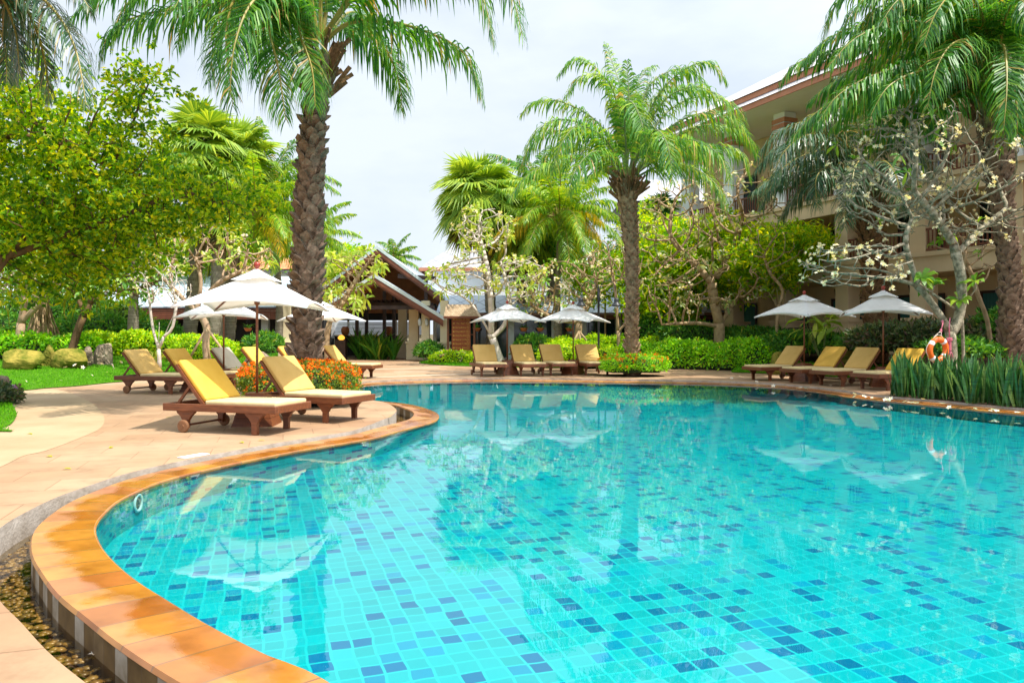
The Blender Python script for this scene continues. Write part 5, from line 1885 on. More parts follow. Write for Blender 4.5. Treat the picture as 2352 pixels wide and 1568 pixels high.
def bush(label, c, r, n, size, leafm, aspect=.5, flowers=None, name='bush', cat='bush', power=2.6, group=None):
    t = thing(name, label, cat, (c[0], c[1], c[2] - r[2] * .15), 0, group)
    mb = MB()
    blob_leaves(mb, c, r, n, size, aspect, power=power)
    mb.build('foliage', M[leafm], t)
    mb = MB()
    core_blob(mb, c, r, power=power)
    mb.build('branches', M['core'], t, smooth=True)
    if flowers:
        mat, nt_, ns_, rad, fs = flowers
        mb = MB()
        for top, cnt in ((True, nt_), (False, ns_)):
            d_ = nrm(rng.normal(size=(cnt * 30, 3)))
            d_ = d_[d_[:, 2] > .42][:cnt] if top else d_[(d_[:, 2] < .5) & (d_[:, 2] > -.1)][:cnt]
            q = (np.abs(d_) ** power).sum(1) ** (-1 / power)
            lump = 1 + .07 * np.sin(d_[:, 0] * 7 + d_[:, 1] * 5 + c[0]) + .05 * np.sin(d_[:, 1] * 13 + d_[:, 2] * 9)
            P = np.asarray(c) + d_ * q[:, None] * np.asarray(r) * lump[:, None] * 1.03
            for p, dv in zip(P, d_):
                k = 13
                o = nrm(rng.normal(0, .8, (k, 3)) + nrm(dv + Z * .5))
                Q = p + o * rad * rng.uniform(.6, 1.1, (k, 1))
                mb.leaves(Q, nrm(rng.normal(size=(k, 3)) + o * .3), nrm(o + rng.normal(0, .3, (k, 3))), fs * rng.uniform(.8, 1.2, k), fs * .8, 0, .1, .1)
        mb.build('blossoms', M[mat], t)
    return t


bush('round bush full of orange flowers around the base of the big palm', (-4.62, 16.35, .34), (1.14, 1.05, .56), 8000, .075, 'ixora', .42, ('flower_o', 400, 64, .062, .042), 'flower_bush', 'flower bush', 3.2)
bush('round clipped bush with orange flowers around the base of the middle palm', (4.42, 27.3, .3), (1.12, .95, .44), 5200, .095, 'hedge', .45, ('flower_o', 85, 16, .075, .05), 'flower_bush', 'flower bush', 3.4)
mb = MB()
a = np.arange(28) * 2 * math.pi / 28
mb.add(np.stack([-4.62 + 1.3 * np.cos(a), 16.2 + 1.2 * np.sin(a), np.full(28, .006)], 1), [tuple(range(28))])
mb.add(np.stack([4.42 + 1.12 * np.cos(a), 27.3 + .98 * np.sin(a), np.full(28, .006)], 1), [tuple(range(28))])
struct(mb.build('planting_soil', M['soil']))

# left hedge on the mound
hedge('long dark green clipped hedge on the left mound behind the boulders', [(-24.5, 30.2), (-22, 29.2), (-19.5, 28.9), (-17.6, 29.0), (-16.2, 29.6)], 1.5, .82, (.66, .62), 9000, .15, 'hedge')
hedge('lighter clipped hedge continuing right of the brown boulder on the left lawn', [(-18.2, 31.4), (-16.0, 31.2), (-14.2, 31.0), (-12.9, 31.2)], 1.5, .95, (.62, .5), 7000, .14, 'hedge_lime')
bush('rounded lime clipped bush at the end of the left hedge behind the propped frangipani', (-12.6, 30.6, .65), (1.25, 1., .72), 4200, .13, 'hedge_lime')
# centre and right hedges
hedge('long clipped green hedge along the far right edge of the paving', [(4.6, 33.2), (6.5, 32.9), (8.4, 32.3), (9.8, 31.2), (10.7, 29.9)], 1.7, 1.12, (.0, .1), 12000, .13, 'hedge')
bush('lime round clipped bush behind the two middle far loungers', (2.7, 34.2, .45), (1.35, 1., .72), 4800, .13, 'hedge_lime')
bush('lime round clipped bush directly left of the middle palm trunk', (3.75, 33.0, .35), (.95, .8, .62), 3200, .13, 'hedge_lime')
hedge('tall lime hedge behind the lamp post and the propped frangipani', [(1.6, 36.5), (3.6, 36.2), (5.4, 35.6), (7.4, 35.)], 1.5, 1.25, .05, 7000, .15, 'hedge_lime')
bush('low flowering bed of pink white and yellow blossoms under the direction board', (-3.0, 38.2, .1), (1.1, .5, .5), 2600, .12, 'hedge_lime', .5, ('flower_p', 26, 14, .06, .05), 'flower_bed', 'flower bed', 3.)
# left small plants
bush('dark leafy plant with pale lilac flowers at the left edge of the paving', (-11.3, 16.4, .1), (.42, .4, .30), 700, .13, 'croton', .4, ('violet', 8, 6, .05, .04), 'shrub', 'shrub')


def straps(mb, pos, n, Ln, w, e0=(.9, 1.5), droop=1.2, m=0, k=4, up=False, tw=.5):
    """arching strap leaves from a base point"""
    for i in range(n):
        az = rng.uniform(0, 6.28)
        e = rng.uniform(*e0)
        l = Ln * rng.uniform(.6, 1.1)
        dr = droop * rng.uniform(.6, 1.2)
        pts = arc_pts(np.asarray(pos) + np.array([rng.normal(0, .05), rng.normal(0, .05), 0]), az, e, l, dr, k)
        pts = np.array(pts)
        sv = np.array([-math.sin(az + tw * rng.normal()), math.cos(az), 0.])
        prof = np.array([.5, .9, 1., .75, .02] if k == 4 else np.interp(np.linspace(0, 1, k + 1), [0, .3, .6, 1], [.5, 1, .9, .02]))
        ww = sv * w * .5 * prof[:, None]
        v = np.concatenate([pts - ww, pts + ww])
        f = [(j, j + 1, k + 1 + j + 1, k + 1 + j) for j in range(k)]
        mb.add(v, f, m)


def fern_plant(label, pos, n, Ln, ll, leafm='fern', name='fern', cat='fern', grp=None):
    t = thing(name, label, cat, pos, 0, grp)
    mb = MB()
    for i in range(n):
        frond(mb, arc_pts(pos, i * 2.4, rng.uniform(.6, 1.35), Ln * rng.uniform(.7, 1.1), rng.uniform(.8, 1.6), 4), ll, 12, .4, .05 * Ln, 0, 0, .008, .1)
    mb.build('foliage', M[leafm], t)
    return t


# snake plants along the pool edge (one clump = one plant)
edge_pts = []
for i in range(NS):
    p = DECKE[i]
    if p[0] > 8.4 and 12.5 < p[1] < 18.6:
        edge_pts.append((p, nout[i]))
cnt = 0
protos = []
for v_ in range(6):
    mb = MB()
    n = 11
    for j in range(n):
        az = rng.uniform(0, 6.28)
        lean = rng.uniform(.02, .34)
        l = rng.uniform(.62, 1.08)
        k = 6
        b0 = np.array([rng.normal(0, .07), rng.normal(0, .07), 0.])
        tt = np.linspace(0, 1, k + 1)
        bow = rng.normal(0, .06)
        pts = b0 + np.stack([np.cos(az) * (lean * tt + bow * tt ** 2) * l, np.sin(az) * (lean * tt + bow * tt ** 2) * l, tt * l], 1)
        ya = rng.uniform(0, 6.28)
        prof = np.array([.55, .8, .98, 1., .92, .66, .02])
        tw = ya + tt * rng.normal(0, .35)
        w = rng.uniform(.06, .10)
        side = np.stack([np.cos(tw), np.sin(tw), np.zeros(k + 1)], 1) * (w * .5 * prof)[:, None]
        nv = np.stack([-np.sin(tw), np.cos(tw), np.zeros(k + 1)], 1) * (.012 * prof)[:, None]
        v = np.concatenate([pts - side, pts + nv, pts + side])
        q = k + 1
        f = [(i, i + 1, q + i + 1, q + i) for i in range(k)] + [(q + i, q + i + 1, 2 * q + i + 1, 2 * q + i) for i in range(k)]
        mb.add(v, f)
    protos.append(mb)
sp_meshes = []
LABSP = 'upright dark green snake plant clump in the bed between the pool edge and the loungers'
for r_ in range(10):
    for i in range(0, len(edge_pts), 2):
        p, no = edge_pts[i]
        q = p + no * (.10 + r_ * .24 + rng.uniform(-.1, .1)) + rng.normal(0, .06, 2)
        lim = (1.25 + .5 * np.clip((18.2 - p[1]) / 1.6, -.2, 2.2))
        if (.10 + r_ * .24) > lim:
            continue
        if len(sp_meshes) < 6:
            o = protos[len(sp_meshes)].build('snake_plant', M['snake'])
            sp_meshes.append(o)
        else:
            o = sp_meshes[cnt % 6].copy()
            COL.objects.link(o)
        o.location = (q[0], q[1], 0.01)
        o.rotation_euler = (0, 0, rng.uniform(0, 6.28))
        sz = rng.uniform(.68, 1.14)
        o.scale = (sz, sz, sz)
        tag(o, LABSP, 'snake plant', 'snake plants along the pool edge')
        cnt += 1
print('snake plants', cnt)
# bed soil under them
mb = MB()
E0 = np.array([p for p, n in edge_pts])
EN = np.array([p + n * (.4 + .62 * np.clip((18.2 - p[1]) / 1.6, -.2, 3.5)) for p, n in edge_pts])
k = len(E0)
mb.add(np.column_stack([np.vstack([E0, EN]), np.full(2 * k, .007)]), [(i, i + 1, k + i + 1, k + i) for i in range(k - 1)])
struct(mb.build('planting_soil', M['soil']))

# right understory
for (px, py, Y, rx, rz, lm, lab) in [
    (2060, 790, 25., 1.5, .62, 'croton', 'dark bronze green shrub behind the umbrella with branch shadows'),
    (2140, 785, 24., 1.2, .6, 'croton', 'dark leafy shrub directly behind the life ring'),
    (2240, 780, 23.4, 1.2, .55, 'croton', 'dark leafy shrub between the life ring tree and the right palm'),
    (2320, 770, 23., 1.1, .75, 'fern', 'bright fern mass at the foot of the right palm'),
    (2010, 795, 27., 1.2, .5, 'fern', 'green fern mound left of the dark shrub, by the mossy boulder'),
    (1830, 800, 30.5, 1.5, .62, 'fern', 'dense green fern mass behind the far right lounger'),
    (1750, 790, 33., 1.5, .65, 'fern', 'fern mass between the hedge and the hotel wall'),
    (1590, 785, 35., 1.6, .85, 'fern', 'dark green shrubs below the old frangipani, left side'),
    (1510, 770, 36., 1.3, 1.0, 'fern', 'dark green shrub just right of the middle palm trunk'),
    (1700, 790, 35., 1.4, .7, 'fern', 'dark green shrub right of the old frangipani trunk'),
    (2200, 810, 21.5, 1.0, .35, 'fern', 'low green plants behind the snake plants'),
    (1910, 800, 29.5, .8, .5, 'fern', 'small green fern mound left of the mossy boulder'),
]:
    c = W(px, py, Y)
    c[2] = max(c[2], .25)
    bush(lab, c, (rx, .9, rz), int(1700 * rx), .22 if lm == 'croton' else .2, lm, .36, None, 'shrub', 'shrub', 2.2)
# broad yellow leaves by the right umbrella
t = thing('broadleaf_plant', 'plant with big lime yellow leaves behind the far right umbrella pole', 'plant', onground(W(1890, 800, 29.), .3))
mb = MB()
P = np.array([W(1890 + rng.uniform(-45, 50), 738 + rng.uniform(-28, 30), 29. + rng.uniform(-.5, .5)) for _ in range(34)])
mb.leaves6(P, nrm(rng.normal(0, 1, (34, 3)) * np.array([1, .6, .4])), nrm(rng.normal(0, .3, (34, 3)) + Z), .75, .22, 0, .35)
for p in P[::3]:
    mb.tube([onground(W(1890, 800, 29.), .3), p], [.02, .008], 4, 1)
mb.build('foliage', [M['plum_pale'], M['petiole_g']], t)
# left shrubs behind the hedge
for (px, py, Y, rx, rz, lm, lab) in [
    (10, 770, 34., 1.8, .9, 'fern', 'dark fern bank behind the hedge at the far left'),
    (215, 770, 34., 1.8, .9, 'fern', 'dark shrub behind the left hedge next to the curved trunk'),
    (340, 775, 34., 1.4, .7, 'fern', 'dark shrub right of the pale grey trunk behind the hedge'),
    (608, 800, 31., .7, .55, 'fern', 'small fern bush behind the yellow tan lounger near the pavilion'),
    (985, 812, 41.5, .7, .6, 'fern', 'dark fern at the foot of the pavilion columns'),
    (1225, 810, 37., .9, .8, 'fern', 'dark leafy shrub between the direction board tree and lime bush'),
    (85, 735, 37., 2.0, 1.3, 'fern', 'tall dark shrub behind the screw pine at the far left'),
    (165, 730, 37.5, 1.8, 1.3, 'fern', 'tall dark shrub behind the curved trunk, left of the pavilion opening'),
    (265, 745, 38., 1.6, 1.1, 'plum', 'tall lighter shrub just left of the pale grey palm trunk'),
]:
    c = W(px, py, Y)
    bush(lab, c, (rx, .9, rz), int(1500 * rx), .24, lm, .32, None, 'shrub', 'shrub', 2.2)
for px, py, Y, lab in [(320, 822, 27.5, 'lime strappy bromeliad left of the white stemmed frangipani'), (400, 826, 27., 'lime strappy bromeliad right of the white stemmed frangipani'), (355, 828, 26., 'lime strappy bromeliad at the foot of the white stemmed frangipani')]:
    t = thing('bromeliad', lab, 'plant', onground(W(px, py, Y), .5), 0, 'bromeliads on the left lawn')
    mb = MB()
    straps(mb, onground(W(px, py, Y), .5), 36, .75, .08, (.4, 1.4), 1.1)
    mb.build('foliage', M['pandan'], t)
# pandanus with stilt roots
pb = W(98, 770, 30.)
t = thing('pandanus', 'screw pine with a cone of brown stilt roots and hanging strap leaves behind the hedge', 'plant', onground(pb, .7))
mb = MB()
top = W(98, 690, 30.)
for i in range(46):
    a = rng.uniform(0, 6.28)
    r = rng.uniform(.25, 1.0)
    q = np.array([pb[0] + r * math.cos(a), pb[1] + r * math.sin(a) * .8, .65])
    mb.tube([top + rng.normal(0, .12, 3), (top + q) / 2 + np.array([math.cos(a), math.sin(a), 0]) * .1, q], [.03, .028, .03], 5)
mb.tube([top - Z * .6, top, top + Z * .5], [.2, .22, .1], 8)
mb.build('stilt_roots', M['bark_tan'], t)
mb = MB()
for off in [(-70, -40), (-20, -60), (30, -50), (70, -20), (120, 0), (180, -10), (-100, 0)]:
    straps(mb, W(98 + off[0], 690 + off[1], 30. + rng.uniform(-.6, .6)), 34, 1.9, .07, (.0, 1.3), 2.3, k=5)
mb.build('foliage', M['pandan'], t)


# ------------------------------------------------------------------ rocks
def rock(label, c, r, mat, seed):
    g = np.random.default_rng(seed)
    nu, nv = 40, 22
    k = g.normal(0, 1, (7, 3))
    ph = g.uniform(0, 6.28, 7)
    planes = nrm(g.normal(0, 1, (9, 3)))
    offs = g.uniform(.48, .82, 9)
    vs = []
    for i in range(nv + 1):
        th = i / nv * math.pi
        for j in range(nu):
            a = j / nu * 2 * math.pi
            d_ = np.array([math.sin(th) * math.cos(a), math.sin(th) * math.sin(a), math.cos(th)])
            rr = 1 + .10 * sum(math.sin(np.dot(d_, k[q]) * 2 + ph[q]) for q in range(7)) / 3
            for pl, of in zip(planes, offs):
                dp_ = np.dot(d_, pl)
                if dp_ * rr > of:
                    rr = of / dp_ + (rr - of / dp_) * .04
            vs.append(np.asarray(c) + d_ * rr * np.asarray(r) + g.normal(0, .008, 3))
    f = [(i * nu + j, i * nu + (j + 1) % nu, (i + 1) * nu + (j + 1) % nu, (i + 1) * nu + j) for i in range(nv) for j in range(nu)]
    mb = MB()
    mb.add(vs, f)
    o = mb.build('boulder', M[mat])
    return tag(o, label, 'boulder', 'garden boulders')


def rk(px0, py0, px1, py1, Y, mat, lab, seed, dep=.8):
    a_, b_ = W(px0, py0, Y), W(px1, py1, Y)
    c = (a_ + b_) / 2
    hx = abs(b_[0] - a_[0]) / 2
    best = None
    for A_ in (LV, LV2, LV5):
        q = A_.reshape(-1, 3)
        dd_ = np.linalg.norm(q[:, :2] - c[:2], axis=1)
        j = int(dd_.argmin())
        if best is None or dd_[j] < best[0]:
            best = (dd_[j], q[j, 2])
    g = best[1] if best[0] < 2.5 else 0.
    bot = g - .12
    hz = (a_[2] - bot) / 2
    c[2] = bot + hz * .8
    rock(lab, c, (hx * 1.15, hx * dep, hz * 1.25), mat, seed)


rk(-8, 796, 92, 838, 26.2, 'rock_moss', 'big mossy orange stained boulder at the left on the lawn', 1)
rk(92, 794, 125, 824, 27.2, 'rock_moss', 'upright mossy stone wedged right of the big left boulder', 2)
rk(120, 803, 203, 828, 27.0, 'rock_moss', 'flat mossy slab of rock on the left lawn', 3)
rk(213, 777, 258, 808, 28.2, 'rock', 'brown boulder leaning on the left hedge', 4)
rk(193, 797, 213, 814, 27.8, 'rock', 'small grey stone next to the brown boulder', 5)
rk(-20, 858, 34, 892, 18.2, 'rock', 'grey rounded rock at the left edge beside the lilac flowered plant', 6)
rk(565, 812, 622, 842, 28.5, 'rock', 'pale rock behind the grey lounger', 7)
rk(1889, 788, 1982, 822, 27.8, 'rock_moss', 'broad moss topped boulder behind the right loungers', 8)
rk(1760, 812, 1815, 842, 28.2, 'rock_moss', 'low mossy rock behind the far right lounger', 9)
rk(1720, 836, 1762, 846, 29.2, 'rock_moss', 'flat yellowish stone at the foot of the right hedge', 10)

# ------------------------------------------------------------------ small objects
# life ring hanging in the tree
rc = W(2154, 803, 19.3)
t = thing('life_ring', 'orange life ring with white bands hanging from the frangipani on ropes', 'life ring', rc)
yaw = R(17)
e1 = np.array([math.cos(yaw), math.sin(yaw), 0])
e3 = np.array([.06, 0, 1.])
e3 = nrm(e3)
Rr, rr = .265, .075
nn_, mm_ = 40, 12


def torus_part(a0, a1, k, rad_, scale=1.):
    th = np.linspace(a0, a1, k)
    vs = []
    e2 = np.cross(e1, e3)
    for q in th:
        o = e1 * math.cos(q) + e3 * math.sin(q)
        for j in range(mm_):
            b = j / mm_ * 2 * math.pi
            vs.append(rc + o * (Rr + rad_ * math.cos(b)) + e2 * rad_ * math.sin(b))
    f = [(i * mm_ + j, i * mm_ + (j + 1) % mm_, (i + 1) * mm_ + (j + 1) % mm_, (i + 1) * mm_ + j) for i in range(k - 1) for j in range(mm_)]
    return vs, f


mb = MB()
mb.add(*torus_part(0, 2 * math.pi, 49, rr))
mb.build('ring', M['ring'], t, smooth=True)
for q in range(4):
    mb = MB()
    c0 = R(45 + 90 * q + 8)
    mb.add(*torus_part(c0 - .16, c0 + .16, 6, rr + .003))
    mb.build('band', M['white'], t, smooth=True)
mb = MB()
pts = []
for i in range(41):
    q = i / 40 * 2 * math.pi
    sag = 1.32 + .12 * math.cos(4 * q)
    pts.append(rc + (e1 * math.cos(q) + e3 * math.sin(q)) * Rr * sag)
mb.tube(pts, .008, 5)
knot = W(2161, 760, 19.4)
mb.tube([rc + e3 * .33 + e1 * .1, knot + Z * .02], .009, 5)
mb.tube([rc + e3 * .33 - e1 * .16, knot], .009, 5)
mb.build('grab_line', M['rope_w'], t, smooth=True)
mb = MB()
crot = W(2166, 727, 19.6)
mb.tube([knot, knot * .5 + crot * .5 + np.array([.02, 0, 0]), crot], .014, 6)
mb.lathe(knot, [(.01, -.05), (.03, -.03), (.03, .03), (.01, .05)], 8)
mb.lathe(knot * .35 + crot * .65, [(.01, -.04), (.028, -.02), (.028, .02), (.01, .04)], 8)
mb.build('hanging_rope', M['rope_p'], t, smooth=True)
# coiled pink rope
pc0 = W(2181, 790, 19.35)
t = thing('coiled_rope', 'pink coiled rescue rope hanging beside the life ring', 'rope', pc0)
mb = MB()
pts = []
for i in range(190):
    q = i * .5
    z = .16 - i * .0017
    r = .035 if i > 45 else .06
    pts.append(pc0 + np.array([r * math.cos(q), r * math.sin(q), z]))
mb.tube(pts, .011, 5)
mb.tube([pc0 + np.array([0, 0, .18]), pc0 + np.array([0, .02, .45]), W(2182, 730, 19.45)], .014, 6)
for a_ in (-.05, 0, .05):
    mb.tube([pc0 + np.array([0, 0, -.15]), pc0 + np.array([a_, -.02, -.24]), pc0 + np.array([a_ * 1.4, -.02, -.33])], .012, 5)
mb.build('rope_coil', M['rope_p'], t, smooth=True)


# street lamps
def lamp(label, px, Y, zb=0.):
    b = onground(W(px, 800, Y), zb)
    t = thing('street_lamp', label, 'street lamp', b, 0, 'black garden lamps')
    mb = MB()
    mb.lathe(b, [(.09, 0), (.09, .12), (.05, .2), (.045, 2.9), (.06, 2.92), (.06, 3.25), (.03, 3.3), (.03, 3.55), (.01, 3.65)], 10)
    mb.build('post', M['black'], t, smooth=True)
    for sg in (-1, 1):
        mb = MB()
        pts = [b + np.array([sg * .05, 0, 3.0])]
        for i in range(13):
            q = math.pi * i / 12
            pts.append(b + np.array([sg * (.40 - .36 * math.cos(q)), 0, 3.35 + .48 * math.sin(q)]))
        pts.append(b + np.array([sg * .77, 0, 3.05]))
        mb.tube(pts, .017, 6)
        arm = mb.build('arm', M['black'], t, smooth=True)
        mb = MB()
        c = b + np.array([sg * .77, 0, 2.72])
        mb.lathe(c, [(.225, .0), (.23, .02), (.19, .07), (.13, .13), (.11, .17), (.10, .2), (.10, .3), (.07, .34), (.02, .36)], 16)
        mb.build('lamp_shade', M['black'], t, smooth=True)
        mb = MB()
        mb.lathe(c, [(.02, -.10), (.06, -.07), (.075, -.02), (.06, .01)], 12)
        mb.build('bulb', M['white'], t, smooth=True)
    return t


lamp('black garden lamp with two gooseneck arms left of the middle palm', 1375, 32.5)
lamp('black garden lamp half hidden behind the big palm trunk', 672, 28.)


# direction board with shingled roof
YS = 41.
sx0, sx1 = (1029 - 1176) / F * YS, (1089.5 - 1176) / F * YS
so = np.array([(sx0 + sx1) / 2, YS, 0.])
t = thing('direction_board', 'wooden direction board with gold lettering under a small shingled roof', 'sign', so)
hw = (sx1 - sx0) / 2
for sg in (-1, 1):
    mb = MB()
    mb.box((so[0] + sg * hw - .055, YS - .05, 0), (so[0] + sg * hw + .055, YS + .05, 2.62))
    mb.build('post', M['wood'], t)
for z in (.55, 1.45, 2.35):
    mb = MB()
    mb.box((so[0] - hw + .056, YS - .02, z), (so[0] + hw - .056, YS + .02, z + .05))
    mb.build('rail', M['wood'], t)
pz0, pz1 = .42, 2.45
pxh = (1081 - 1038) / 2 / F * YS
mb = MB()
mb.box((so[0] - pxh, YS - .075, pz0), (so[0] + pxh, YS - .022, pz1))
mb.box((so[0] - pxh - .03, YS - .085, pz0 - .07), (so[0] + pxh + .03, YS - .02, pz0 - .001))
M['sign_panel'] = surf('sign_panel_wood', (.24, .052, .012), (.34, .085, .02), .4, 3., 4., .1, 30., stretch=(1, 1, 4))
panel = mb.build('sign_panel', M['sign_panel'], t)
mb = MB()
for sg in (-1, 1):
    y0, y1 = YS, YS + sg * .52
    z0, z1 = 3.12, 2.48
    v = [(so[0] - hw - .1, y0, z0), (so[0] + hw + .1, y0, z0), (so[0] + hw + .22, y1, z1), (so[0] - hw - .18, y1, z1)]
    v2 = [(a, b, c - .06) for a, b, c in v]
    mb.add(v + v2, [(0, 1, 2, 3), (7, 6, 5, 4), (0, 4, 5, 1), (1, 5, 6, 2), (2, 6, 7, 3), (3, 7, 4, 0)])
mb.build('roof', M['shingle'], t)
mb = MB()
mb.box((so[0] - hw - .2, YS - .56, 2.36), (so[0] + hw + .24, YS - .522, 2.47))
mb.box((so[0] - hw - .2, YS + .522, 2.36), (so[0] + hw + .24, YS + .56, 2.47))
mb.build('fascia', M['wood_brown'], t)


def text_mesh(body, size, x0, x1, z, y, align='RIGHT'):
    cu = bpy.data.curves.new('txt', 'FONT')
    cu.body = body
    cu.size = size
    cu.align_x = 'LEFT'
    cu.extrude = .003
    cu.shear = .25
    ob = bpy.data.objects.new('txt', cu)
    COL.objects.link(ob)
    dg = bpy.context.evaluated_depsgraph_get()
    dg.update()
    me = bpy.data.meshes.new_from_object(ob.evaluated_get(dg))
    bpy.data.objects.remove(ob)
    v = np.array([q.co[:] for q in me.vertices])
    f = [list(p.vertices) for p in me.polygons]
    bpy.data.meshes.remove(me)
    v[:, 0] -= v[:, 0].min()
    wd = v[:, 0].max()
    v[:, 0] *= min(1.0, (x1 - x0) / wd) if align != 'FIT' else (x1 - x0) / wd
    wd = v[:, 0].max()
    ox = x1 - wd
    return np.column_stack([ox + v[:, 0], y - v[:, 2], z + v[:, 1]]), f


rows = [('Ramena  All  Day', '20 M.', 1), ('The  Reef  Rest', '15 M.', 1), ('Internet&Library Rm.', '20 M.', -1), ("Fitness&Kid's Club", '20 M.', -1), ('Islamic Pub & Karaoke', '50 M.', -1),
        ('Rawanda 1,2,3 Rooms', '80 M.', 1), ('Rawanda 4 , 5 Rooms', '28 M.', -1), ('Grand   Ballroom', '80 M.', 1)]
mb = MB()
ma = MB()
for i, (a_, b_, dr) in enumerate(rows):
    z = 2.27 - i * .222
    mb.add(*text_mesh(a_, .115, so[0] - pxh + .20, so[0] + pxh - .05, z, YS - .078, 'RIGHT'))
    mb.add(*text_mesh(b_, .07, so[0] + pxh - .25, so[0] + pxh - .05, z - .105, YS - .078))
    cx, cz = so[0] - pxh + .11, z + .035
    v = [(cx - dr * .06, -.018), (cx + dr * .005, -.018), (cx + dr * .005, -.05), (cx + dr * .062, .0), (cx + dr * .005, .05), (cx + dr * .005, .018), (cx - dr * .06, .018)]
    pts = [(x, YS - .081, cz + q) for x, q in v] + [(x, YS - .076, cz + q) for x, q in v]
    n = 7
    ma.add(pts, [tuple(range(n)), tuple(range(2 * n - 1, n - 1, -1))] + [(k, k + n, (k + 1) % n + n, (k + 1) % n) for k in range(n)])
mb.build('lettering', M['gold'], panel)
ma.build('arrow', M['gold'], panel)

# wooden props
for px, Y, z, lab in [(476, 27.6, .4, 'tripod of wooden stakes propping the left frangipani trunk'), (1330, 35.5, .3, 'tripod of wooden stakes propping the gnarled far frangipani')]:
    b = onground(W(px, 790, Y), z)
    t = thing('tree_prop', lab, 'tree prop', b)
    for a_, r in ((R(200), .75), (R(-60), .35), (R(-20), 1.1)):
        mb = MB()
        q = b + np.array([math.cos(a_) * r, math.sin(a_) * r * .6, 0])
        mb.tube([q, b + np.array([0, -.05, 1.35])], .045, 8)
        mb.build('stake', M['bark_tan'], t, smooth=True)

# blue garden stake, notice tile, pool lamp, fallen flowers
mb = MB()
p = G(1651, 847)
mb.lathe(p, [(.022, 0), (.022, .55), (.03, .55), (.03, .6), (.01, .61)], 10)
tag(mb.build('water_pipe', M['blue_pipe'], smooth=True), 'thin blue plastic standpipe in front of the long right hedge', 'pipe')
pa, pb_ = G(424, 1053.5), G(482, 1043.5)
tdir = nrm(pb_ - pa)
nd = np.array([-tdir[1], tdir[0], 0])
mb = MB()
mb.obox(pa, tdir, nd, Z, (0, .0, .003), (np.linalg.norm(pb_ - pa), .14, .012))
tag(mb.build('notice_plate', M['white']), 'small white plate lying flat on the paving beside the pool coping', 'plate')
# underwater light on the pool wall
i0 = int(np.argmin(np.linalg.norm(P2 - G(312, 1128, -.075)[:2], axis=1)))
pw = P2[i0]
nw = -nout[i0]
tw = tan[i0]
pc1 = np.array([pw[0], pw[1], -.2])
t = thing('pool_light', 'round white underwater light on the curved pool wall near the left end', 'pool light', pc1)
mb = MB()
e1 = np.array([tw[0], tw[1], 0])
e3 = Z
e2 = np.array([nw[0], nw[1], 0])
vs, f = [], []
for i in range(28):
    q = i / 28 * 2 * math.pi
    o = e1 * math.cos(q) + e3 * math.sin(q)
    for j in range(8):
        b = j / 8 * 2 * math.pi
        vs.append(pc1 + o * (.082 + .017 * math.cos(b)) + e2 * (.01 + .015 * math.sin(b)))
f = [(i * 8 + j, i * 8 + (j + 1) % 8, ((i + 1) % 28) * 8 + (j + 1) % 8, ((i + 1) % 28) * 8 + j) for i in range(28) for j in range(8)]
mb.add(vs, f)
mb.build('rim', M['white'], t, smooth=True)
mb = MB()
vs = [pc1 + e2 * .012] + [pc1 + (e1 * math.cos(i / 20 * 6.2832) + e3 * math.sin(i / 20 * 6.2832)) * .078 + e2 * .008 for i in range(20)]
mb.add(vs, [(0, 1 + i, 1 + (i + 1) % 20) for i in range(20)])
mb.build('lens', M['glass'], t)


def flower_mesh(size):
    mb = MB()
    a = np.arange(5) * 2 * math.pi / 5
    D = np.stack([np.cos(a), np.sin(a), np.full(5, .25)], 1)
    mb.leaves(np.zeros((5, 3)), D, np.repeat(Z[None], 5, 0), size, size * .66, 0, .08, .1)
    mb.lathe((0, 0, .004), [(size * .2, 0), (size * .12, size * .1)], 8, 1)
    return mb


o = flower_mesh(.034).build('fallen_blossom', [M['petal'], M['gold']])
o.location = tuple(G(217, 1500, -.218))
tag(o, 'white frangipani blossom with yellow centre floating in the overflow channel', 'blossom')
fb = flower_mesh(.055)
first = None
spots = [(2352 * 0 + a, b) for a, b in [(1776, 909.5 - 20), (1838, 894), (1850, 895), (1862, 892.), (1963, 914), (1985, 914), (1963, 908), (2003, 917), (2034, 921), (2040, 923), (2046, 919), (2078, 926), (2087, 927), (2096, 928), (2105, 929),
                                         (2165, 930), (2180, 939), (2240, 942), (2275, 947), (2282, 945), (2290, 947), (2337, 951), (1888, 884), (1908, 888), (1930, 889), (1936, 896), (2120, 920), (1700, 867), (1738, 880), (1680, 872)]]
for i, (a_, b_) in enumerate(spots):
    if first is None:
        first = o2 = fb.build('fallen_blossom', [M['petal'], M['gold']])
    else:
        o2 = first.copy()
        COL.objects.link(o2)
    q = G(a_, b_ - 2.5)
    o2.location = (q[0], q[1], .012 if True else 0)
    o2.rotation_euler = (rng.normal(0, .3), rng.normal(0, .3), rng.uniform(0, 6))
    s_ = rng.uniform(.8, 1.4)
    o2.scale = (s_, s_, s_)
    tag(o2, 'white fallen frangipani blossom lying on the stone edge of the right pool side', 'blossom', 'fallen blossoms by the pool')
lawnv = LV.reshape(-1, 3)
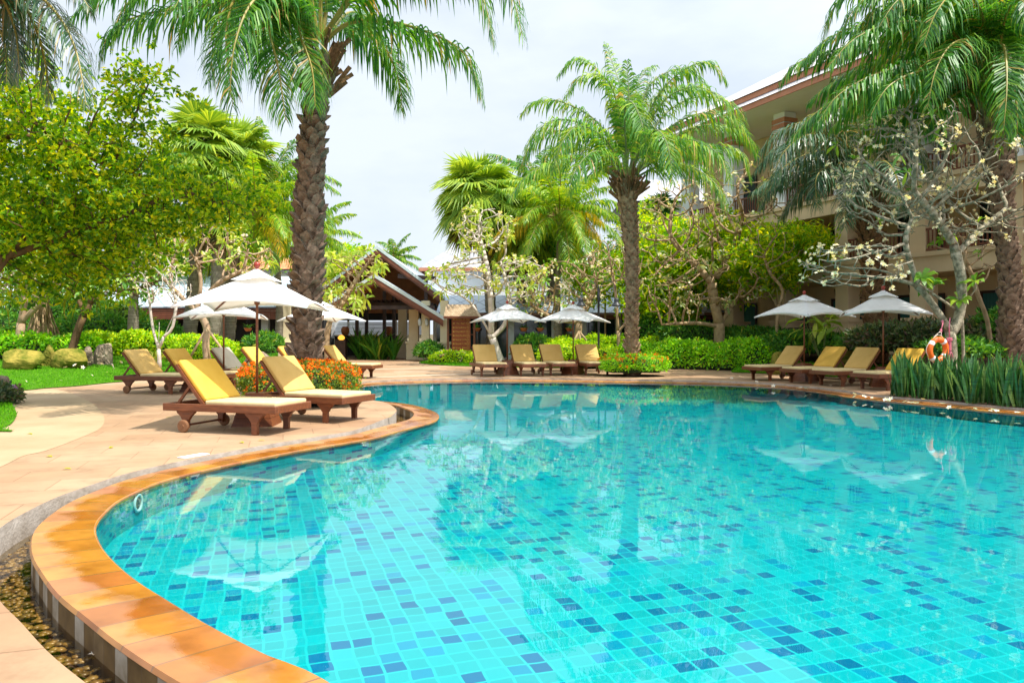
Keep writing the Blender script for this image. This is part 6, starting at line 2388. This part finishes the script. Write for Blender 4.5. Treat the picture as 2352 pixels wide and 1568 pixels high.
for a_, b_ in [(150, 850), (205, 838), (233, 842), (258, 846), (262, 852), (246, 859), (238, 822), (212, 866), (140, 878), (118, 866), (190, 850), (172, 845), (98, 862), (278, 838), (60, 880), (300, 850)]:
    Yg = 25.
    for _ in range(6):
        q = W(a_, b_, Yg)
        zz = lawnv[np.linalg.norm(lawnv[:, :2] - q[:2], axis=1).argmin(), 2]
        Yg = F * (EYE - zz) / (b_ - 765.)
    q = W(a_, b_, Yg)
    o2 = first.copy()
    COL.objects.link(o2)
    o2.location = (q[0], q[1], zz + .06)
    o2.rotation_euler = (rng.normal(0, .5), rng.normal(0, .5), rng.uniform(0, 6))
    o2.scale = (.9, .9, .9)
    tag(o2, 'small pale fallen blossom lying in the grass of the left lawn', 'blossom', 'fallen blossoms on the lawn')
# fallen dry leaves on the deck and lawn
firstl = None
lv = MB()
lv.leaves6(np.zeros((1, 3)), np.array([[1., 0, .1]]), np.array([[0, 0, 1.]]), .11, .05, 0, .05)
for a_, b_ in [(165, 1078), (630, 932 + 52), (383, 905), (440, 915), (610, 1012), (120, 1050), (74, 998), (950, 872), (1030, 866), (380, 960), (330, 905), (252, 1030), (560, 1018), (905, 958)]:
    if firstl is None:
        firstl = o2 = lv.build('fallen_leaf', M['palm_yellow'])
    else:
        o2 = firstl.copy()
        COL.objects.link(o2)
    q = G(a_, b_)
    o2.location = (q[0], q[1], .008)
    o2.rotation_euler = (0, 0, rng.uniform(0, 6))
    tag(o2, 'small dry yellow leaf lying on the sandstone paving', 'leaf', 'fallen leaves on the paving')


# hanging pots
def hpot(px, py, Y, lab):
    c = W(px, py, Y)
    t = thing('hanging_pot', lab, 'flower pot', c, 0, 'hanging terracotta pots')
    mb = MB()
    mb.lathe(c, [(.10, -.10), (.17, -.04), (.21, .06), (.23, .10), (.20, .10), (.15, .06)], 14)
    mb.build('pot', M['terra'], t, smooth=True)
    mb = MB()
    for a_ in (0, 2.1, 4.2):
        mb.tube([c + np.array([.2 * math.cos(a_), .2 * math.sin(a_), .1]), c + np.array([0, 0, .75])], .006, 4)
    mb.tube([c + np.array([0, 0, .75]), c + np.array([0, 0, 1.0])], .006, 4)
    mb.build('chain', M['black'], t)
    mb = MB()
    straps(mb, c + np.array([0, 0, .08]), 22, .5, .05, (.3, 1.4), 1.6)
    mb.build('plant', M['fern'], t)


for px, lab in [(480, 'first hanging terracotta pot from the left, beside the pale pavilion post'), (524, 'hanging terracotta pot with fern right of the thin umbrella pole'), (569.5, 'hanging terracotta pot just left of the near umbrella pole'),
                (1095, 'hanging terracotta pot right of the direction board'), (1203, 'hanging pot before the dark glass, nearest to the direction board tree'), (1241, 'hanging pot between the two far umbrellas'),
                (1280, 'hanging pot just left of the second far umbrella pole'), (1308, 'hanging pot behind the second far umbrella pole')]:
    hpot(px, 757, 43., lab)

# ------------------------------------------------------------------ buildings
# long low pavilion on the left
t = thing('low_pavilion', 'long low open pavilion with pale blue slate roof and louvred eaves behind the left garden', 'building', (-24, 46, 0))
X0, X1 = -48., -13.5
mb = MB()
mb.add([(X0, 44.6, 3.12), (X1, 44.6, 3.12), (X1, 49.5, 5.3), (X0, 49.5, 5.3), (X0, 54.5, 3.1), (X1, 54.5, 3.1)], [(0, 1, 2, 3), (3, 2, 5, 4)])
mb.add([(X0, 44.6, 3.06), (X1, 44.6, 3.06), (X1, 49.5, 5.2), (X0, 49.5, 5.2), (X0, 54.5, 3.04), (X1, 54.5, 3.04)], [(3, 2, 1, 0), (4, 5, 2, 3)])
mb.build('roof', M['slate'], t)
for k in range(7):
    mb = MB()
    mb.box((X0, 44.62 + k * .012, 2.38 + k * .105), (X1, 44.70 + k * .012, 2.46 + k * .105))
    mb.build('eave_louver', M['wood_brown'], t)
for px in (-150, -20, 110, 240, 352, 506, 610):
    x = (px - 1176) / F * 45.6
    mb = MB()
    mb.box((x - .2, 45.4, 0), (x + .2, 45.8, 2.9))
    mb.build('column', M['pale_blue'], t)
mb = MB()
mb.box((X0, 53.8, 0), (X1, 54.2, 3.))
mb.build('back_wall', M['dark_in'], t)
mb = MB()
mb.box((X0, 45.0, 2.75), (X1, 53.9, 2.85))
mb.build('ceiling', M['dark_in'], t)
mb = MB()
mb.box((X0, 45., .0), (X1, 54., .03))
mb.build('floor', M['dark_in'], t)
for px in range(-10, 640, 45):
    x = (px - 1176) / F * 49
    mb = MB()
    mb.box((x - .35, 49.2, .03), (x + .35, 49.9, .8))
    mb.box((x - .35, 49.8, .03), (x + .35, 49.9, 1.15))
    mb.build('chair', M['wood_dark'], t)

# cream piers of the walkway left of the entrance
def pier(mb, x, y, w, zb, zs, zt):
    mb.box((x - w * .62, y - w * .62, zb), (x + w * .62, y + w * .62, zs - .12))
    mb.box((x - w * .72, y - w * .72, zs - .121), (x + w * .72, y + w * .72, zs))
    mb.box((x - w * .42, y - w * .42, zs), (x + w * .42, y + w * .42, zt))


# entrance pavilion with two gables
t = thing('entrance_pavilion', 'open entrance pavilion with two stacked timber gables and cream columns', 'building', (-7.8, 42, 0))


def gable(xc, y0, y1, apex, half, eave, tag_, parent):
    sl = (apex - eave) / half
    mb = MB()
    th = .14
    for sg in (-1, 1):
        v = [(xc, y0, apex), (xc + sg * half, y0, eave), (xc + sg * half, y1, eave), (xc, y1, apex)]
        v2 = [(a, b, c - th) for a, b, c in v]
        mb.add(v + v2, [(0, 1, 2, 3), (7, 6, 5, 4), (1, 0, 4, 5), (2, 1, 5, 6), (3, 2, 6, 7)])
    rf = mb.build('roof', M['slate'], parent)
    mb = MB()
    for sg in (-1, 1):   # pale metal verge capping
        a_ = np.array([xc, y0 - .02, apex + .06])
        b_ = np.array([xc + sg * half * 1.02, y0 - .02, eave + .06 - sl * half * .02])
        mb.add([a_, b_, b_ + np.array([0, .5, 0]), a_ + np.array([0, .5, 0]), a_ - Z * .20, b_ - Z * .20], [(0, 1, 2, 3), (0, 4, 5, 1)])
    mb.build('verge_capping', M['pale_blue'], parent)
    mb = MB()
    for sg in (-1, 1):   # barge board
        a_ = np.array([xc, y0 + .0, apex - .15])
        b_ = np.array([xc + sg * half * 1.0, y0 + .0, eave - .15])
        mb.add([a_, b_, b_ - Z * .26, a_ - Z * .26, a_ + np.array([0, .06, 0]), b_ + np.array([0, .06, 0]), b_ + np.array([0, .06, -.26]), a_ + np.array([0, .06, -.26])],
               [(0, 1, 2, 3), (7, 6, 5, 4), (3, 2, 6, 7), (1, 5, 6, 2)])
        a2, b2 = a_ - Z * .24 + np.array([0, .08, 0]), b_ - Z * .24 + np.array([0, .08, 0])
        mb.add([a2, b2, b2 - Z * .14, a2 - Z * .14], [(0, 1, 2, 3)])
    mb.build('barge_board', M['wood_brown'], parent)
    mb = MB()
    for sg in (-1, 1):   # timber lining under the roof
        v = [(xc, y0 + .1, apex - .2), (xc + sg * half, y0 + .1, eave - .2), (xc + sg * half, y1, eave - .2), (xc, y1, apex - .2)]
        mb.add(v, [(0, 1, 2, 3)])
    mb.build('ceiling_lining', M['wood_orange'], parent)


gable(-7.72, 42., 45.2, 4.82, 3.85, 2.45, 'lower', t)
gable(-8.1, 45., 56., 6.74, 4.0, 3.75, 'upper', t)
mb = MB()
mb.add([(-12., 51, 2.9), (-4.2, 51, 2.9), (-4.2, 51, 3.6), (-8.1, 51, 6.5), (-12., 51, 3.6)], [(0, 1, 2, 3, 4)])
mb.build('gable_wall', M['wood_orange'], t)
mb = MB()
mb.bar((-6.9, 45.3, 5.0), (-4.6, 45.3, 4.85), .18, .26)
mb.bar((-5.2, 45.3, 4.9), (-5.2, 45.3, 2.9), .2, .2)
mb.bar((-10.8, 42.4, 3.0), (-4.4, 42.4, 3.0), .18, .22)
mb.bar((-7.7, 42.6, 4.3), (-7.7, 45.2, 4.3), .18, .22)
mb.build('timber_beams', M['wood_dark'], t)
mb = MB()
for k in range(16):
    mb.bar((-9.6 + k * .28, 45.2, 3.5), (-9.6 + k * .28, 50., 3.5), .08, .16)
for y in (45.6, 47.4, 49.2):
    mb.bar((-10.5, y, 3.3), (-4.8, y, 3.3), .14, .2)
mb.build('pergola', M['wood_dark'], t)
for x, y, w_ in [((951 - 1176) / F * 44.5, 44.5, .66), ((978 - 1176) / F * 43., 43., .54), ((1021 - 1176) / F * 42.6, 42.6, .54), ((657 - 1176) / F * 42., 42., .78), ((925 - 1176) / F * 47., 47., .6), ((705 - 1176) / F * 44., 44., .7)]:
    mb = MB()
    pier(mb, x, y, w_, 0., 1.06, 3.4)
    mb.build('column', M['cream'], t)
for px in (980, 964):
    mb = MB()
    c = W(px, 740, 42.7)
    mb.lathe(c - Z * .22, [(.03, 0), (.09, .05), (.11, .2), (.09, .38), (.03, .44)], 10)
    mb.build('wall_lamp', M['pale_blue'], t, smooth=True)
for px, Y in [(820, 47.), (883, 47.), (905, 47.), (842, 49.)]:
    x = (px - 1176) / F * Y
    mb = MB()
    mb.box((x - .1, Y - .1, 0), (x + .1, Y + .1, 4.2))
    mb.build('post', M['wood_dark'], t)
mb = MB()
x0, x1 = (770 - 1176) / F * 52, (930 - 1176) / F * 52
mb.box((x0, 51.8, 0), (x1, 52.2, 1.3))
mb.box((x0, 51.6, 1.3), (x1, 52.4, 1.38))
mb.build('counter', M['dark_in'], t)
mb = MB()
for k in range(12):
    mb.box((x0 - 1, 55.0, 1.2 + k * .1), (x1 + 1, 55.06, 1.28 + k * .1))
mb.build('louvre_screen', M['white'], t)
mb = MB()
mb.box((x0 - 3, 55.8, 2.5), (x1 + 2, 56., 5.))
mb.box((x0 - 3, 55.8, 0), (x0 - 1, 56., 5.))
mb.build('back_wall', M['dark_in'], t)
# side return wall with glass on the right of the entrance
mb = MB()
mb.box((-4.5, 44.6, .6), (-3.3, 44.66, 2.6))
mb.build('window', M['glass'], t)
mb = MB()
mb.box((-17.5, 46.5, 0), (-11.9, 46.7, 2.9))  # near-black upright sheet left of the entrance
mb.build('dark_screen', M['dark_in'], t)
# jars and plants in the entrance
for px, py, Y, h, lab, mt in [(793, 759, 52., .62, 'terracotta jar on the counter at the left inside the entrance', 'terra'), (893.6, 759, 52., .62, 'terracotta jar on the counter at the right inside the entrance', 'terra'),
                              (873.6, 805, 44.5, .95, 'tall orange glazed jar on the entrance floor', 'lime_orange')]:
    c = W(px, py, Y)
    z0 = 1.38 if Y > 50 else 0.02
    mb = MB()
    mb.lathe((c[0], c[1], z0), [(.14, 0), (.24, h * .25), (.29, h * .55), (.27, h * .8), (.19, h * .93), (.22, h), (.16, h * .99)], 18)
    tag(mb.build('jar', M[mt], smooth=True), lab, 'jar')
c = W(784, 790, 44.)
t2 = thing('floor_lantern', 'lit amber lantern on a dark stand at the left side of the entrance', 'lantern', onground(c, 0.))
mb = MB()
mb.box((c[0] - .3, c[1] - .3, 0), (c[0] + .3, c[1] + .3, 1.15))
mb.build('stand', M['wood_dark'], t2)
m_, nt_, out_ = newmat('amber_lamp')
em = N(nt_, 'ShaderNodeEmission', Strength=1.3)
em.inputs[0].default_value = (1, .42, .05, 1)
L(nt_, em.outputs[0], out_.inputs[0])
mb = MB()
mb.lathe((c[0], c[1], 1.15), [(.1, 0), (.2, .08), (.2, .16), (.12, .26), (.02, .3)], 14)
mb.build('lamp_globe', m_, t2, smooth=True)
for px, Y, h, lab in [(835, 44.6, 1.7, 'dark tropical plant clump in the middle of the entrance'), (872, 43.8, 1.5, 'dark broad leaved plant on the right of the entrance clump'), (700, 38.5, 1.2, 'palm like plant in shade between the trunk and the entrance')]:
    b = onground(W(px, 800, Y), 0.)
    t2 = thing('potted_plant', lab, 'plant', b)
    mb = MB()
    for q_ in range(5):
        straps(mb, b + np.array([rng.normal(0, .35), rng.normal(0, .3), .0]), 26, h * 1.15, .15, (1.0, 1.55), .7, tw=1.5)
    mb.build('foliage', M['fern'], t2)

# low wing to the right of the entrance
t = thing('low_wing', 'low glazed wing with pale blue slate roof behind the far loungers', 'building', (4, 45, 0))
X0, X1 = (1005 - 1176) / F * 44, (1760 - 1176) / F * 44
mb = MB()
mb.add([(X0, 43.2, 2.74), (X1, 43.2, 2.74), (X1, 46.6, 3.9), (X0, 46.6, 3.9), (X0, 50, 2.7), (X1, 50, 2.7)], [(0, 1, 2, 3), (3, 2, 5, 4)])
mb.build('roof', M['slate'], t)
for k in range(4):
    mb = MB()
    mb.box((X0, 43.22 + k * .012, 2.36 + k * .095), (X1, 43.28 + k * .012, 2.43 + k * .095))
    mb.build('eave_louver', M['wood_brown'], t)
for px in (1060, 1174, 1273, 1340, 1420, 1500, 1580, 1660):
    x = (px - 1176) / F * 44.2
    mb = MB()
    mb.box((x - .17, 44.0, 0), (x + .17, 44.3, 2.7))
    mb.build('column', M['pale_blue'], t)
for k, (pa_, pb2) in enumerate([(1063, 1170), (1178, 1269), (1277, 1336), (1344, 1416), (1424, 1496), (1504, 1576), (1584, 1656)]):
    x0, x1 = (pa_ - 1176) / F * 44.3, (pb2 - 1176) / F * 44.3
    mb = MB()
    mb.box((x0, 44.4, .1), (x1, 44.44, 2.6))
    w_ = mb.build('window', M['glass'], t)
    mb = MB()
    for q in range(4):
        xx = x0 + (x1 - x0) * q / 3
        mb.box((xx - .03, 44.34, .1), (xx + .03, 44.398, 2.6))
    mb.build('frame', M['wood_dark'], w_)
# house behind with white wall
t = thing('white_house', 'white walled house with grey roof and orange fascia behind the fan palm', 'building', (4, 54, 0))
X0, X1 = (968 - 1176) / F * 54, (1470 - 1176) / F * 54
mb = MB()
mb.box((X0 + .9, 53.4, 0), (X1 - .9, 62, 6.2))
mb.build('wall', M['white_wall'], t)
mb = MB()
v = [(X0, 53.1, 6.2), (X1, 53.1, 6.2), (X1, 63, 6.2), (X0, 63, 6.2), (X0 + 5, 57.7, 10.2), (X1 - 5, 57.7, 10.2)]
mb.add(v, [(0, 1, 5, 4), (1, 2, 5), (2, 3, 4, 5), (3, 0, 4)])
mb.build('roof', M['slate_grey'], t)
mb = MB()
mb.box((X0, 53.08, 5.95), (X1, 53.2, 6.19))
mb.box((X0 - .1, 53.2, 5.95), (X0 + .02, 63, 6.19))
mb.build('fascia', M['salmon'], t)
for px in (1210, 1300):
    x = (px - 1176) / F * 53.3
    mb = MB()
    mb.box((x - .25, 53.2, 0), (x + .25, 53.39, 6.1))
    mb.build('pilaster', M['cream'], t)
# far hotel wing
t = thing('hotel_wing', 'white hotel wing with grey roof glimpsed between the middle palm and the hotel', 'building', (11, 52, 0))
X0, X1 = (1450 - 1176) / F * 52, (1670 - 1176) / F * 52
mb = MB()
mb.box((X0, 52, 0), (X1, 60, 10.6))
mb.build('wall', M['white_wall'], t)
mb = MB()
v = [(X0 - .8, 51.2, 10.6), (X1 + .8, 51.2, 10.6), (X1 + .8, 61, 10.6), (X0 - .8, 61, 10.6), (X0 + 1.5, 56, 13.), (X1 - 1.5, 56, 13.)]
mb.add(v, [(0, 1, 5, 4), (1, 2, 5), (2, 3, 4, 5), (3, 0, 4)])
mb.build('roof', M['slate_grey'], t)
for px in (1500, 1560, 1620):
    x = (px - 1176) / F * 51.9
    for z in (3.6, 7.2):
        mb = MB()
        mb.box((x - .6, 51.9, z), (x + .6, 51.96, z + 1.7))
        mb.build('window', M['glass'], t)
# house with orange roof far left
t = thing('orange_roofed_house', 'white house with orange tiled roof beyond the left pavilion', 'building', (-21, 60, 0))
X0, X1 = (425 - 1176) / F * 60, (690 - 1176) / F * 60
mb = MB()
mb.box((X0 + .7, 60, 0), (X1 - .7, 68, 6.6))
mb.build('wall', M['white_wall'], t)
mb = MB()
v = [(X0, 59, 6.6), (X1, 59, 6.6), (X1, 69, 6.6), (X0, 69, 6.6), (X0 + 4, 64, 9.), (X1 - 4, 64, 9.)]
mb.add(v, [(0, 1, 5, 4), (1, 2, 5), (2, 3, 4, 5), (3, 0, 4)])
mb.build('roof', M['roof_orange'], t)

# hotel on the right
t = thing('hotel_building', 'three storey hotel with beige balconies, white columns and tiled eaves on the right', 'building', (12.96, 36, 0))
HO = np.array([12.96, 36., 0.])
H1 = nrm(np.array([.43, -1., 0.]))
HN = np.array([H1[1], -H1[0], 0.])   # towards the pool
if HN[0] > 0:
    HN = -HN
S0, S1 = -9., 18.


def hb(mb, s0, s1, d0, d1, z0, z1, m=0):
    mb.obox(HO, H1, HN, Z, (s0, d0, z0), (s1, d1, z1), m)


mb = MB()
hb(mb, S0, S1, -9, -2.4, 0, 12.1)
mb.build('wall', M['beige'], t)
for z0, z1 in ((3.85, 4.62), (6.75, 7.5)):
    mb = MB()
    hb(mb, S0, S1, -2.4, .32, z0, z1)
    hb(mb, S0, S1, .32, .40, z1 - .14, z1 + .03)
    mb.build('balcony_slab', M['beige'], t)
mb = MB()
hb(mb, S0, S1, -2.4, .5, .3, .9)
mb.build('terrace', M['beige'], t)
cols = [-7.4, -3.7, 0., 3.7, 7.4, 11.1, 14.8]
for c in cols:
    mb = MB()
    hb(mb, c - .36, c + .36, -.55, .17, 7.5, 12.1)
    cc = mb.build('column', M['white_wall'], t)
    mb = MB()
    hb(mb, c - .42, c + .42, -.61, .23, 11.35, 11.55)
    hb(mb, c - .42, c + .42, -.61, .23, 11.62, 11.82)
    mb.build('capital', M['salmon'], cc)
    mb = MB()
    hb(mb, c - .34, c + .34, -.55, .13, 4.62, 6.75)
    mb.build('column', M['beige'], t)
    mb = MB()
    hb(mb, c - .34, c + .34, -.6, .1, 2.15, 3.85)
    hb(mb, c - .5, c + .5, -.75, .25, .9, 2.03)
    hb(mb, c - .58, c + .58, -.83, .33, 2.03, 2.15)
    mb.build('pier', M['beige'], t)
for z0 in (4.65, 7.53):
    for i in range(len(cols) - 1):
        a_, b_ = cols[i] + .36, cols[i + 1] - .36
        mb = MB()
        hb(mb, a_, b_, .02, .10, z0 + .85, z0 + .93)
        hb(mb, a_, b_, .03, .09, z0 + .08, z0 + .14)
        k = 18
        for q in range(k):
            s_ = a_ + (b_ - a_) * (q + .5) / k
            hb(mb, s_ - .02, s_ + .02, .04, .08, z0 + .14, z0 + .85)
        mb.build('railing', M['wood_brown'], t)
for z0, h in ((.9, 2.2), (4.65, 1.9), (7.53, 2.6)):
    for i in range(len(cols) - 1):
        m_ = (cols[i] + cols[i + 1]) / 2
        mb = MB()
        hb(mb, m_ - .95, m_ + 1.15, -2.39, -2.33, z0 + .05, z0 + h)
        w_ = mb.build('window', M['glass'] if z0 > 4 else M['curtain'], t)
        mb = MB()
        for q in (-.95, .1, 1.15):
            hb(mb, m_ + q - .05, m_ + q + .05, -2.329, -2.28, z0 + .05, z0 + h)
        hb(mb, m_ - 1.0, m_ + 1.2, -2.329, -2.27, z0 + h, z0 + h + .1)
        mb.build('frame', M['wood_dark'], w_)
        if z0 < 1:
            mb = MB()
            p0 = HO + H1 * (m_ + 1.5) + HN * -.3 + Z * (z0 + .7)
            mb.bar(p0 + H1 * .2, p0 - H1 * .15 + Z * 1.9, .55, .05, up=tuple(H1))
            mb.build('sun_screen', M['wood_dark'], t)
for z0 in (4.62, 7.5):
    mb = MB()
    hb(mb, S0, S1, -2.395, -2.34, z0 + .0, z0 + .04)
    mb.build('skirting', M['wood_dark'], t)
mb = MB()
hb(mb, S0 - 1.5, S1, -3, 1.8, 12.12, 12.18)
mb.build('soffit', M['soffit'], t)
mb = MB()
hb(mb, S0 - 1.5, S1, 1.8, 1.86, 12.1, 12.36)
hb(mb, S0 - 1.56, S0 - 1.5, -9, 1.86, 12.1, 12.36)
mb.build('fascia', M['salmon'], t)


def hp_(s, d_, z):
    return HO + H1 * s + HN * d_ + Z * z


mb = MB()
mb.add([hp_(S0 - 1.6, 1.92, 12.36), hp_(S1, 1.92, 12.36), hp_(S1, 1.25, 12.82), hp_(S0 - 1., 1.25, 12.82)], [(0, 1, 2, 3)])
mb.add([hp_(S0 - 1.1, 1.38, 13.08), hp_(S1, 1.38, 13.08), hp_(S1, -5, 16.6), hp_(S0 + 5, -5, 16.6), hp_(S0 - 1.1, -11, 13.08), hp_(S1, -11, 13.08)], [(0, 1, 2, 3), (0, 3, 4), (3, 2, 5, 4)])
mb.build('roof', M['roof_grey'], t)
mb = MB()
hb(mb, S0 - 1.0, S1, 1.2, 1.3, 12.82, 13.06)
mb.build('upper_fascia', M['salmon'], t)
# terrace railing
mb = MB()
for s0 in (-1.6, 1.6):
    hb(mb, s0 - .8, s0 + .8, .3, .34, 1.75, 1.8)
    hb(mb, s0 - .8, s0 + .8, .3, .34, 1.35, 1.39)
    for q in (-.8, 0, .8):
        hb(mb, s0 + q - .02, s0 + q + .02, .3, .34, .9, 1.75)
mb.build('terrace_railing', M['black'], t)

# ------------------------------------------------------------------ light, sky, camera
EL = R(62)
sd = np.array([.88 * math.cos(EL), -.475 * math.cos(EL), math.sin(EL)])
sun = bpy.data.lights.new('sun', 'SUN')
sun.energy = 4.3
sun.angle = R(.53)
sun.color = (1., .95, .86)
so_ = bpy.data.objects.new('sun', sun)
COL.objects.link(so_)
so_.location = (0, 0, 40)
so_.rotation_euler = Vector(-sd).to_track_quat('-Z', 'Y').to_euler()

w = bpy.data.worlds.new('World')
S.world = w
w.use_nodes = True
nt = w.node_tree
nt.nodes.clear()
out = nt.nodes.new('ShaderNodeOutputWorld')
bg = nt.nodes.new('ShaderNodeBackground')
sky = nt.nodes.new('ShaderNodeTexSky')
sky.sky_type = 'NISHITA'
sky.sun_disc = False
sky.sun_elevation = EL
sky.sun_rotation = math.atan2(.88, -.475)
sky.dust_density = 2.
tc = nt.nodes.new('ShaderNodeTexCoord')
mp = nt.nodes.new('ShaderNodeMapping')
mp.inputs['Scale'].default_value = (1.6, 1.6, 4.)
nt.links.new(tc.outputs['Generated'], mp.inputs[0])
nz = nt.nodes.new('ShaderNodeTexNoise')
nz.inputs['Scale'].default_value = 2.2
nz.inputs['Detail'].default_value = 7.
nz.inputs['Roughness'].default_value = .55
nt.links.new(mp.outputs[0], nz.inputs['Vector'])
fac = ramp(nt, nz.outputs[0], [(.3, (.70, .70, .70)), (.62, (.97, .97, .97))])
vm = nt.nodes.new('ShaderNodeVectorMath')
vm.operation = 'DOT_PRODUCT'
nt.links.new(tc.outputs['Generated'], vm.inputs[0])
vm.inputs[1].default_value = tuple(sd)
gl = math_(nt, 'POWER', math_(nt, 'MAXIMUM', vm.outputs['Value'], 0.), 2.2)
gl = math_(nt, 'ADD', math_(nt, 'MULTIPLY', gl, 1.9), 1.)  # added sky glow round the sun, mostly out of view, to fill the shadows
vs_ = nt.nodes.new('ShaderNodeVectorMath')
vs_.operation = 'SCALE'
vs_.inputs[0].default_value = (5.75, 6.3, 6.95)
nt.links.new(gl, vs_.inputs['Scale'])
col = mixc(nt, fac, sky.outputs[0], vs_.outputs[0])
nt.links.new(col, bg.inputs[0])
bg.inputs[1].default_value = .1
nt.links.new(bg.outputs[0], out.inputs[0])

cam = bpy.data.cameras.new('camera')
cam.sensor_width = 36.
cam.lens = 36. * F / 2352
cam.shift_y = -19 / 2352
cam.clip_end = 2000.
co = bpy.data.objects.new('camera', cam)
COL.objects.link(co)
co.location = (0, 0, EYE)
co.rotation_euler = (R(90), 0, 0)
S.camera = co
S.view_settings.view_transform = 'Standard'
S.view_settings.look = 'None'
S.view_settings.exposure = .68
S.view_settings.gamma = 1.
cy = S.cycles
cy.max_bounces = 9
cy.diffuse_bounces = 5
cy.glossy_bounces = 3
cy.transmission_bounces = 4
cy.transparent_max_bounces = 10
cy.caustics_reflective = False
cy.caustics_refractive = False
cy.sample_clamp_indirect = 8.
cy.use_denoising = True
for o in bpy.data.objects:
    if '_o' in o:
        del o['_o']

for o in bpy.data.objects:
    if 'label' in o and len(o['label'].replace('-', ' ').split()) > 16:
        print('LONG', o.name, len(o['label'].split()), o['label'])
